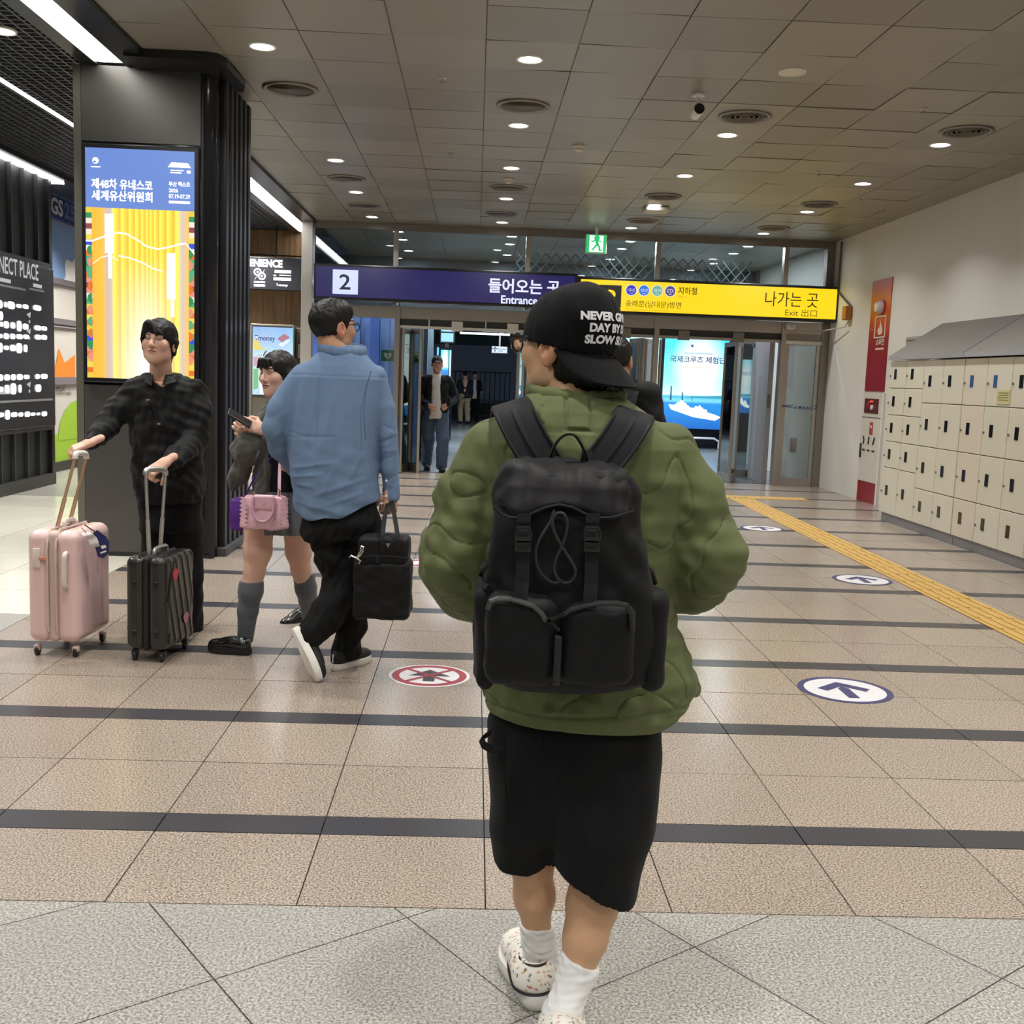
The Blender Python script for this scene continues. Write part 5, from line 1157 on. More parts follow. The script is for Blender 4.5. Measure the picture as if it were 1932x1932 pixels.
def head_sdf(s=1.0, jaw=1.0, face=1.0):
    """adult head about the ear axis; x right, y forward, z up, chin at -.125, crown at +.115"""
    H = SDF()
    H.ell((0, -.012, .028), (.076, .097, .088)); H.ell((0, .028, -.035), (.064 * face, .066, .078), k=.03)
    H.ell((0, .050, -.088), (.042 * jaw, .040, .032), k=.035); H.ell((0, .066, -.108), (.022 * jaw, .018, .014), k=.03)
    for q in (-1, 1):
        H.ell((q * .050 * jaw, .012, -.072), (.020, .038, .028), k=.03)
        H.ell((q * .042 * face, .066, -.022), (.024, .022, .022), k=.03)
    H.cap((-.036, .083, .028), (.036, .083, .028), .010, .010, .02)
    for q in (-1, 1): H.ell((q * .031, .102, .006), (.019, .014, .011), k=.012, cut=True)
    for q in (-1, 1): H.ell((q * .031, .079, .005), (.0145, .0145, .012), k=.004)
    H.cap((0, .090, .012), (0, .110, -.026), .007, .0115, .012); H.ell((0, .108, -.030), (.0125, .012, .010), k=.008)
    for q in (-1, 1): H.ell((q * .0125, .098, -.034), (.0085, .010, .0075), k=.008)
    H.ell((0, .089, -.058), (.026, .012, .009), k=.008); H.ell((0, .096, -.0555), (.020, .0075, .0052), k=.004); H.ell((0, .095, -.066), (.017, .0075, .0060), k=.004)
    H.cap((-.025, .092, -.0640), (0, .1005, -.0600), .0020, .0022, .003, cut=True); H.cap((.025, .092, -.0640), (0, .1005, -.0600), .0020, .0022, .003, cut=True)
    for q in (-1, 1):
        R = frame((.25 * q, 1, 0))
        H.ell((q * .080, -.008, -.010), (.013, .024, .036), frame((q * .18, 1, .14)), k=.006); H.ell((q * .082, -.002, -.040), (.007, .010, .011), k=.006)
        H.ell((q * .0945, -.002, -.005), (.014, .0145, .024), frame((q * .18, 1, .14)), k=.004, cut=True); H.ell((q * .086, .012, -.014), (.005, .006, .008), k=.003)
    return H
def head_color(L, skin=SK, lips=(176, 104, 96), brow=(40, 32, 30), closed=False, beard=0):
    c = np.repeat(A_([skin]), len(L), 0); x, y, z = L[:, 0], L[:, 1], L[:, 2]; ax = np.abs(x)
    def blend(m, col):
        m = np.clip(m, 0, 1)[:, None]; c[:] = c * (1 - m) + A_(srgb(*col)[:3]) * m
    blend(np.clip(1 - ((ax - .045) ** 2 / .0009 + (z + .025) ** 2 / .0012), 0, 1) * .25 * (y > .03), (205, 130, 112))
    blend(np.clip(1.6 * (1 - np.sqrt((x / .025) ** 2 + ((z + .061) / .0125) ** 2)), 0, .9) * (y > .07), lips)
    blend(1.2 * (1 - np.abs(z + .0602 + ax * .13) / .0026) * (ax < .024) * (y > .07), (110, 50, 48))
    e = np.sqrt(((ax - .031) / .0165) ** 2 + ((z - .005) / (.0045 if closed else .0075)) ** 2)
    blend(2.2 * (1 - e) * (y > .06), (60, 40, 36) if closed else (228, 222, 216))
    if not closed: blend(2.5 * (1 - np.sqrt(((ax - .030) / .0068) ** 2 + ((z - .0055) / .0068) ** 2)) * (y > .06), (30, 20, 18))
    blend(1.8 * (1 - np.abs(np.sqrt(((ax - .031) / .0175) ** 2 + ((z - .004) / .0095) ** 2) - 1) / .22) * (z > .006) * (y > .06), (44, 32, 30))
    bz = .0275 + .004 * np.clip((ax - .02) / .02, -1, 1)
    blend(1.6 * (1 - np.abs(z - bz) / .0055) * (ax > .013) * (ax < .052) * (y > .05), brow)
    if beard: blend(beard * np.clip((-z - .045) / .03, 0, 1) * (y > .0), (120, 104, 92))
    blend(.35 * (ax > .070) * (np.abs(y + .005) < .03) * (np.abs(z) < .045), (206, 120, 96))
    return c
def place(C, R, P): return A_(C) + P @ A_(R).T
class Body:
    """pieces gathered into the one continuous figure mesh of a person"""
    def __init__(s): s.v = []; s.f = []; s.c = []; s.n = 0
    def add(s, v, f, c):
        s.v.append(v); s.f.append(f + s.n); s.c.append(np.broadcast_to(A_(c), v.shape)); s.n += len(v)
    def sdf(s, S_, h, col=SK, disp=None):
        v, f = S_.mesh(h)
        if disp is not None: v = v + vnormals(v, f) * disp(v)[:, None]
        s.add(v, f, col(v) if callable(col) else col)
    def head(s, C, R, sc=1.0, h=.0034, **k):
        hk = {q: k.pop(q) for q in ('jaw', 'face') if q in k}
        v, f = head_sdf(**hk).mesh(h); col = head_color(v, **k); s.add(place(C, R, v * sc), f, col)
    def build(s, name, label, loc):
        v = np.concatenate(s.v) - A_(loc); o = link(name, np_mesh(name, v, np.concatenate(s.f), np.concatenate(s.c)), M_SKIN); o.location = loc
        return tag(o, label, 'person')
def hand_sdf(W, d, nrm, side=1, curl=(.6, .9, .6), spread=.06, sc=1.0, thumb=.6):
    """W wrist, d towards the fingers, nrm out of the palm's back; side=+1 puts the thumb on the +cross(d,nrm) side"""
    d = A_(d) / np.linalg.norm(d); n = A_(nrm) - d * (A_(nrm) @ d); n = n / np.linalg.norm(n); t = np.cross(d, n) * side; W = A_(W); S_ = SDF()
    L = .092 * sc
    for q in (-.030, -.010, .010, .028): S_.cap(W + t * q * .7 * sc, W + d * L + t * q * sc, .0135 * sc, .0115 * sc, .012)
    S_.cap(W - d * .05 * sc, W + d * .01 * sc, .026 * sc, .026 * sc, .02, sq=(n, .72))
    for i, (q, ln) in enumerate(((.030, .074), (.010, .082), (-.010, .076), (-.029, .060))):
        p = W + d * L + t * q * sc; a = 0.0; dirv = d + t * spread * (1.5 - i) * .5; r = .0092 * sc
        for j, (fr, cu) in enumerate(((.42, curl[0]), (.32, curl[1]), (.26, curl[2]))):
            a += cu; v = dirv * math.cos(a) - n * math.sin(a); v = v / np.linalg.norm(v); e = p + v * ln * fr * sc; S_.cap(p, e, r, r * .9, .004); p = e; r *= .9
    p = W + d * .026 * sc + t * .024 * sc - n * .006; v = d * .55 + t * .75 - n * thumb * .6; v = v / np.linalg.norm(v); e = p + v * .042 * sc; S_.cap(p, e, .0145 * sc, .0115 * sc, .012)
    v = d * .95 + t * .1 - n * thumb; v = v / np.linalg.norm(v); e2 = e + v * .030 * sc; S_.cap(e, e2, .0110 * sc, .0100 * sc, .004); v = v - n * .25; S_.cap(e2, e2 + v / np.linalg.norm(v) * .022 * sc, .0098 * sc, .0082 * sc, .003)
    return S_
def shoe(parent, heel, yaw, pitch=0.0, sc=1.0, upper=None, sole=None, trim=None, name='shoe', roll=0.0, sole_h=.032, paint=None, wid=1.0, open_=True, high=1.0):
    """low sneaker, heel point on the ground, toe along yaw (radians from +Y to the left), pitch lifts the heel about the toe"""
    fw = A_((-math.sin(yaw) * math.cos(pitch), math.cos(yaw) * math.cos(pitch), -math.sin(pitch))); R = frame(fw, (0, 0, 1) if abs(pitch) < 1.3 else (math.sin(yaw), -math.cos(yaw), 0), roll)
    def T(P): return A_(heel) + (A_(P) * A_((sc * wid, sc, sc))) @ R.T
    def wdt(t): return .031 + .004 * np.sin(t * 3.1) + .017 * np.clip((t - .35) / .3, 0, 1) - .022 * np.clip((t - .80) / .2, 0, 1) ** 2
    n = 40; out = []
    for q in range(n):
        a = 2 * math.pi * q / n; yy = .14 + .145 * math.sin(a); ww = float(wdt(np.array(yy / .285))) * abs(math.cos(a)) ** .55 * (1 if math.cos(a) > 0 else -1); out.append((ww, yy))
    rings = []
    for z, g in ((0, .93), (.004, 1.0), (sole_h * .55, 1.05), (sole_h, 1.02), (sole_h + .002, .9)):
        rings.append([tuple(T((x * g, .14 + (y - .14) * (g * .5 + .5) , z + (.010 * max(0, (y - .22) / .065) ** 2 if z < .01 else .006 * max(0, (y - .2) / .085))))) for x, y in out])
    so = MB().loft(rings).build('sole', sole, None, True, 50)
    S_ = SDF(); z0 = sole_h
    S_.ell((0, .045, z0 + .022), (.035, .046, .046 * high), k=.02); S_.cap((0, .05, z0 + .024 * high), (0, .17, z0 + .016), .036, .034, .03); S_.ell((0, .215, z0 + .010), (.044, .068, .034), k=.03); S_.ell((0, .115, z0 + .030), (.032, .06, .036), k=.03)
    S_.plane((0, 0, z0), (0, 0, -1))
    if open_: S_.ell((0, .060, z0 + .085 * high), (.027, .043, .040), k=.008, cut=True)
    v, f = S_.mesh(.005); col = None
    up = link('upper', np_mesh('upper', T(v), f, None if paint is None else paint(v)), upper); 
    root = link(name, MB().add([tuple(T(p)) for p in ((-.02, .04, z0 + .02), (.02, .04, z0 + .02), (.02, .2, z0 + .014), (-.02, .2, z0 + .014))], [(0, 1, 2, 3)]).mesh('insole'), trim or upper, parent)
    for o in (so, up): o.parent = root; o.matrix_parent_inverse = Matrix.Identity(4)
    so.parent = root; root_inv = root.matrix_basis.inverted(); 
    return root, T, z0
def strap_pts(a, b, n=8, sag=(0, 0, 0)):
    a, b, s_ = A_(a), A_(b), A_(sag); return [tuple(a + (b - a) * t + s_ * 4 * t * (1 - t)) for t in np.linspace(0, 1, n)]
# ============================================================ the man in the green quilted jacket
MY = 2.42
def J(px, py, dy=0.0): return A_(at(px, py, MY + dy))
def st(py, xl, xr, ry, dy=0.0, y0=None):
    """a body section from its left and right outline in the photograph"""
    y = (MY if y0 is None else y0) + dy; a, b = at(xl, py, y), at(xr, py, y); return ((a.z + b.z) / 2, (a.x + b.x) / 2, y, abs(b.x - a.x) / 2, ry)
HC = J(1070, 652, .03); HR = frame((-.78, .63, -.02), roll=.0)
skin_tan = A_(srgb(208, 166, 130)[:3]); leg_tan = A_(srgb(202, 160, 126)[:3])
bd = Body()
bd.head(HC, HR, 1.0, .003, skin=skin_tan, beard=.15)
n = SDF(); n.cap(HC + HR @ A_((0, -.025, -.06)), J(1075, 790, 0), .056, .066, .02); n.cap(HC + HR @ A_((.035, -.02, -.05)), J(1095, 770, .02), .02, .02, .02); n.cap(HC + HR @ A_((-.045, .0, -.06)), J(1040, 775, .04), .022, .025, .03)
bd.sdf(n, .006, skin_tan)
tr = SDF(); tr.spine([st(770, 1010, 1160, .07), st(840, 925, 1265, .10), st(1000, 935, 1235, .11), st(1150, 950, 1220, .10), st(1330, 945, 1225, .11), st(1420, 945, 1225, .11)])
tr.chain([J(930, 850), J(868, 1060), J(935, 1110, .2)], [.05, .042, .032], .03); tr.chain([J(1265, 850), J(1320, 1060), J(1245, 1110, .2)], [.05, .042, .032], .03)
bd.sdf(tr, .012, skin_tan)
lg = SDF(); LA, RA = J(1020, 1800, .085), J(1060, 1912, -.13)
lg.chain([J(1000, 1420), J(1003, 1620, .02), J(1008, 1690, .03), J(1013, 1760, .06), LA, LA + A_((0, .02, -.04))], [.085, .050, .046, .031, .028, .028], .025)
lg.chain([J(1140, 1420), J(1130, 1640, -.04), J(1118, 1705, -.05), J(1104, 1770, -.07), J(1090, 1830, -.085), RA, RA + A_((0, .02, -.04))], [.095, .060, .0575, .048, .035, .030, .03], .025)
bd.sdf(lg, .006, lambda v: np.where(v[:, :1] < 0, leg_tan, leg_tan) * (1 + .03 * wob(v, .1)[:, None]))
for W_, d_, n_, sd in ((J(935, 1112, .22), (.7, .35, -.3), (-.3, .9, 0), 1), (J(1245, 1112, .22), (-.7, .35, -.3), (.3, .9, 0), -1)): bd.sdf(hand_sdf(W_, d_, n_, sd), .0045, skin_tan)
gman = bd.build('person', 'man seen from behind in a green quilted jacket, black shorts and backwards cap', (0.2, MY, 0))
# ---- jacket
M_GREEN = cloth('olive_quilt', srgb(90, 97, 60), .66, 700, .12, sheen=.05)
jk = SDF()
jk.spine([st(738, 1006, 1168, .075, .01), st(752, 990, 1185, .09), st(775, 955, 1216, .11), st(800, 930, 1250, .125), st(840, 902, 1292, .14), st(900, 892, 1296, .15), st(1000, 896, 1280, .155), st(1100, 898, 1266, .15), st(1180, 902, 1280, .15), st(1240, 908, 1302, .155), st(1290, 914, 1320, .16), st(1330, 918, 1312, .16), st(1356, 922, 1296, .155)], n=2.2)
jk.chain([J(922, 846, .0), J(882, 945, -.01), J(864, 1052, -.01)], [.060, .068, .084], .022); jk.chain([J(864, 1052, -.01), J(884, 1092, .06), J(950, 1118, .20)], [.086, .084, .058], .035)
jk.chain([J(1262, 846, .0), J(1302, 945, -.01), J(1327, 1050, -.01)], [.058, .070, .088], .022); jk.chain([J(1326, 1050, -.01), J(1304, 1082, .06), J(1238, 1112, .20)], [.088, .084, .060], .03)
jk.plane(J(1080, 1345), (-.035, 0, -1)); jk.plane(J(1240, 1350), (.55, 0, -1), .02)
jk.cap(HC + HR @ A_((0, -.02, -.07)), J(1080, 700), .062, .072, .01, cut=True)
def quilt(v):
    f = wob(v, .155, 7, 1); g = wob(v, .13, 6, 2)
    d1 = np.abs((f * 1.4) % 1.0 - .5) * 2; line = np.clip(1 - (1 - np.abs(f * 1.15 - np.round(f * 1.15)) * 0 - 0), 0, 1)
    iso = np.abs(np.sin(f * 2.0)); groove = np.exp(-(iso / .085) ** 2); puff = np.sqrt(np.clip(iso, 0, 1))
    px0, px1, pz0, pz1 = at(1062, 745, MY).x, at(1107, 745, MY).x, at(1080, 806, MY).z, at(1080, 745, MY).z
    flat = (v[:, 1] < MY) & (v[:, 0] > px0 - .05) & (v[:, 0] < px1 + .05) & (v[:, 2] > pz0 - .01)
    e = np.minimum(np.minimum(np.abs(v[:, 0] - px0), np.abs(v[:, 0] - px1)), np.where((v[:, 0] > px0) & (v[:, 0] < px1), np.abs(v[:, 2] - pz0), 1)); e = np.where(v[:, 2] < pz0 - .004, 1, e)
    patch = np.exp(-(e / .0035) ** 2) * (v[:, 1] < MY)
    hemz = at(1080, 1318, MY).z; hem = np.exp(-((v[:, 2] - hemz - .035 * (v[:, 0] - .1)) / .004) ** 2)
    fold = .005 * wob(v, .17, 6, 3, (1, 1, 1.5)) + .0034 * wob(v, .065, 6, 4, (1, 1, 1.5))
    lower = np.clip((at(0, 820, MY).z - v[:, 2]) / .1, 0, 1)
    hm = np.clip((v[:, 2] - hemz + .03) / .05, .0, 1)
    return (np.where(flat, 0, .0020 * puff - .0040 * groove) - .006 * patch + fold * (.3 + .7 * lower)) * (.15 + .85 * hm) - .005 * hem
soft('jacket', jk, .0039, M_GREEN, gman, quilt)
col = SDF(); pts = []
for k in range(25):
    a = 2 * math.pi * k / 24; pts.append(J(1087, 744, .01) + A_((.100 * math.cos(a), .082 * math.sin(a), .010 * math.sin(a) - .002 * math.cos(a))))
col.chain(pts, [.0125] * 25, .006, sq=((0, 0, 1), 1.5))
soft('collar', col, .0045, M_GREEN, gman, lambda v: .0015 * wob(v, .05))
# ---- shorts
M_BSH = cloth('black_canvas', srgb(12, 12, 14), .85, 800, .15, sheen=.02)
sh = SDF(); sh.spine([st(1310, 950, 1215, .11), st(1360, 924, 1243, .14), st(1420, 926, 1246, .14), st(1500, 930, 1246, .135), st(1560, 935, 1240, .12)], n=2.4)
sh.chain([J(998, 1440), J(984, 1560, .01), J(982, 1700, .02)], [.085, .073, .071], .03, sq=((0, 1, 0), 1.35))
sh.chain([J(1150, 1440), J(1128, 1570, -.04), J(1106, 1770, -.06)], [.105, .114, .104], .03, sq=((0, 1, 0), 1.1))
sh.plane(J(980, 1652, -.09), (.10, .35, -1)); 
shm = sh
def shorts_fold(v):
    return .006 * wob(v, .18, 6, 5, (1, 1, .5)) + .002 * wob(v, .08, 6, 6, (1, 1, .5)) - .010 * np.exp(-((v[:, 0] - at(1040, 1500, MY).x - .02 * (v[:, 2] - .6)) / .012) ** 2) * (v[:, 1] < MY) * np.clip((at(0, 1420, MY).z - v[:, 2]) / .1, 0, 1)
SL, SR = SDF(), SDF()
# hems cut separately: left hem nearly level, right hem falls to the right
hx = at(1036, 1600, MY).x
def cut_hem(P):
    dl = (P - J(975, 1656, -.08)) @ (A_((.14, .30, -1)) / 1.06); dr = (P - J(1105, 1682, -.14)) @ (A_((-.50, .25, -1)) / 1.14)
    t = np.clip((P[:, 0] - hx) / .02 + .5, 0, 1); return dl * (1 - t) + dr * t
sh.ops = sh.ops[:-1]
base_call = SDF.__call__
class Hemmed(SDF):
    def __call__(s, P): return smax(base_call(s, P), cut_hem(P), .006)
hs_ = Hemmed(); hs_.ops, hs_.lo, hs_.hi = sh.ops, sh.lo, sh.hi
shorts = soft('shorts', hs_, .0065, M_BSH, gman, shorts_fold)
pk = MB(); pp = [J(925, 1383, -.07), J(916, 1388, -.09), J(908, 1394, -.085), J(912, 1405, -.09), J(926, 1414, -.10), J(942, 1417, -.12)]
pk.ribbon([tuple(p) for p in pp], .022, .004, (0.3, -.6, .8)); pk.build('pocket_flap', M_BSH, shorts)
MB().tube([tuple(J(x, y, d)) for x, y, d in ((1019, 1385, -.147), (1018, 1405, -.148), (1019, 1440, -.15))], .0022, 6).build('seam', M_BSH, shorts)
MB().tube([tuple(J(x, y, d)) for x, y, d in ((951, 1385, -.125), (953, 1450, -.125), (956, 1560, -.105))], .0022, 6).build('seam', M_BSH, shorts)
# ---- socks, shoes
M_SOCK = cloth('white_sock', srgb(232, 232, 232), .8, 500, .3)
for pts, rs, tp, nr in (([J(1010, 1725, .045), J(1016, 1775, .07), LA, LA + A_((0, .01, -.03))], [.0425, .0385, .036, .036], J(1011, 1745, .05), (.10, .1, 1)), ([J(1100, 1785, -.075), J(1090, 1830, -.085), RA, RA + A_((0, .01, -.03))], [.051, .043, .040, .040], J(1093, 1808, -.08), (.42, .1, 1))):
    s_ = SDF(); s_.chain(pts, rs, .02); s_.plane(tp, nr, .004); soft('sock', s_, .004, M_SOCK, gman, lambda v: .0016 * wob(v, .035, 6, 2, (1, 1, 2.2)))
M_UPP = vcol_mat('painted_canvas', .7, 0, .3); M_SOLEW = mat('white_rubber', srgb(232, 230, 224), .5); M_LINE = mat('black_rubber', srgb(28, 28, 32), .5)
def splatter(v):
    c = np.repeat(A_([srgb(236, 232, 222)[:3]]), len(v), 0)
    for sd, th, colr in ((3, .93, (190, 60, 50)), (5, .95, (214, 170, 70)), (8, .96, (50, 60, 90)), (2, 1.0, (60, 60, 66)), (9, .97, (200, 120, 110))):
        w = wob(v, .035, 7, sd, (1.6, .8, 1.2)); m = (np.abs(w - th * .55) < .028) & (v[:, 2] > .045); c[m] = A_(srgb(*colr)[:3])
    return c
for hp, yaw, pit, rl in ((tuple(onz(1012, 1908, 0)), .12, .02, 0), (tuple(onz(1054, 2100, 0) + Vector((0, 0, .03))), -.10, .12, 0)):
    r_, T_, z0_ = shoe(gman, hp, yaw, pit, 1.04, M_UPP, M_SOLEW, M_SOCK, 'sneaker', 0, .036, splatter, 1.22, True, 1.1)
    MB().tube([tuple(T_((.041 * math.sin(a) * (1 + .18 * max(0, -math.cos(a)) * 0 + .12 * max(0, math.cos(a + math.pi))), .05 - .052 * math.cos(a) if abs(a) < 1.57 else .05 + .20 * (abs(a) - 1.57) / 1.2, z0_ + .004))) for a in np.linspace(-2.6, 2.6, 40)], .0032, 6).build('foxing_line', M_LINE, r_)
    MB().tube([tuple(T_((.026 * math.sin(a), .060 - .043 * math.cos(a), z0_ + .060 + .004 * math.cos(a)))) for a in np.linspace(-2.4, 2.4, 24)], .004, 6).build('collar_edge', M_LINE, r_)
    lc = MB()
    for q in range(5): y_ = .125 + .018 * q; lc.tube([tuple(T_((-.018, y_, z0_ + .062 - .006 * q))), tuple(T_((0, y_ + .004, z0_ + .068 - .007 * q))), tuple(T_((.018, y_, z0_ + .062 - .006 * q)))], .0032, 6)
    lc.build('laces', M_SOLEW, r_)
# ---- hair, cap, glasses (head axes: x right, y face, z up)
def in_head(S_, h, nm, m, disp=None, C=HC, R=HR, parent=gman, warp=None, sc=1.0, col=None):
    v, f = S_.mesh(h, warp)
    if disp is not None: v = v + vnormals(v, f) * disp(v)[:, None]
    return link(nm, np_mesh(nm, place(C, R, v * sc), f, None if col is None else col(v)), m, parent)
M_HAIR = mat('black_hair', srgb(15, 13, 13), .5, 0, .35, (160, .25), (300, .3, .001))
def strands(amp=.003, st_=(3, 3, .5), sc=.02): return lambda v: .55 * amp * wob(v, sc, 7, 3, (2.2, 2.2, .22)) + amp * .5 * wob(v, sc * 2.6, 6, 4, (2, 2, .3))
hr = SDF(); hr.ell((0, -.014, .026), (.084, .104, .094)); hr.ell((0, -.064, -.058), (.066, .040, .056), k=.03); hr.ell((-.058, -.034, -.040), (.022, .030, .046), k=.02)
hr.ell((0, .075, -.055), (.10, .085, .115), k=.01, cut=True)
for q in (-1, 1): hr.ell((q * .09, .0, -.012), (.030, .026, .046), k=.006, cut=True); hr.cap((q * .074, .026, .03), (q * .070, .024, -.018), .009, .005, .006)
in_head(hr, .0036, 'hair', M_HAIR, strands(.0028))
M_CAP = cloth('black_twill', srgb(8, 8, 10), .9, 900, .2, sheen=.02)
cp_ = SDF(); cp_.ell((0, -.010, .022), (.095, .113, .110)); cp_.ell((0, -.052, .066), (.080, .064, .064), k=.04); cp_.plane((0, 0, -.004), (0, .22, -1), .004)
cp_.ell((0, -.008, .0), (.087, .105, .092), k=.003, cut=True)
cap = in_head(cp_, .004, 'cap', M_CAP, lambda v: -.0022 * sum(np.exp(-((np.arctan2(v[:, 0], -(v[:, 1] + .01)) - a) / .022) ** 2) for a in (-1.05, 0, 1.05, 2.1, -2.1, 3.14, -3.14)) * (v[:, 2] > -.03) + .0012 * wob(v, .06))
rows_ = []
for v_ in np.linspace(0, 1, 7):
    ring = []
    for u_ in np.linspace(-1, 1, 25):
        a = u_ * 1.42; lv = v_ * max(0.0, 1 - abs(u_) ** 4.5) ** .6; x = .090 * math.sin(a) * (1 + .12 * lv); y = -.012 - .105 * math.cos(a) - .058 * lv * math.cos(u_ * .8); z = -.008 - .022 * math.cos(a) - .060 * lv - .010 * (u_ ** 2) * lv
        ring.append((x, y, z))
    rows_.append(ring)
def brim_mesh():
    vs = []; fs = []; nu = 25
    for lay, dz in ((0, 0.0), (1, -.0045)):
        for r0 in rows_:
            for p in r0: vs.append(p[:2] + (p[2] + dz,) if lay == 0 else (p[0], p[1] + .002, p[2] + dz))
    nl = 7 * nu
    for i in range(6):
        for j in range(nu - 1):
            a = i * nu + j; fs.append((a, a + 1, a + nu + 1, a + nu)); b = nl + a; fs.append((b, b + nu, b + nu + 1, b + 1))
    for j in range(nu - 1): a = 6 * nu + j; fs.append((a, a + 1, nl + a + 1, nl + a))
    for i in range(6):
        for j in (0, nu - 1): a = i * nu + j; fs.append((a, a + nu, nl + a + nu, nl + a))
    return vs, fs
vs, fs = brim_mesh(); MB().add([tuple(p) for p in place(HC, HR, A_(vs))], fs).build('brim', M_CAP, cap, True)
MB().lathe([(.008, 0), (.007, .005), (0, .006)], tuple(HC + HR @ A_((0, -.03, .122))), 12).build('crown_button', M_CAP, cap, True)
M_STITCH = mat('white_stitch', srgb(232, 232, 236), .6)
def cap_text(s_, zc, hh, half, spx=1.0):
    me, co = text_mesh(s_, .05, 0, spx); lo, hi = co.min(0), co.max(0); t = (co - lo) / np.maximum(hi - lo, 1e-6)
    u_ = (.5 - t[:, 0]) * 2 * half; z = zc + (t[:, 1] - .5) * hh
    # ride on the crown: radial search along each direction
    out = []
    for a, zz in zip(u_, z):
        d = A_((-math.sin(a), -math.cos(a), 0)); lo_, hi_ = .05, .2
        for _ in range(22):
            m_ = (lo_ + hi_) / 2; P = A_([[d[0] * m_, -.010 + d[1] * m_, zz]]); val = smin(cp_.ops[0][0](P), cp_.ops[1][0](P), .04)[0]
            if val < .0022: lo_ = m_
            else: hi_ = m_
        out.append((d[0] * lo_, -.010 + d[1] * lo_, zz))
    me.vertices.foreach_set('co', place(HC, HR, A_(out)).ravel()); me.update(); link('embroidery', me, M_STITCH, cap)
cap_text('NEVER GIVE UP', .060, .019, .80); cap_text('DAY BY DAY', .035, .019, .62); cap_text('SLOW SLOW', .010, .019, .70)
M_FRAME = mat('black_acetate', srgb(14, 14, 16), .2)
gl = thing('glasses', None, None, (0, 0, 0)); gl.parent = gman; gl.matrix_parent_inverse = gman.matrix_basis.inverted()
for q in (-1, 1):
    MB().tube([tuple(HC + HR @ A_((q * .034 + .025 * math.cos(a), .122 - .012 * abs(math.cos(a) * q + 1) * .5, .006 + .020 * math.sin(a)))) for a in np.linspace(0, 6.283, 25)], .0032, 6).build('rim', M_FRAME, gl)
    MB().tube([tuple(HC + HR @ A_(p)) for p in ((q * .060, .116, .016), (q * .076, .060, .016), (q * .080, .0, .010), (q * .080, -.02, -.008))], .0034, 6, flat=1.5).build('temple', M_FRAME, gl)
    MB().lathe([(0, 0), (.022, 0)], (0, 0, 0), 16).build('lens', M_GLASS, gl).matrix_world = Matrix.Translation(Vector(HC + HR @ A_((q * .034, .118, .006)))) @ Matrix(HR.tolist()).to_4x4() @ Matrix.Rotation(math.pi / 2, 4, 'X')
MB().tube([tuple(HC + HR @ A_(p)) for p in ((-.012, .122, .012), (0, .125, .015), (.012, .122, .012))], .0022, 6).build('bridge', M_FRAME, gl)

# ============================================================ his black backpack
M_BAG = cloth('black_nylon', srgb(12, 12, 14), .65, 1000, .12, noise=(30, .15), sheen=.02); M_BAG2 = cloth('charcoal_nylon', srgb(17, 16, 18), .6, 1000, .12, noise=(25, .15), sheen=.02); M_STRAP = cloth('charcoal_webbing', srgb(26, 26, 28), .75, 600, .4, sheen=.02); M_BUCK = mat('black_buckle', srgb(16, 16, 18), .35)
BF = 2.07
def B(px, py, y=BF): return A_(at(px, py, y))
t = thing('backpack', 'black drawstring backpack with flap, two buckles and two front pockets on the green jacket', 'backpack', (float(B(1080, 1090)[0]), 2.18, float(B(1080, 1300)[2])))
def bst(py, xl, xr, ry, yc): return st(py, xl, xr, ry, 0, yc)
bb = SDF(); YB = 2.175
bb.spine([bst(1291, 945, 1205, .07, YB), bst(1270, 922, 1228, .09, YB), bst(1230, 916, 1238, .098, YB), bst(1140, 915, 1236, .100, YB), bst(1060, 922, 1222, .098, YB), bst(980, 932, 1208, .096, YB), bst(920, 936, 1200, .090, YB), bst(885, 950, 1190, .075, YB)], n=3.2)
soft('body', bb, .0065, M_BAG, t, lambda v: .004 * wob(v, .12, 6, 3) + .003 * wob(v, .06, 6, 7, (1.5, 1, .7)) * (v[:, 2] > B(0, 1120)[2]))
# flap: a lid that hangs over the top in a wave
fl = SDF(); fl.spine([st(1010, 922, 1198, .118, 0, 2.185), st(960, 926, 1198, .122, 0, 2.185), st(910, 940, 1194, .112, 0, 2.19), st(880, 956, 1180, .085, 0, 2.19), st(872, 966, 1172, .06, 0, 2.19)], n=3.4)
def flap_cut(P):
    x = (P[:, 0] - B(925, 950)[0]) / (B(1198, 950)[0] - B(925, 950)[0])
    ys = np.interp(x, [-.2, 0, .06, .18, .28, .40, .50, .62, .74, .86, .97, 1.2], [940, 944, 957, 974, 975, 958, 952, 959, 974, 975, 966, 964]); zc = np.interp(ys, [900, 1000], [B(1060, 900)[2], B(1060, 1000)[2]])
    return zc - P[:, 2]
class Flap(SDF):
    def __call__(s, P): return smax(base_call(s, P), flap_cut(P), .006)
f2 = Flap(); f2.ops, f2.lo, f2.hi = fl.ops, fl.lo, fl.hi
flap = soft('flap', f2, .005, M_BAG2, t, lambda v: .006 * wob(v, .13, 6, 2, (1.3, 1, .6)) + .003 * wob(v, .05, 6, 5, (1.2, 1, .6)))
edge = [B(x, y, 2.064) for x, y in ((932, 957), (944, 968), (960, 976), (985, 977), (1005, 968), (1030, 957), (1055, 952), (1080, 957), (1105, 970), (1130, 977), (1155, 976), (1180, 969), (1196, 964))]
MB().tube([tuple(p) for p in edge], .0032, 6).build('flap_piping', M_BAG2, flap)
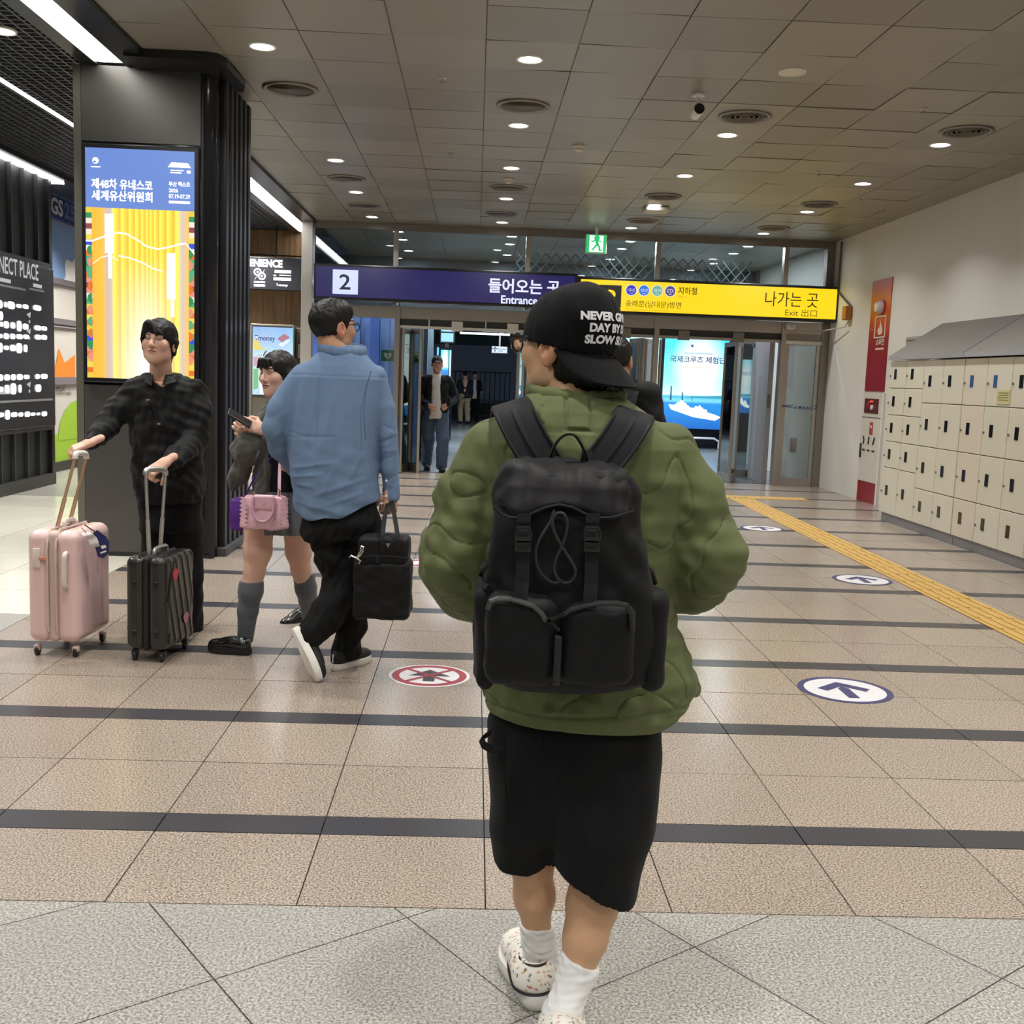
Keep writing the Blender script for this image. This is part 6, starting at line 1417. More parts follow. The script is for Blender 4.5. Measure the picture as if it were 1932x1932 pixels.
# front pockets with zips
for xs, ys, nm in (((918, 1046), (1122, 1300), 0), ((1058, 1196), (1136, 1300), 1)):
    a, b = B(xs[0], ys[0], 2.05), B(xs[1], ys[1], 2.05); s_ = SDF(); s_.rbox(((a[0] + b[0]) / 2, 2.09, (a[2] + b[2]) / 2), (abs(b[0] - a[0]) / 2, .052, abs(a[2] - b[2]) / 2), .03); pkt = soft('front_pocket', s_, .006, M_BAG, t, lambda v: .003 * wob(v, .1, 6, 8 + nm))
    zp = [B(x, y, 2.034) for x, y in (((920, 1150), (926, 1135), (940, 1130), (962, 1130), (985, 1136), (1006, 1143), (1022, 1158), (1030, 1172)) if nm == 0 else ((1062, 1160), (1075, 1150), (1100, 1143), (1130, 1138), (1165, 1138), (1182, 1142), (1190, 1158), (1192, 1190)))]
    MB().tube([tuple(p) for p in zp], .0055, 8).build('zip', mat('zip_grey', srgb(70, 70, 68), .4, .3, noise=(900, .5)) if nm == 0 else M_BUCK, pkt)
MB().ribbon([tuple(B(x, y, 2.026)) for x, y in ((1030, 1172), (1048, 1166), (1066, 1158))], .007, .003, (0, 0, 1)).build('zip_pull', M_STRAP, t)
MB().ribbon([tuple(B(x, y, 2.026)) for x, y in ((1034, 1170), (1046, 1180), (1056, 1190))], .006, .003, (.5, 0, 1)).build('zip_pull', M_STRAP, t)
MB().cbox(tuple(B(1046, 1200, 2.03)), tuple(B(1056, 1290, 2.045)), .003).build('centre_gusset', M_BUCK, t)
# side pockets
for (x0_, x1_, y0_, y1_) in ((905, 930, 1065, 1290), (1212, 1240, 1075, 1290)):
    a, b = B(x0_, y0_, 2.17), B(x1_, y1_, 2.17); s_ = SDF(); s_.rbox(((a[0] + b[0]) / 2, 2.18, (a[2] + b[2]) / 2 - .02), (abs(b[0] - a[0]) / 2 + .006, .07, abs(a[2] - b[2]) / 2 - .015), .03); sp_ = soft('side_pocket', s_, .007, M_BAG, t, lambda v: .004 * wob(v, .09, 6, 4))
    MB().tube([tuple(B(x, y, yy)) for x, y, yy in (((921, 1062, 2.10), (910, 1072, 2.14), (907, 1088, 2.18), (912, 1104, 2.12), (922, 1110, 2.09)) if x0_ < 1000 else ((1216, 1066, 2.15), (1229, 1080, 2.17), (1236, 1100, 2.19)))], .006, 8).build('pocket_rim', M_BAG2, sp_)
# closing straps with buckles
for cx_, k_ in ((987, 0), (1117, 1)):
    sl = -.10 if k_ == 0 else -.03
    MB().ribbon([tuple(B(cx_ + 2, 968, 2.052)), tuple(B(cx_ + 1, 985, 2.050)), tuple(B(cx_, 1010, 2.055)), tuple(B(cx_, 1045, 2.060)), tuple(B(cx_ - 2, 1100, 2.056)), tuple(B(cx_ - (6 if k_ == 0 else 5), 1144, 2.045))], .0265, .003, (1, 0, 0)).build('closing_strap', M_STRAP, t)
    bk = thing('buckle', None, None, tuple(B(cx_, 1015, 2.045))); bk.parent = t; bk.matrix_parent_inverse = t.matrix_basis.inverted()
    def bx(xa, ya, xb, yb, y0_, y1_, nm, m, c=.002):
        p, q = B(cx_ + xa, ya, y0_), B(cx_ + xb, yb, y0_); MB().cbox((p[0], y0_, p[2]), (q[0], y1_, q[2]), c).build(nm, m, bk, True)
    bx(-13, 993, 13, 1021, 2.036, 2.050, 'female_half', M_BUCK); bx(-9, 1000, 9, 1014, 2.033, 2.04, 'raised_panel', M_BAG2); bx(-15, 1023, 15, 1042, 2.038, 2.050, 'ladder_bar', M_BUCK); bx(-11, 1034, 11, 1038, 2.034, 2.04, 'slot', M_STRAP)
    for q in (-1, 1): MB().tube([tuple(B(cx_ + q * 12, 996, 2.04)), tuple(B(cx_ + q * 15.5, 1006, 2.038)), tuple(B(cx_ + q * 13, 1021, 2.04))], .0026, 6).build('side_release', M_BUCK, bk, True)
# drawcord
def smooth_path(pts, n=5):
    P = [A_(p) for p in pts]; out = []
    for i in range(len(P) - 1):
        p0, p1, p2, p3 = P[max(i - 1, 0)], P[i], P[i + 1], P[min(i + 2, len(P) - 1)]
        for k in range(n): q = k / n; out.append(tuple(.5 * ((2 * p1) + (-p0 + p2) * q + (2 * p0 - 5 * p1 + 4 * p2 - p3) * q ** 2 + (-p0 + 3 * p1 - 3 * p2 + p3) * q ** 3)))
    return out + [tuple(P[-1])]
for pts in (((1046, 962), (1038, 985), (1022, 1010), (1012, 1035), (1012, 1060), (1020, 1080), (1034, 1094), (1048, 1100), (1056, 1096)), ((1042, 968), (1044, 995), (1052, 1016), (1066, 1040), (1080, 1062), (1086, 1078), (1080, 1094), (1066, 1100), (1052, 1090), (1046, 1074), (1050, 1052), (1060, 1030), (1068, 1008), (1070, 986), (1064, 970), (1052, 968), (1044, 976), (1042, 990), (1046, 1005))):
    MB().tube(smooth_path([B(x, y, 2.062 - .001 * (i % 3)) for i, (x, y) in enumerate(pts)]), .0032, 7).build('drawcord', mat('cord_black', srgb(36, 36, 38), .7), t, True)
# shoulder straps and carry loop
for pts, m_ in ((((935, 768, 2.36), (952, 785, 2.27), (975, 820, 2.24), (1000, 858, 2.24), (1015, 885, 2.24)), 0), (((983, 755, 2.36), (990, 775, 2.27), (1010, 815, 2.235), (1030, 850, 2.235), (1045, 880, 2.235)), 1)): pass
for ca, cb in (((962, 762), (1028, 880)), ((1200, 778), (1130, 880))):
    pth = [B(ca[0] + (cb[0] - ca[0]) * -.06, ca[1] + 22, 2.49), B(ca[0] + (cb[0] - ca[0]) * -.02, ca[1] + 3, 2.42), B(ca[0] + (cb[0] - ca[0]) * .05, ca[1] + 4, 2.34), B(ca[0] + (cb[0] - ca[0]) * .16, ca[1] + 20, 2.285), B(ca[0] + (cb[0] - ca[0]) * .5, (ca[1] + cb[1]) / 2 + 6, 2.255), B(cb[0], cb[1], 2.235)]
    pth = smooth_path(pth, 4); hw = .034
    MB().ribbon(pth, .080, .016, (1, 0, -.34 if ca[0] > 1000 else .34)).build('shoulder_strap', cloth('strap_pad', srgb(20, 19, 22), .7, 900, .2, sheen=.02), t, True)
    for q in (-1, 1): MB().tube([tuple(A_(p) + A_((q * .037, -.009, q * (-.012 if ca[0] > 1000 else .012)))) for p in pth], .0045, 6).build('strap_binding', M_BAG, t, True)
    MB().ribbon([tuple(A_(p) + A_((0, -.011, .002))) for p in pth], .012, .004, (1, 0, -.34 if ca[0] > 1000 else .34)).build('strap_ridge', M_BAG2, t, True)
lp = smooth_path([B(1036, 880, 2.22), B(1040, 855, 2.20), B(1052, 832, 2.19), B(1068, 820, 2.185), B(1084, 822, 2.185), B(1096, 838, 2.19), B(1104, 858, 2.20), B(1108, 878, 2.22)], 4)
MB().ribbon(lp, .024, .004, (0, 1, .0)).build('carry_loop', M_BAG, t, True)
for q in (1034, 1106): MB().ribbon([tuple(B(q + 2, 850, 2.215)), tuple(B(q + (2 if q < 1070 else -2), 878, 2.205))], .022, .004, (1, 0, 0)).build('loop_tab', M_BAG, t)
# ============================================================ other people and what they carry
M_PANT = cloth('black_trouser', srgb(13, 13, 14), .85, 800, .15, sheen=.02); M_DENIM = cloth('light_denim', srgb(106, 130, 162), .75, 900, .25, noise=(50, .10), sheen=.05)
M_BLKSH = cloth('black_shirt', srgb(17, 17, 18), .7, 800, .15, sheen=.03); M_JEAN = cloth('blue_jean', srgb(72, 88, 112), .8, 800, .2)
def person_kit(Y0):
    def j(px, py, dy=0.0): return A_(at(px, py, Y0 + dy))
    def s_(py, xl, xr, ry, dy=0.0): return st(py, xl, xr, ry, dy, Y0)
    return j, s_
def wear_glasses(parent, C, R, sc=1.0):
    g = thing('glasses', None, None); g.parent = parent; g.matrix_parent_inverse = parent.matrix_basis.inverted()
    for q in (-1, 1):
        MB().tube([tuple(C + R @ (A_((q * .033 + .024 * math.cos(a), .110, .004 + .019 * math.sin(a))) * sc)) for a in np.linspace(0, 6.283, 17)], .0026, 6).build('rim', M_FRAME, g)
        MB().tube([tuple(C + R @ (A_(p) * sc)) for p in ((q * .058, .106, .012), (q * .074, .060, .012), (q * .082, .0, .010))], .003, 6).build('temple', M_FRAME, g)
    MB().tube([tuple(C + R @ (A_(p) * sc)) for p in ((-.010, .111, .010), (.010, .111, .010))], .0024, 6).build('bridge', M_FRAME, g)
    return g

# ---------------------------------------------------------------- man in the blue shirt
j, s_ = person_kit(5.4)
C = j(628, 617, .02); R = frame((.76, .65, .02))
bd = Body(); sk = A_(srgb(196, 150, 120)[:3])
bd.head(C, R, 1.06, .0045, skin=sk, face=1.05)
n = SDF(); n.cap(C + R @ A_((0, -.02, -.05)), j(645, 690), .062, .072, .02); bd.sdf(n, .008, sk)
tr = SDF(); tr.spine([s_(690, 590, 700, .08), s_(760, 565, 705, .11), s_(880, 565, 700, .11), s_(970, 580, 705, .12), s_(1010, 585, 705, .12)]); tr.chain([j(580, 715), j(522, 805, -.02), j(560, 885, .12)], [.05, .042, .034], .02); tr.chain([j(704, 718), j(729, 820), j(739, 935, .02)], [.045, .028, .024], .01)
tr.chain([j(685, 1000), j(668, 1120, .03), j(652, 1240, .04)], [.08, .055, .035], .03); tr.chain([j(615, 1000), j(645, 1105, .02), j(580, 1195, -.16)], [.08, .055, .035], .03); bd.sdf(tr, .014, sk)
bd.sdf(hand_sdf(j(737, 928, .0), (.0, -.1, -1), (.55, -.8, 0), 1, (1.1, 1.2, .8), sc=1.0, thumb=.9), .004, sk)
bd.sdf(hand_sdf(j(556, 884, .13), (.8, .5, -.2), (-.4, .8, .2), 1), .006, sk)
blue = bd.build('person', 'man in a light blue denim shirt and black trousers carrying a black bag', (-.6, 5.4, 0))
sh_ = SDF(); sh_.spine([s_(652, 614, 688, .070, .01), s_(662, 608, 694, .078, .01), s_(672, 594, 700, .09), s_(690, 574, 712, .115), s_(712, 556, 724, .135), s_(760, 546, 722, .15), s_(820, 541, 714, .16), s_(880, 546, 714, .165), s_(935, 554, 718, .165), s_(985, 560, 718, .16)], n=2.2)
sh_.chain([j(574, 712), j(530, 775, -.01), j(517, 806, -.02)], [.066, .062, .058], .035); sh_.chain([j(517, 806, -.02), j(528, 845, .03), j(556, 884, .12)], [.058, .053, .045], .02)
sh_.chain([j(710, 712), j(722, 770, .0), j(728, 820, .0), j(736, 880, .01)], [.058, .058, .056, .052], .010); sh_.cap(j(736, 880, .01), j(738, 908, .01), .050, .040, .02)
def shirt_hem(P):
    x = (P[:, 0] - j(555, 960)[0]) / (j(718, 960)[0] - j(555, 960)[0]); ys = np.interp(x, [-.3, 0, .15, .35, .6, .85, 1.0, 1.3], [950, 962, 977, 976, 970, 952, 938, 930])
    zc = np.interp(ys, [900, 1000], [j(640, 900)[2], j(640, 1000)[2]]); return np.where(P[:, 0] > j(726, 900)[0], -1, zc - P[:, 2])
class Shirt(SDF):
    def __call__(s, P): return smax(base_call(s, P), shirt_hem(P), .006)
q = Shirt(); q.ops, q.lo, q.hi = sh_.ops, sh_.lo, sh_.hi
WRK = [((606, 700), (592, 830), .007, .016), ((640, 740), (604, 880), .006, .020), ((668, 700), (672, 830), .006, .018), ((545, 822), (640, 821), -.004, .006), ((548, 812), (590, 820), -.003, .006), ((556, 880), (640, 868), .005, .009), ((558, 896), (618, 890), .005, .008), ((560, 910), (600, 912), .004, .008), ((596, 930), (700, 898), .005, .012), ((620, 948), (690, 925), .004, .010), ((650, 860), (612, 930), .005, .014), ((690, 780), (700, 900), .005, .014), ((580, 720), (568, 800), .005, .015), ((628, 690), (622, 760), .004, .012), ((650, 780), (640, 850), .004, .014), ((555, 940), (640, 960), .004, .010), ((690, 850), (660, 910), .004, .012)]
WRK2 = [((722, 800), (745, 812), -.004, .008), ((718, 835), (748, 822), -.005, .008), ((722, 850), (748, 848), .004, .008), ((716, 868), (750, 858), -.004, .008), ((515, 790), (540, 770), -.004, .009), ((512, 830), (535, 812), .004, .008), ((520, 850), (545, 840), -.004, .008)]
def creases(v, jj, segs):
    o = 0
    for a, b, am, wd in segs:
        a_, b_ = jj(*a), jj(*b); d = (b_ - a_)[[0, 2]]; p = v[:, [0, 2]] - a_[[0, 2]]; t = np.clip(p @ d / (d @ d), 0, 1); r = np.linalg.norm(p - t[:, None] * d, axis=1)
        o = o + am * np.exp(-(r / wd) ** 2) * np.sin(np.pi * np.clip(t * .9 + .05, 0, 1)) ** .6
    return o
def shirt_fold(v):
    pl = j(606, 760)[0]; pleat = np.exp(-((v[:, 0] - pl - .02 * (v[:, 2] - 1.3)) / .006) ** 2) * (v[:, 1] < 5.4) * np.clip((j(0, 688)[2] - v[:, 2]) / .02, 0, 1) * np.clip((v[:, 2] - 1.0) / .25, 0, 1)
    yoke = np.exp(-((v[:, 2] - j(0, 686)[2]) / .004) ** 2) * (v[:, 1] < 5.38); low = np.clip((1.35 - v[:, 2]) / .5, 0, 1)
    return .008 * wob(v, .24, 6, 9, (1.5, .8, .5)) + .003 * low * wob(v, .10, 6, 1, (.9, .7, 1.2)) + creases(v, j, WRK) * (v[:, 1] < 5.36) + creases(v, j, WRK2) - .007 * pleat - .003 * yoke
shirt = soft('shirt', q, .0062, M_DENIM, blue, shirt_fold)
cc = SDF(); cc.chain([j(646, 659, .01) + A_((.108 * math.cos(a), .084 * math.sin(a), .016 * math.sin(a) - .008 * math.cos(a))) for a in np.linspace(0, 6.283, 21)], [.013] * 21, .006, sq=((0, 0, 1), 1.9)); soft('collar', cc, .005, M_DENIM, shirt)
cf = SDF(); cf.cap(j(737, 902, .01), j(739, 938, .01), .044, .041, .005); cf.plane(j(739, 945), (0, 0, -1)); soft('cuff', cf, .005, M_DENIM, shirt, lambda v: .002 * wob(v, .04))
for py in (907, 936): MB().lathe([(.006, 0), (.005, -.003), (0, -.003)], tuple(j(729, py, -.034)), 10, 'Y').build('button', M_WHITE, shirt)
seam = [j(x, y, d) for x, y, d in ((700, 700, -.13), (690, 740, -.145), (687, 780, -.155), (690, 830, -.16))]
MB().tube(smooth_path(seam, 4), .0022, 5).build('sleeve_seam', mat('denim_dark', srgb(74, 98, 130), .8), shirt)
pt = SDF(); pt.spine([s_(930, 572, 706, .13), s_(980, 572, 716, .14), s_(1015, 574, 712, .14)], n=2.3)
pt.chain([j(682, 1000), j(676, 1110, .03), j(652, 1232, .04)], [.095, .082, .070], .04); pt.chain([j(615, 1000, -.02), j(646, 1098, .0)], [.100, .086], .04); pt.chain([j(646, 1098, .0), j(618, 1160, -.09), j(588, 1196, -.17)], [.086, .082, .068], .03)
pt.plane(j(652, 1243), (0, 0, -1), .01)
soft('trousers', pt, .007, M_PANT, blue, lambda v: .007 * wob(v, .13, 6, 2, (1, 1, 1.2)) + .004 * wob(v, .06, 6, 6))
in_h = lambda S_, h, nm, m, C_, R_, par, sc=1.0, disp=None: in_head(S_, h, nm, m, disp, C_, R_, par, None, sc)
hb = SDF(); hb.ell((0, -.014, .030), (.086, .106, .096)); hb.ell((0, .02, .075), (.070, .075, .050), k=.03); hb.ell((0, .090, -.055), (.12, .075, .115), k=.008, cut=True)
for q_ in (-1, 1): hb.ell((q_ * .09, .0, -.016), (.03, .026, .042), k=.006, cut=True)
hb.plane((0, -.06, -.062), (0, -.3, -1), .012); in_h(hb, .0048, 'hair', M_HAIR, C, R, blue, 1.06, strands(.003))
wear_glasses(blue, C, R, 1.06)
M_BLKS = mat('black_suede', srgb(18, 18, 20), .7)
f1 = onz(628, 1266); f2_ = onz(693, 1246); yw = -math.atan2(f2_.x - f1.x, f2_.y - f1.y)
r_, T_, z0_ = shoe(blue, tuple(f1), max(-1.25, min(1.25, yw)), 0, 1.0, M_BLKS, M_SOLEW, M_BLKS, 'sneaker', 0, .034)
MB().tube([tuple(T_(p)) for p in ((.036, .09, z0_ + .02), (.038, .12, z0_ + .008), (.036, .155, z0_ + .020))], .003, 5).build('side_stripe', M_SOLEW, r_)
MB().tube([tuple(T_((0, -.001, z0_ + .01))), tuple(T_((0, .002, z0_ + .05)))], .005, 5).build('heel_tab', M_SOLEW, r_)
# back foot on its toe, sole towards the camera
tp = A_(onz(596, 1288)); hl = j(551, 1188, -.20)
d_ = tp - hl; L_ = np.linalg.norm(d_)
def toe_shoe(parent, heel, toe, up, sc):
    fw = (A_(toe) - A_(heel)); fw /= np.linalg.norm(fw); u_ = A_(up) - fw * (A_(up) @ fw); u_ /= np.linalg.norm(u_); r_ = np.cross(fw, u_); RR = np.stack([r_, fw, u_], 1)
    return RR
RR = toe_shoe(blue, hl, tp, (.75, .62, .55), 1.0); sc_ = L_ / .285
def Tb(P): return hl + (A_(P) * sc_) @ RR.T
out = []
for q_ in range(36):
    a = 2 * math.pi * q_ / 36; yy = .14 + .145 * math.sin(a); t_ = yy / .285; ww = (.034 + .004 * math.sin(t_ * 3.1) + .014 * min(1, max(0, (t_ - .35) / .3)) - .018 * max(0, (t_ - .8) / .2) ** 2) * abs(math.cos(a)) ** .55 * (1 if math.cos(a) > 0 else -1); out.append((ww, yy))
rs = MB().add([tuple(Tb(p)) for p in ((-.02, .04, .04), (.02, .04, .04), (.02, .2, .036), (-.02, .2, .036))], [(0, 1, 2, 3)]).build('sneaker', M_BLKS, blue)
MB().loft([[tuple(Tb((x * g, .14 + (y - .14) * (g * .5 + .5), z))) for x, y in out] for z, g in ((0, .92), (.005, 1.0), (.02, 1.04), (.036, 1.0))]).build('sole', M_SOLEW, rs, True, 50)
u2 = SDF(); u2.ell((0, .05, .06), (.035, .05, .05), k=.02); u2.cap((0, .05, .06), (0, .18, .05), .034, .034, .03); u2.ell((0, .22, .045), (.043, .06, .03), k=.03); u2.plane((0, 0, .034), (0, 0, -1)); v_, f_ = u2.mesh(.006); link('upper', np_mesh('upper', Tb(v_), f_), M_BLKS, rs)
# his black insulated bag
BY = 5.22; t = thing('carry_bag', 'boxy black fabric bag hanging from the hand of the man in the blue shirt', 'bag', tuple(at(722, 1160, BY)))
def bp(px, py, dy=0): return A_(at(px, py, BY + dy))
a, b = bp(671, 1052, 0), bp(775, 1164, 0); s2 = SDF(); s2.rbox(((a[0] + b[0]) / 2, BY, (a[2] + b[2]) / 2), ((b[0] - a[0]) / 2, .10, (a[2] - b[2]) / 2), .03); a2, b2 = bp(679, 1008, 0), bp(772, 1064, 0)
soft('body', s2, .007, M_BAG, t, lambda v: .004 * wob(v, .12, 6, 3) + .002 * wob(v, .05)); s3 = SDF(); s3.rbox(((a2[0] + b2[0]) / 2, BY, (a2[2] + b2[2]) / 2), ((b2[0] - a2[0]) / 2, .092, (a2[2] - b2[2]) / 2), .025); soft('lid', s3, .007, M_BAG2, t, lambda v: .003 * wob(v, .1))
MB().tube([tuple(bp(x, y, -.103)) for x, y in ((674, 1053), (700, 1049), (740, 1050), (773, 1053))], .004, 6).build('zip', M_STRAP, t)
MB().ribbon([tuple(bp(x, y, -.108)) for x, y in ((707, 1050), (711, 1050), (712, 1062))], .016, .004, (1, 0, 0)).build('zip_pull', M_STRAP, t)
for dy in (-.09, .09):
    MB().ribbon(smooth_path([bp(722, 1040, dy * 1.15), bp(722, 1010, dy * 1.1), bp(726, 975, dy * .5 + .08), bp(732, 950, dy * .1 + .16), bp(740, 949, dy * .1 + .16), bp(745, 978, dy * .5 + .08), bp(750, 1010, dy * 1.1), bp(752, 1040, dy * 1.15)], 4), .022, .004, (1, .0, .0) if dy < 0 else (1, .01, 0)).build('handle', M_STRAP, t)
c_ = bp(732, 1028, -.098); MB().poly([tuple(c_ + A_(p)) for p in ((-.012, -.004, .008), (.012, -.004, .008), (0, -.004, -.014))]).build('triangle_badge', M_STEEL2, t)
M_SILV = mat('silver_metal', srgb(214, 208, 196), .25, .9)
tg = MB()
for pts in (((681, 1030), (686, 1032), (684, 1038), (680, 1037), (681, 1030)), ((682, 1037), (676, 1046), (673, 1052)), ((685, 1039), (680, 1047), (674, 1052)), ((659, 1052), (662, 1048), (673, 1053), (680, 1058), (677, 1063))):
    tg.tube([tuple(bp(x, y, -.115)) for x, y in pts], .0045, 6)
tg.build('metal_clip', M_SILV, t)

# ---------------------------------------------------------------- woman with the phone
j, s_ = person_kit(5.85)
C = j(524, 705, .0); R = frame((-.60, -.80, -.06))
bd = Body(); sk = A_(srgb(224, 180, 158)[:3])
bd.head(C, R, .98, .004, skin=sk, lips=(190, 96, 96), closed=True, jaw=.85, face=.97)
n = SDF(); n.cap(C + R @ A_((0, -.02, -.05)), j(527, 778, .02), .048, .056, .02); bd.sdf(n, .007, sk)
tr = SDF(); tr.spine([s_(775, 505, 555, .07), s_(830, 495, 570, .09), s_(900, 495, 565, .09), s_(960, 480, 575, .11), s_(995, 475, 580, .11)]); bd.sdf(tr, .014, sk)
lg = SDF(); lg.chain([j(488, 985, -.06), j(486, 1040, -.09), j(480, 1078, -.11), j(474, 1110, -.11), j(468, 1150, -.09), j(463, 1200, -.08)], [.085, .072, .052, .052, .042, .034], .03)
lg.chain([j(560, 985, .06), j(563, 1040, .12), j(568, 1075, .18), j(576, 1110, .24), j(582, 1135, .30), j(583, 1158, .36)], [.082, .068, .052, .048, .040, .034], .03); bd.sdf(lg, .007, sk)
PH = j(452, 789, -.20)
bd.sdf(hand_sdf(j(481, 822, -.10), (-.82, -.3, .55), (.25, -.85, -.2), -1, (.5, .8, .6), sc=.92), .004, sk); bd.sdf(hand_sdf(j(496, 810, -.14), (-.85, -.15, .30), (.2, -.9, .35), 1, (.5, .9, .7), sc=.92), .004, sk)
woman = bd.build('person', 'woman in a grey jacket, short skirt and long socks looking at her phone', (-1.2, 5.85, 0))
M_GREYJ = cloth('charcoal_jersey', srgb(92, 92, 86), .85, 600, .3); M_BTOP = cloth('black_top', srgb(20, 20, 22), .8, 600, .2, sheen=.02)
tp_ = SDF(); tp_.spine([s_(775, 510, 552, .065), s_(800, 500, 566, .09), s_(860, 492, 566, .10), s_(910, 492, 566, .10), s_(945, 488, 572, .105)]); soft('top', tp_, .008, M_BTOP, woman, lambda v: .003 * wob(v, .08))
jk2 = SDF(); jk2.spine([s_(757, 516, 560, .07), s_(772, 502, 572, .09), s_(800, 490, 584, .115), s_(860, 486, 590, .125), s_(905, 478, 592, .13), s_(935, 476, 592, .125)], n=2.2)
jk2.rbox(j(520, 885, -.14), (.055, .16, .17), .03, frame((-.6, -.8, 0)), k=.01, cut=True)
jk2.chain([j(512, 782, -.03), j(478, 842, -.07), j(462, 852, -.09)], [.066, .072, .070], .03); jk2.chain([j(462, 852, -.09), j(466, 838, -.10), j(480, 824, -.10)], [.070, .062, .042], .02); jk2.chain([j(462, 862, -.06), j(450, 895, -.02), j(441, 920, .0)], [.05, .045, .03], .03)
jk2.chain([j(545, 782, -.06), j(540, 840, -.12), j(510, 822, -.14)], [.06, .056, .04], .03)
soft('jacket', jk2, .0065, M_GREYJ, woman, lambda v: .007 * wob(v, .12, 6, 2) + .003 * wob(v, .05, 6, 3))
MB().ribbon(smooth_path([j(489, 850, -.16), j(484, 862, -.17), j(480, 868, -.16)], 4), .014, .003, (1, 0, 0)).build('drawstring', M_GREYJ, woman); MB().ribbon(smooth_path([j(498, 868, -.15), j(499, 890, -.16), j(497, 905, -.15)], 4), .010, .003, (1, 0, 0)).build('drawstring', M_GREYJ, woman)
M_SKIRT = cloth('grey_pleat', srgb(104, 108, 112), .8, 500, .3)
sk_ = []; nz = 96
for py, ex in ((925, 0), (960, .5), (1004, 1.0)):
    z_, cx_, cy_, rx_, ry_ = s_(py, 470 - 6 * ex, 578 + 6 * ex, .115 + .035 * ex); rg = []
    for k in range(nz):
        a = 2 * math.pi * k / nz; pl = 1 + .035 * ex * (1 if (k // 3) % 2 else -1); rg.append((cx_ + rx_ * pl * math.cos(a), cy_ + ry_ * pl * math.sin(a), z_ + .004 * ex * math.sin(3 * a)))
    sk_.append(rg)
MB().loft(sk_).build('skirt', M_SKIRT, woman, True, 30)
M_GSOCK = cloth('grey_sock', srgb(98, 102, 108), .85, 300, .5)
for pts, rs, tz in (([j(476, 1085, -.11), j(473, 1115, -.11), j(468, 1150, -.09), j(463, 1204, -.08)], [.064, .063, .053, .043], j(475, 1096, -.11)), ([j(572, 1075, .20), j(577, 1110, .24), j(582, 1135, .30), j(584, 1162, .36)], [.060, .060, .051, .043], j(572, 1082, .20))):
    s9 = SDF(); s9.chain(pts, rs, .02); s9.plane(tz, (0, 0, 1), .004); soft('sock', s9, .006, M_GSOCK, woman, lambda v: .0015 * wob(v, .05, 6, 2, (2, 2, .3)))
M_PATENT = mat('black_patent', srgb(16, 16, 18), .22, 0, .6, coat=.5); M_SOLEB = mat('black_sole', srgb(20, 20, 24), .45)
f1 = onz(472, 1236); r_, T_, z0_ = shoe(woman, tuple(f1), 1.32, 0, .84, M_PATENT, M_SOLEB, M_GSOCK, 'mary_jane_shoe', 0, .045, None, 1.15, True, .9)
MB().ribbon([tuple(T_(p)) for p in ((-.040, .115, z0_ + .02), (-.025, .112, z0_ + .058), (.025, .112, z0_ + .058), (.040, .115, z0_ + .02))], .014, .004, (0, 1, 0)).build('strap', M_PATENT, r_)
f1 = onz(596, 1168); r_, T_, z0_ = shoe(woman, (f1.x, f1.y, .03), 2.2, .35, .84, M_PATENT, M_SOLEB, M_GSOCK, 'mary_jane_shoe', 0, .04, None, 1.1, True, .9)
MB().ribbon([tuple(T_(p)) for p in ((-.040, .115, z0_ + .02), (-.025, .112, z0_ + .058), (.025, .112, z0_ + .058), (.040, .115, z0_ + .02))], .014, .004, (0, 1, 0)).build('strap', M_PATENT, r_)
M_HAIRB = mat('dark_brown_hair', srgb(22, 17, 16), .45, 0, .4, (160, .3), (300, .3, .001))
hw_ = SDF(); hw_.ell((0, -.014, .030), (.086, .106, .098)); hw_.cap((0, -.075, -.02), (0, -.085, -.16), .066, .05, .04); hw_.cap((-.072, -.01, -.01), (-.066, -.03, -.15), .030, .022, .03); hw_.cap((.072, -.01, -.01), (.066, -.03, -.15), .030, .022, .03)
hw_.ell((0, .105, -.045), (.062, .085, .085), k=.01, cut=True); hw_.ell((0, .06, -.12), (.075, .06, .07), k=.02, cut=True)
for q_ in (-.03, -.008, .014, .034): hw_.cap((q_, .088, .075), (q_ * 1.25, .104, .034), .013, .006, .006)
in_h(hw_, .0046, 'hair', M_HAIRB, C, R, woman, .98, strands(.003, (3, 3, .4), .025))
for q_ in (.030, .046): MB().ribbon([tuple(C + R @ A_(p)) for p in ((q_ - .016, .085, .088), (q_, .080, .102), (q_ + .020, .066, .098))], .011, .006, (0, 1, .4)).build('hair_clip', M_WHITE, woman)
MB().ribbon(smooth_path([C + R @ A_(p) for p in ((.030, .045, .122), (.060, .040, .098), (.084, .030, .055), (.092, .02, .01))], 4), .012, .004, (0, 1, 0)).build('hair_band', mat('beige_band', srgb(150, 138, 118), .6), woman)
t = thing('phone', 'black phone held up in the hands of the woman in grey', 'phone', tuple(PH))
RF = frame((-.72, -.25, .45), (0, -.5, 1)); s8 = SDF(); s8.rbox(PH, (.034, .068, .0055), .005, RF); soft('case', s8, .0025, M_BUCK, t); s8 = SDF(); s8.rbox(PH - RF[:, 2] * .0062 + RF[:, 1] * .05 + RF[:, 0] * .012, (.013, .016, .002), .002, RF); soft('camera_bump', s8, .0015, M_FRAME, t)
HY = 5.62; t = thing('handbag', 'small pale pink ruffled handbag hanging before the grey skirt', 'bag', tuple(at(497, 998, HY)))
M_PINK = mat('pink_leather', srgb(226, 182, 196), .42, 0, .5, (30, .05)); M_GOLD = mat('gold_metal', srgb(220, 176, 96), .25, .9)
def hp(px, py, dy=0): return A_(at(px, py, HY + dy))
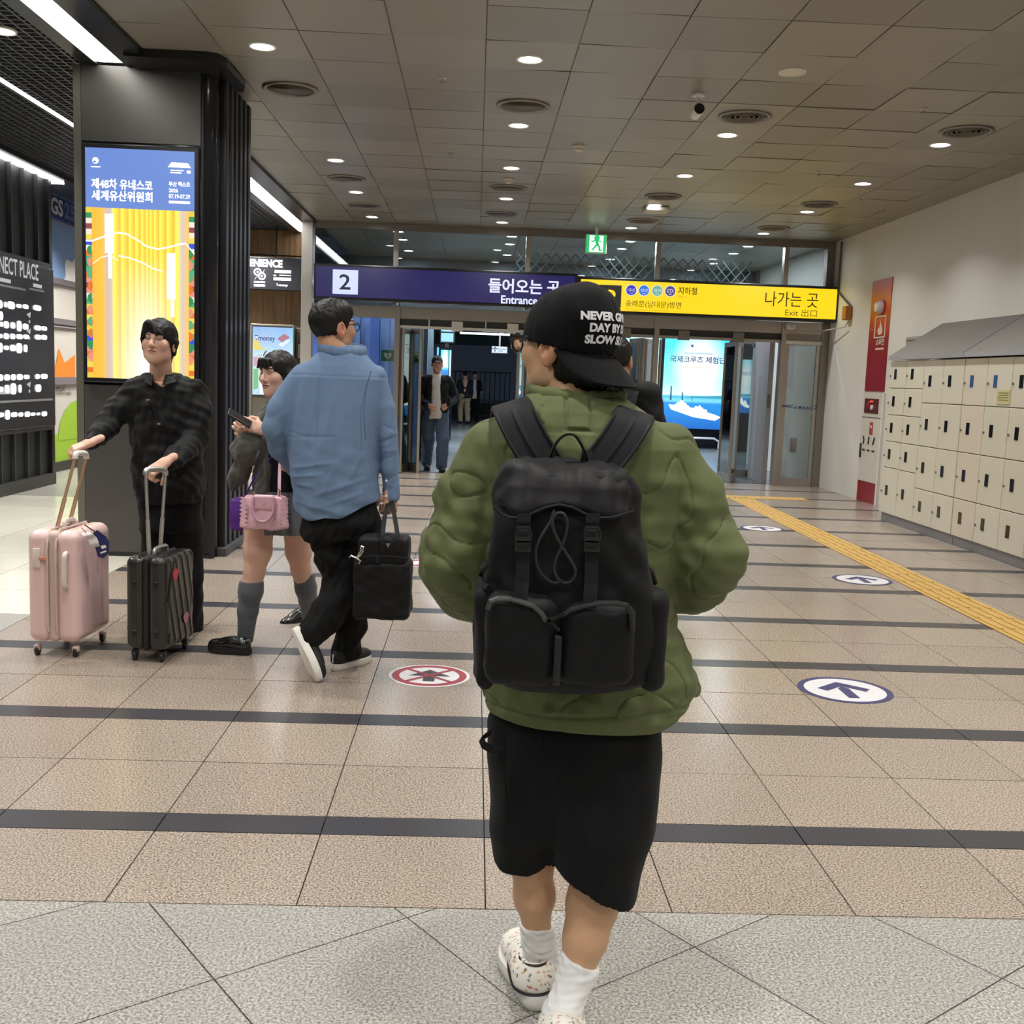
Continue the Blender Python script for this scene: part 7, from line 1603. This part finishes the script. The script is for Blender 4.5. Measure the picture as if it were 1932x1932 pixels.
a, b = hp(456, 934), hp(541, 998); hbg = SDF(); hbg.spine([(b[2], (a[0] + b[0]) / 2, HY, (b[0] - a[0]) / 2 + .008, .075), (b[2] + .05, (a[0] + b[0]) / 2, HY, (b[0] - a[0]) / 2, .08), (a[2], (a[0] + b[0]) / 2 + .01, HY, (b[0] - a[0]) / 2 - .008, .045)], n=3.5)
soft('body', hbg, .005, M_PINK, t, lambda v: .003 * wob(v, .06))
for sx, xx in ((-1, 459), (1, 536)):
    rf = []
    for k in range(15): q0 = hp(xx + (3 if k % 2 else -2), 938 + 4.0 * k, -.072 - .008 * (k % 2)); rf.append(tuple(q0))
    MB().ribbon(rf, .030, .006, (1, -.3, 0)).build('ruffle', M_PINK, t, True)
for dy, s0 in ((-.072, 0), (.055, 4)):
    MB().tube(smooth_path([hp(478 + s0, 938, dy), hp(476 + s0, 958, dy - .02 if dy < 0 else dy), hp(484 + s0, 980, dy - .03 if dy < 0 else dy), hp(500 + s0, 984, dy - .03 if dy < 0 else dy), hp(514 + s0, 970, dy - .02 if dy < 0 else dy), hp(518 + s0, 940, dy)], 5), .008, 8).build('handle', mat('pink_handle', srgb(196, 150, 168), .4), t, True)
hf = SDF(); hf.rbox(hp(498, 948, -.055), (.055, .02, .04), .015); soft('flap', hf, .005, M_PINK, t)
for px, py in ((498, 952), (517, 977)): MB().ribbon([tuple(hp(px - 2, py + 2, -.085)), tuple(hp(px + 2, py - 2, -.085))], .006, .003, (0, 0, 1)).build('clasp', M_GOLD, t)
MB().ribbon(smooth_path([hp(527, 935, -.02), hp(527, 915, .0), hp(528, 880, .04), hp(532, 840, .08), hp(538, 800, .10)], 4), .016, .004, (1, 0, 0)).build('shoulder_strap', M_PINK, t); MB().tube([tuple(hp(526, 938, -.02)), tuple(hp(528, 926, -.02)), tuple(hp(524, 922, -.02))], .004, 6).build('strap_ring', M_GOLD, t); MB().tube([tuple(hp(478, 936, -.02)), tuple(hp(479, 928, -.02))], .004, 6).build('strap_ring', M_GOLD, t)
VY = 5.78; t = thing('shoulder_bag', 'purple bag with a purple strap hanging behind the pink handbag', 'bag', tuple(at(448, 1000, VY)))
M_PURP = mat('purple_cloth', srgb(92, 40, 140), .6); a, b = at(437, 938, VY), at(462, 1001, VY); pb = SDF(); pb.rbox(((a.x + b.x) / 2, VY, (a.z + b.z) / 2), ((b.x - a.x) / 2, .05, (a.z - b.z) / 2), .02); soft('body', pb, .006, M_PURP, t, lambda v: .004 * wob(v, .09))
MB().ribbon(smooth_path([at(462, 938, VY - .04), at(478, 905, VY - .07), at(495, 880, VY - .08), at(512, 862, VY - .07), at(530, 830, VY - .04)], 4), .022, .004, (.7, 0, .7)).build('strap', M_PURP, t)

# ---------------------------------------------------------------- man with the two suitcases
j, s_ = person_kit(6.15)
C = j(301, 645, -.03); R = frame((-.10, -1, .08), roll=.05)
bd = Body(); sk = A_(srgb(216, 172, 150)[:3])
bd.head(C, R, 1.02, .004, skin=sk, closed=True, lips=(176, 108, 100))
n = SDF(); n.cap(C + R @ A_((0, -.02, -.05)), j(304, 728, .03), .055, .064, .02); bd.sdf(n, .007, sk)
tr = SDF(); tr.spine([s_(720, 274, 336, .07), s_(780, 268, 350, .09), s_(900, 275, 360, .09), s_(1000, 284, 352, .09)]); tr.chain([j(305, 1000), j(300, 1090), j(296, 1195)], [.085, .06, .04], .03); tr.chain([j(350, 1000), j(350, 1090), j(352, 1195)], [.085, .06, .04], .03)
tr.chain([j(250, 732), j(203, 800, -.10), j(170, 836, -.28)], [.04, .032, .028], .01); tr.chain([j(366, 738), j(366, 822, -.05), j(315, 878, -.32)], [.04, .034, .028], .01); bd.sdf(tr, .014, sk)
H1, H2 = j(172, 834, -.30), j(312, 872, -.36)
bd.sdf(hand_sdf(H1, (-.86, -.4, -.42), (-.35, -.5, .82), 1, (.5, .9, .7), thumb=.7), .004, sk); bd.sdf(hand_sdf(H2, (-.70, -.45, -.55), (-.25, -.75, .62), -1, (.9, 1.1, .8), thumb=.8), .004, sk)
mans = bd.build('person', 'man in a loose black shirt holding two suitcases before the lit screen', (-1.9, 6.15, 0))
bs = SDF(); bs.spine([s_(705, 278, 342, .085, .01), s_(718, 262, 358, .10), s_(735, 246, 376, .125), s_(770, 244, 380, .14), s_(840, 248, 384, .15), s_(900, 252, 384, .16), s_(948, 258, 382, .16)], n=2.2)
bs.chain([j(256, 732), j(225, 772, -.05), j(203, 800, -.10)], [.062, .066, .066], .035); bs.chain([j(203, 800, -.10), j(186, 820, -.19), j(174, 833, -.27)], [.066, .058, .043], .02); bs.chain([j(368, 735), j(374, 785, -.02), j(368, 828, -.05)], [.066, .070, .070], .035); bs.chain([j(368, 828, -.05), j(340, 858, -.20), j(319, 872, -.31)], [.070, .058, .043], .02)
bs.ell(j(302, 705, -.12), (.05, .09, .075), k=.01, cut=True); bs.cap(C + R @ A_((0, -.02, -.06)), j(303, 722, -.03), .058, .060, .008, cut=True)
bshirt = soft('shirt', bs, .0065, M_BLKSH, mans, lambda v: .008 * wob(v, .16, 6, 2, (1, 1, 1.2)) + .004 * wob(v, .06, 6, 5))
for sx in (-1, 1):
    a_, b_, c_ = j(303 + sx * 26, 708, -.05), j(303 + sx * 30, 722, -.12), j(303 + sx * 10 - 6, 728, -.155)
    MB().prism([tuple(a_), tuple(b_), tuple(c_), tuple(j(303 + sx * 12 - 2, 708, -.11))], (0, -.012, .004)).build('collar', M_BLKSH, bshirt)
MB().ribbon([tuple(j(x, y, -.165)) for x, y in ((279, 756), (286, 762), (294, 780), (301, 798))], .012, .006, (1, 0, .3)).build('cord', M_BUCK, bshirt); MB().cbox(tuple(j(281, 776, -.168)), tuple(j(288, 783, -.160)), .003).build('toggle', M_STRAP, bshirt)
for x, y in ((279, 755), (300, 800)): MB().cbox(tuple(j(x - 4, y - 2, -.175)), tuple(j(x + 4, y + 2, -.162)), .002).build('cord_end', M_STEEL2, bshirt)
bp_ = SDF(); bp_.spine([s_(930, 262, 378, .13), s_(1000, 264, 376, .14)]); bp_.chain([j(300, 1000), j(300, 1090), j(296, 1195)], [.098, .090, .085], .03); bp_.chain([j(352, 1000), j(352, 1090), j(354, 1195)], [.098, .090, .085], .03); soft('trousers', bp_, .009, M_PANT, mans, lambda v: .005 * wob(v, .12))
for px, yw in ((296, 2.9), (356, 3.3)):
    f1 = j(px, 1204, .12); shoe(mans, (f1[0], f1[1], 0), yw, 0, 1.0, M_BLKS, M_SOLEB, M_BLKS, 'sneaker')
hm_ = SDF(); hm_.ell((0, -.012, .032), (.088, .108, .098)); hm_.cap((0, -.06, -.03), (0, -.06, -.09), .066, .05, .03); hm_.cap((.076, -.005, .0), (.070, -.02, -.075), .028, .018, .02); hm_.cap((-.078, -.005, .0), (-.072, -.02, -.055), .026, .016, .02)
hm_.ell((.012, .105, -.050), (.060, .085, .082), k=.008, cut=True)
for p0, p1 in (((.02, .085, .088), (-.050, .095, .034)), ((.03, .085, .088), (-.020, .102, .038)), ((.04, .082, .086), (.058, .088, .020)), ((.05, .075, .08), (.068, .074, .0))): hm_.cap(p0, p1, .017, .008, .01)
in_h(hm_, .0046, 'hair', M_HAIR, C, R, mans, 1.02, strands(.0035, (3, 3, .5), .025))

def wheel(root, c, rad, m, mh, ax=(1, 0, 0)):
    fk = MB().cbox((c[0] - .016, c[1] - .018, c[2]), (c[0] + .016, c[1] + .018, c[2] + rad * 1.1), .005).build('caster_fork', mh, root)
    MB().lathe([(0, -.011), (rad * .7, -.012), (rad, -.008), (rad, .008), (rad * .7, .012), (0, .011)], (c[0], c[1], c[2]), 16, 'X').build('caster_wheel', m, fk, True)
def suitcase(name, label, p0, px_, py_, z0, z1, w, d, m, m2, trim, rad, rods, kind):
    """p0 near corner on the floor, px_ towards the narrow side, py_ along the broad face"""
    ex = (A_(px_) - A_(p0)); ex[2] = 0; ex /= np.linalg.norm(ex); ey = A_((-ex[1], ex[0], 0)); ey = ey if ey @ (A_(py_) - A_(p0)) > 0 else -ey
    RR = np.stack([ex, ey, A_((0, 0, 1))], 1); c0 = A_(p0) - ex * .03 - ey * .03; c0[2] = 0
    t = thing(name, label, 'suitcase', tuple(c0 + ex * w / 2 + ey * d / 2)); t.rotation_euler.z = math.atan2(ex[1], ex[0]) if abs(np.linalg.det(RR) - 1) < .1 else 0
    def T(P): return c0 + A_(P) @ RR.T
    def shell(x0, x1, nm, mm, disp=None, rr=.05):
        s = SDF(); s.rbox(((x0 + x1) / 2, d / 2, (z0 + z1) / 2), ((x1 - x0) / 2, d / 2, (z1 - z0) / 2), rr); v, f = s.mesh(.006)
        if disp is not None: v = v + vnormals(v, f) * disp(v)[:, None]
        return link(nm, np_mesh(nm, T(v), f if np.linalg.det(RR) > 0 else f[:, ::-1].copy()), mm, t)
    h = w / 2
    if kind == 'pink':
        shell(0, h - .012, 'front_shell', m); shell(h + .012, w, 'back_shell', m)
        s = SDF(); s.rbox((h, d / 2, (z0 + z1) / 2), (.030, d / 2 - .004, (z1 - z0) / 2 - .004), .028); v, f = s.mesh(.006); link('zip_band', np_mesh('z', T(v), f if np.linalg.det(RR) > 0 else f[:, ::-1].copy()), m2, t)
        for q in (-.022, .022):
            pth = [T((h + q, y, z)) for y, z in ((.006, z0 + .06), (-.003, z0 + .1), (-.003, z1 - .1), (.006, z1 - .05), (.05, z1 + .002), (d - .06, z1 + .002))]; MB().tube([tuple(p) for p in pth], .006, 8).build('welt', m2, t, True)
        MB().tube(smooth_path([T(p) for p in ((h - .075, -.002, z0 + .30), (h - .078, -.028, z0 + .31), (h - .08, -.030, z0 + .40), (h - .08, -.028, z0 + .46), (h - .078, -.002, z0 + .47))], 4), .013, 10).build('side_handle', trim, t, True)
        MB().tube(smooth_path([T(p) for p in ((h, d * .36, z1 - .002), (h, d * .38, z1 + .026), (h, d * .5, z1 + .030), (h, d * .62, z1 + .026), (h, d * .64, z1 - .002))], 4), .011, 10).build('top_handle', trim, t, True)
        lk = MB().cbox((0, 0, 0), (.04, .012, .10), .006); lk.v = [tuple(T((h + .075 + a - .02, -.010 + b, z1 - .19 + c))) for a, b, c in lk.v]; lk.build('combination_lock', trim, t, True)
        zp = MB().cbox((0, 0, 0), (.045, .010, .02), .004); zp.v = [tuple(T((h + .02 + a, -.012 + b, z1 - .15 + c))) for a, b, c in zp.v]; zp.build('zip_pull', mat('peach_leather', srgb(212, 150, 128), .5), t, True)
    else:
        ribs = lambda v: .005 * (np.sin((v[:, 1] + v[:, 2] * .30) * 92) > .55) * (v[:, 0] < .02) * (v[:, 1] > .05)
        shell(0, h - .008, 'front_shell', m, ribs, .04); shell(h + .008, w, 'back_shell', m, None, .04)
        s = SDF(); s.rbox((h, d / 2, (z0 + z1) / 2), (.016, d / 2 - .002, (z1 - z0) / 2 - .002), .015); v, f = s.mesh(.006); link('zip_band', np_mesh('z', T(v), f if np.linalg.det(RR) > 0 else f[:, ::-1].copy()), m2, t)
        for xx in (h - .06, h + .055):
            for zz in (z0 + .09, z1 - .14):
                c = T((xx, -.001, zz)); s = SDF(); s.ell(c, (.012, .006, .019)); soft('side_stud', s, .003, M_BUCK, t)
        MB().tube(smooth_path([T(p) for p in ((h, d * .30, z1 - .002), (h, d * .33, z1 + .022), (h, d * .55, z1 + .026), (h, d * .68, z1 + .020), (h, d * .70, z1 - .002))], 4), .011, 10).build('top_handle', trim, t, True)
        for yy, zz, cc, nm in ((d * .30, z1 - .10, srgb(206, 60, 70), 'red_sticker'), (d * .66, z0 + .13, srgb(190, 120, 150), 'pink_sticker')):
            MB().poly([tuple(T((-.007, yy + .034 * math.cos(a) * (1 + .2 * math.sin(3 * a)), zz + .030 * math.sin(a)))) for a in [2 * math.pi * k / 20 for k in range(20)]]).build(nm, mat(nm, cc, .5), t)
        MB().tube(smooth_path([T(p) for p in ((-.004, .0, z0 + .24), (-.004, .03, z0 + .26), (-.004, .06, z0 + .36), (-.004, .10, z1 - .03))], 5), .0035, 6).build('moulded_line', m2, t, True)
    for x, y in ((.035, .045), (w - .035, .045), (.035, d - .045), (w - .035, d - .045)):
        c = T((x, y, rad)); wheel(t, c, rad, mat('wheel_dark', srgb(40, 38, 40), .4), m2 if kind == 'pink' else M_BUCK)
    tops = []
    for yy, (px, py) in zip((d * .30, d * .64), rods):
        b_ = T((w * .62, yy, z1 - .02)); q = b_ + A_((0, 0, 1)); r_ = ray(px, py); tt = ((b_[1]) / r_[1]); top = A_((0, 0, EYE)) + r_ * tt; tops.append(top)
        MB().tube([tuple(b_), tuple(b_ + (top - b_) * .45)], .011, 8).build('pull_rod', trim if kind != 'pink' else mat('peach_rod', srgb(206, 170, 140), .35, .5), t, True); MB().tube([tuple(b_ + (top - b_) * .45), tuple(top)], .0085, 8).build('pull_rod', trim if kind != 'pink' else mat('peach_rod', srgb(206, 170, 140), .35, .5), t, True)
    d01 = tops[1] - tops[0]
    MB().tube(smooth_path([tops[0] - A_((0, 0, .01)), tops[0] + d01 * .06 + A_((0, 0, .016)), tops[0] + d01 * .5 + A_((0, 0, .020)), tops[0] + d01 * .94 + A_((0, 0, .016)), tops[1] - A_((0, 0, .01))], 4), .015 if kind != 'pink' else .014, 10).build('grip', trim if kind != 'pink' else M_WHITE, t, True)
    return t, T, h
M_PSHELL = mat('pink_shell', srgb(234, 200, 196), .3, 0, .5, (6, .03), coat=.25); M_PBAND = mat('pink_band', srgb(208, 186, 176), .55); M_IVORY = mat('ivory_plastic', srgb(226, 214, 206), .4)
M_DSHELL = mat('graphite_shell', srgb(44, 44, 42), .28, .2, .5, (40, .08), coat=.3); M_DBAND = mat('graphite_band', srgb(22, 22, 22), .6); M_CHROME = mat('satin_chrome', srgb(196, 194, 188), .28, .8)
t, T_, h_ = suitcase('suitcase', 'large pale pink hard suitcase with a navy tag, left of the dark one', onz(143, 1240), onz(57, 1236), onz(199, 1207), .075, .655, .27, .42, M_PSHELL, M_PBAND, M_IVORY, .026, ((142, 862), (163, 862)), 'pink')
g = thing('luggage_tag', 'navy blue luggage tag with white print hanging on the pink suitcase', 'tag', tuple(at(192, 1030, 5.5)))
def lp_(px, py, dy=0): return A_(at(px, py, 5.50 + dy))
MB().prism([tuple(lp_(x, y)) for x, y in ((177, 1004), (184, 1000), (200, 1012), (206, 1022), (205, 1044), (196, 1053), (186, 1050), (180, 1030))], (0, -.008, 0)).build('card', mat('tag_navy', srgb(34, 38, 92), .5), g)
MB().quad(*[tuple(lp_(x, y, -.010)) for x, y in ((189, 1042), (200, 1038), (201, 1041), (190, 1045))]).build('print_line', M_WHITE, g); MB().quad(*[tuple(lp_(x, y, -.010)) for x, y in ((190, 1030), (199, 1028), (201, 1033), (192, 1036))]).build('print_patch', M_WHITE, g)
MB().tube([tuple(lp_(178, 1002)), tuple(lp_(168, 996, .02)), tuple(lp_(160, 990, .04))], .003, 6).build('loop', M_STRAP, g)
g = thing('baggage_label', 'crumpled white paper label beside the navy tag on the pink suitcase', 'label', tuple(at(170, 1020, 5.46)))
MB().ribbon(smooth_path([lp_(160, 1004, -.03), lp_(166, 1010, -.05), lp_(174, 1016, -.04), lp_(178, 1026, -.05), lp_(180, 1032, -.035)], 4), .045, .002, (1, 0, .25)).build('paper', mat('label_paper', srgb(214, 208, 206), .7), g, True); MB().tube([tuple(lp_(154, 996, .01)), tuple(lp_(162, 1005, -.04))], .002, 5).build('string', M_STRAP, g)
t, T_, h_ = suitcase('suitcase', 'smaller dark graphite hard suitcase with a red sticker and chrome pull handle', onz(306, 1250), onz(247, 1246), onz(394, 1226), .06, .545, .215, .37, M_DSHELL, M_DBAND, M_CHROME, .027, ((275, 893), (312, 893)), 'dark')

# ---------------------------------------------------------------- passers-by further off
def figure(name_label, Y0, px, head_y, foot_y, facing, top_m, bot_m, skin_, sc, arms, top_nm='jacket', hair_m=M_HAIR, inner=None, h=.01, gait=.1, lo=None, hunch=0.0):
    """whole standing or walking figure; arms = ((elbow offset, hand offset) left, right) in metres from the shoulder"""
    j, s_ = person_kit(Y0); top = j(px, head_y); X = top[0]; Hh = top[2]; k = Hh / 1.74
    f = A_(facing); f = f / np.linalg.norm(f); r = A_((f[1], -f[0], 0)); Z = A_((0, 0, 1)); base = A_((X, Y0, 0))
    def w(a, b, c): return base + r * a * k + f * b * k + Z * c * k
    bd = Body(); C = w(0, .02, 1.625); R = frame(f); bd.head(C, R, k, max(.004, h * .55), skin=skin_)
    n = SDF(); n.cap(w(0, 0, 1.58), w(0, -.01, 1.40), .055 * k, .06 * k, .02); n.cap(w(0, -.01, 1.38), w(0, 0, .95), .12 * k, .12 * k, .03)
    n.chain([w(-.09, 0, .92), w(-.10, .06 + gait, .50), w(-.10, gait * .9, .07)], [.07 * k, .05 * k, .035 * k]); n.chain([w(.09, 0, .92), w(.10, -gait * .3, .50), w(.10, -gait * 1.6, .09)], [.07 * k, .05 * k, .035 * k]); bd.sdf(n, h * 1.2, skin_)
    hands = []
    for sx, (eo, ho) in zip((-1, 1), arms):
        e_, hd = w(sx * (.21 + eo[0]), eo[1], 1.36 + eo[2] + hunch), w(sx * (.21 + ho[0]), ho[1], 1.36 + ho[2] + hunch); hands.append((w(sx * .19, 0, 1.37 + hunch), e_, hd))
        dv = hd - e_; am = SDF(); am.chain([hands[-1][0], e_, hd - dv * .05], [.04 * k, .042 * k, .030 * k], .02); bd.sdf(am, h, skin_); bd.sdf(hand_sdf(hd, dv, r * sx + Z * .2, sx, sc=k), max(.005, h * .6), skin_)
    p = bd.build('person', name_label, tuple(base))
    tp = SDF(); tp.cap(w(-.15, 0, 1.385 + hunch), w(.15, 0, 1.385 + hunch), .075 * k, .075 * k, .02); tp.spine([(c * k, base[0], Y0, a * k * 1.0, b * k) for c, a, b in ((1.45 + hunch, .10, .075), (1.38 + hunch, .20, .11), (1.15, .19, .125), (.95, .19, .13), (.84, .20, .135))])
    for a_, e_, hd in hands: tp.chain([a_, e_, e_ + (hd - e_) * (.9 if lo is None else .0)], [.07 * k, .062 * k, .05 * k], .03)
    tpo = soft(top_nm, tp, h, top_m, p, lambda v: .006 * wob(v, .13) + .003 * wob(v, .06))
    if inner is not None:
        q = SDF(); q.spine([(c * k, base[0] + f[0] * .02, Y0 + f[1] * .045, a * k, b * k) for c, a, b in ((1.47, .06, .075), (1.35, .075, .105), (1.1, .085, .12), (.90, .10, .135), (.80, .11, .12))]); soft('t_shirt', q, h, inner, p, lambda v: .006 * wob(v, .12))
    bt = SDF(); bt.cap(w(-.06, 0, .92), w(.06, 0, .92), .13 * k, .13 * k, .02); bt.chain([w(-.09, 0, .90), w(-.10, .06 + gait, .50), w(-.10, gait * .9, .10)], [.105 * k, .095 * k, .085 * k], .03); bt.chain([w(.09, 0, .90), w(.10, -gait * .3, .50), w(.10, -gait * 1.6, .12)], [.105 * k, .095 * k, .085 * k], .03)
    soft('trousers', bt, h, bot_m, p, lambda v: .006 * wob(v, .12))
    yw = math.atan2(-f[0], f[1])
    for a, b in ((-.10, gait * .9 - .07), (.10, -gait * 1.6 - .07)): shoe(p, tuple(w(a, b, 0)), yw, 0, k, M_BLKS, M_SOLEB, M_BLKS, 'sneaker')
    hh = SDF(); hh.ell((0, -.014, .030), (.085, .105, .096)); hh.ell((0, .090, -.045), (.075, .080, .095), k=.008, cut=True); hh.plane((0, -.06, -.07), (0, -.3, -1), .012)
    for q_ in (-1, 1): hh.ell((q_ * .09, .0, -.016), (.03, .026, .04), k=.006, cut=True)
    in_head(hh, max(.005, h * .6), 'hair', hair_m, strands(.003), C, R, p, None, k)
    return p, w, C, R, k
M_NAVJ = cloth('dark_navy_jacket', srgb(24, 26, 32), .75, 600, .2, sheen=.02); M_WTEE = cloth('white_tee', srgb(214, 208, 206), .8, 600, .2); M_BEIGE = cloth('beige_trouser', srgb(150, 132, 104), .8, 600, .2)
p, w_, C_, R_, k_ = figure('man with glasses in dark open jacket, white shirt and jeans walking in at the entrance', 17.3, 825, 672, 890, (.15, -1, 0), M_NAVJ, M_JEAN, A_(srgb(196, 150, 130)[:3]), 1, (((.10, -.04, -.26), (-.06, .24, -.34)), ((.10, -.04, -.26), (-.08, .24, -.36))), 'jacket', M_HAIR, M_WTEE, .011, .12)
wear_glasses(p, C_, R_, k_)
t = thing('phone', 'dark phone in the hand of the man coming in at the entrance', 'phone', tuple(w_(-.17, .26, 1.05))); a = w_(-.15, .30, 1.06); MB().cbox(tuple(a - A_((.035, .006, .07))), tuple(a + A_((.035, .006, .07))), .006).build('case', M_BUCK, t, True); MB().cbox(tuple(a + A_((-.030, -.008, -.062))), tuple(a + A_((.030, -.005, .062))), .002).build('screen', M_FRAME, t)
p, w_, C_, R_, k_ = figure('man with dark backpack and black t-shirt half hidden behind the black cap', 5.75, 1163, 636, 1240, (.25, 1, 0), M_BLKSH, M_PANT, A_(srgb(206, 162, 132)[:3]), 1, (((.05, -.02, -.28), (.02, .10, -.50)), ((.05, -.02, -.28), (.02, .10, -.50))), 't_shirt', M_HAIR, None, .009, .10, 1, .06)
fa = SDF()
t = thing('backpack', 'dark textured backpack on the man in the black t-shirt', 'backpack', tuple(w_(-.02, -.22, 1.0)))
q = SDF(); q.rbox(w_(-.02, -.21, 1.17), (.15, .08, .23), .06); soft('body', q, .008, cloth('grainy_bag', srgb(38, 34, 36), .8, 90, .6, noise=(120, .3), sheen=.02), t, lambda v: .003 * wob(v, .03))
q = SDF(); q.rbox(w_(-.02, -.29, 1.08), (.12, .03, .11), .025); soft('front_pocket', q, .008, MATS['grainy_bag'], t)
for sx in (-1, 1): MB().ribbon(smooth_path([w_(sx * .10, -.14, 1.36), w_(sx * .11, -.08, 1.455), w_(sx * .12, .06, 1.44), w_(sx * .13, .13, 1.30)], 4), .06, .012, (1, 0, 0)).build('shoulder_strap', M_STRAP, t)
MB().tube(smooth_path([w_(-.06, -.2, 1.39), w_(-.02, -.2, 1.43), w_(.02, -.2, 1.39)], 4), .008, 8).build('carry_loop', M_STRAP, t)
figure('far person in a dark top and beige trousers in the dark street', 36.0, 878, 700, 785, (-.2, 1, 0), M_NAVJ, M_BEIGE, A_(srgb(190, 150, 130)[:3]), 1, (((.03, 0, -.28), (.02, .1, -.5)), ((.03, 0, -.28), (.02, .1, -.5))), 'jacket', M_HAIR, None, .02, .10)
figure('far person all in black with a pale collar in the dark street', 38.0, 896, 702, 785, (.2, -1, 0), M_BLKSH, M_PANT, A_(srgb(200, 160, 140)[:3]), 1, (((.03, 0, -.28), (.02, .2, -.3)), ((.03, 0, -.28), (.02, .2, -.3))), 'jacket', M_HAIR, M_WTEE, .02, .08)
p, w_, C_, R_, k_ = figure('person in black half hidden by the steel posts left of the incoming man', 19.6, 790, 706, 858, (.1, 1, 0), M_BLKSH, M_PANT, A_(srgb(190, 150, 130)[:3]), 1, (((.03, 0, -.28), (.02, .1, -.5)), ((.03, 0, -.28), (.02, .1, -.5))), 'jacket', M_HAIR, None, .014, .08)

# ============================================================ floor stickers
def floor_sign(name, label, c, rad, kind):
    t = thing(name, label, 'floor sign', (c.x, c.y, 0), 'round direction stickers on the floor')
    def disc(r0, r1, z, nm, m, seg=48): return MB().lathe([(r0, z), (r1, z), (r1, z - .0006)] if r0 == 0 else [(r0, z), (r1, z)], (c.x, c.y, 0), seg).build(nm, m, t)
    M_SW = mat('sticker_white', srgb(216, 214, 216), .4, noise=(12, .08)); M_SB = mat('sticker_blue', srgb(58, 56, 100), .45, noise=(20, .2)); M_SR = mat('sticker_red', srgb(150, 48, 58), .45); M_SK = mat('sticker_black', srgb(46, 44, 52), .5)
    def pl(pts, z, nm, m): return MB().poly([(c.x + rad * a, c.y + rad * b, z) for a, b in pts]).build(nm, m, t)
    def arrow(z, m): return MB().add([(c.x + rad * a, c.y + rad * b, z) for a, b in ((-.12, -.62), (.12, -.62), (.12, .10), (-.12, .10), (0, .60), (-.58, .08), (-.42, -.12), (0, .26), (.42, -.12), (.58, .08), (0, .26))], [(0, 1, 2, 7, 3), (4, 5, 6, 7), (4, 7, 8, 9)]).build('arrow', m, t)
    if kind == 'arrow':
        disc(0, rad * .86, .0016, 'face', M_SW); disc(rad * .86, rad, .0016, 'rim', M_SB); arrow(.0022, M_SB)
    else:
        disc(0, rad, .0014, 'face', M_SW); disc(rad * .74, rad * .92, .0022, 'red_ring', M_SR)
        pl(((-.14, -.52), (.14, -.52), (.14, -.05), (.52, -.05), (0, .52), (-.52, -.05), (-.14, -.05)), .002, 'arrow', M_SK)
        for s_ in (-1, 1): pl(((-.60 * s_, -.52), (-.52 * s_, -.60), (.60 * s_, .52), (.52 * s_, .60)), .0026 + .0002 * s_, 'red_bar', M_SR)
    return t
floor_sign('floor_sign', 'round white floor sticker with blue arrow, largest, right of the green jacket', onz(1594, 1302), .235, 'arrow')
floor_sign('floor_sign', 'round white floor sticker with blue arrow beside the middle of the yellow strip', onz(1627, 1094), .235, 'arrow')
floor_sign('floor_sign', 'round white floor sticker with blue arrow, smallest, by the far end of the strip', onz(1438, 997), .235, 'arrow')
floor_sign('floor_sign', 'round floor sticker with a black arrow crossed out in red, whole', onz(810, 1275), .205, 'no')
floor_sign('floor_sign', 'round crossed out arrow floor sticker mostly hidden behind the green sleeve', onz(812, 1063), .205, 'no')
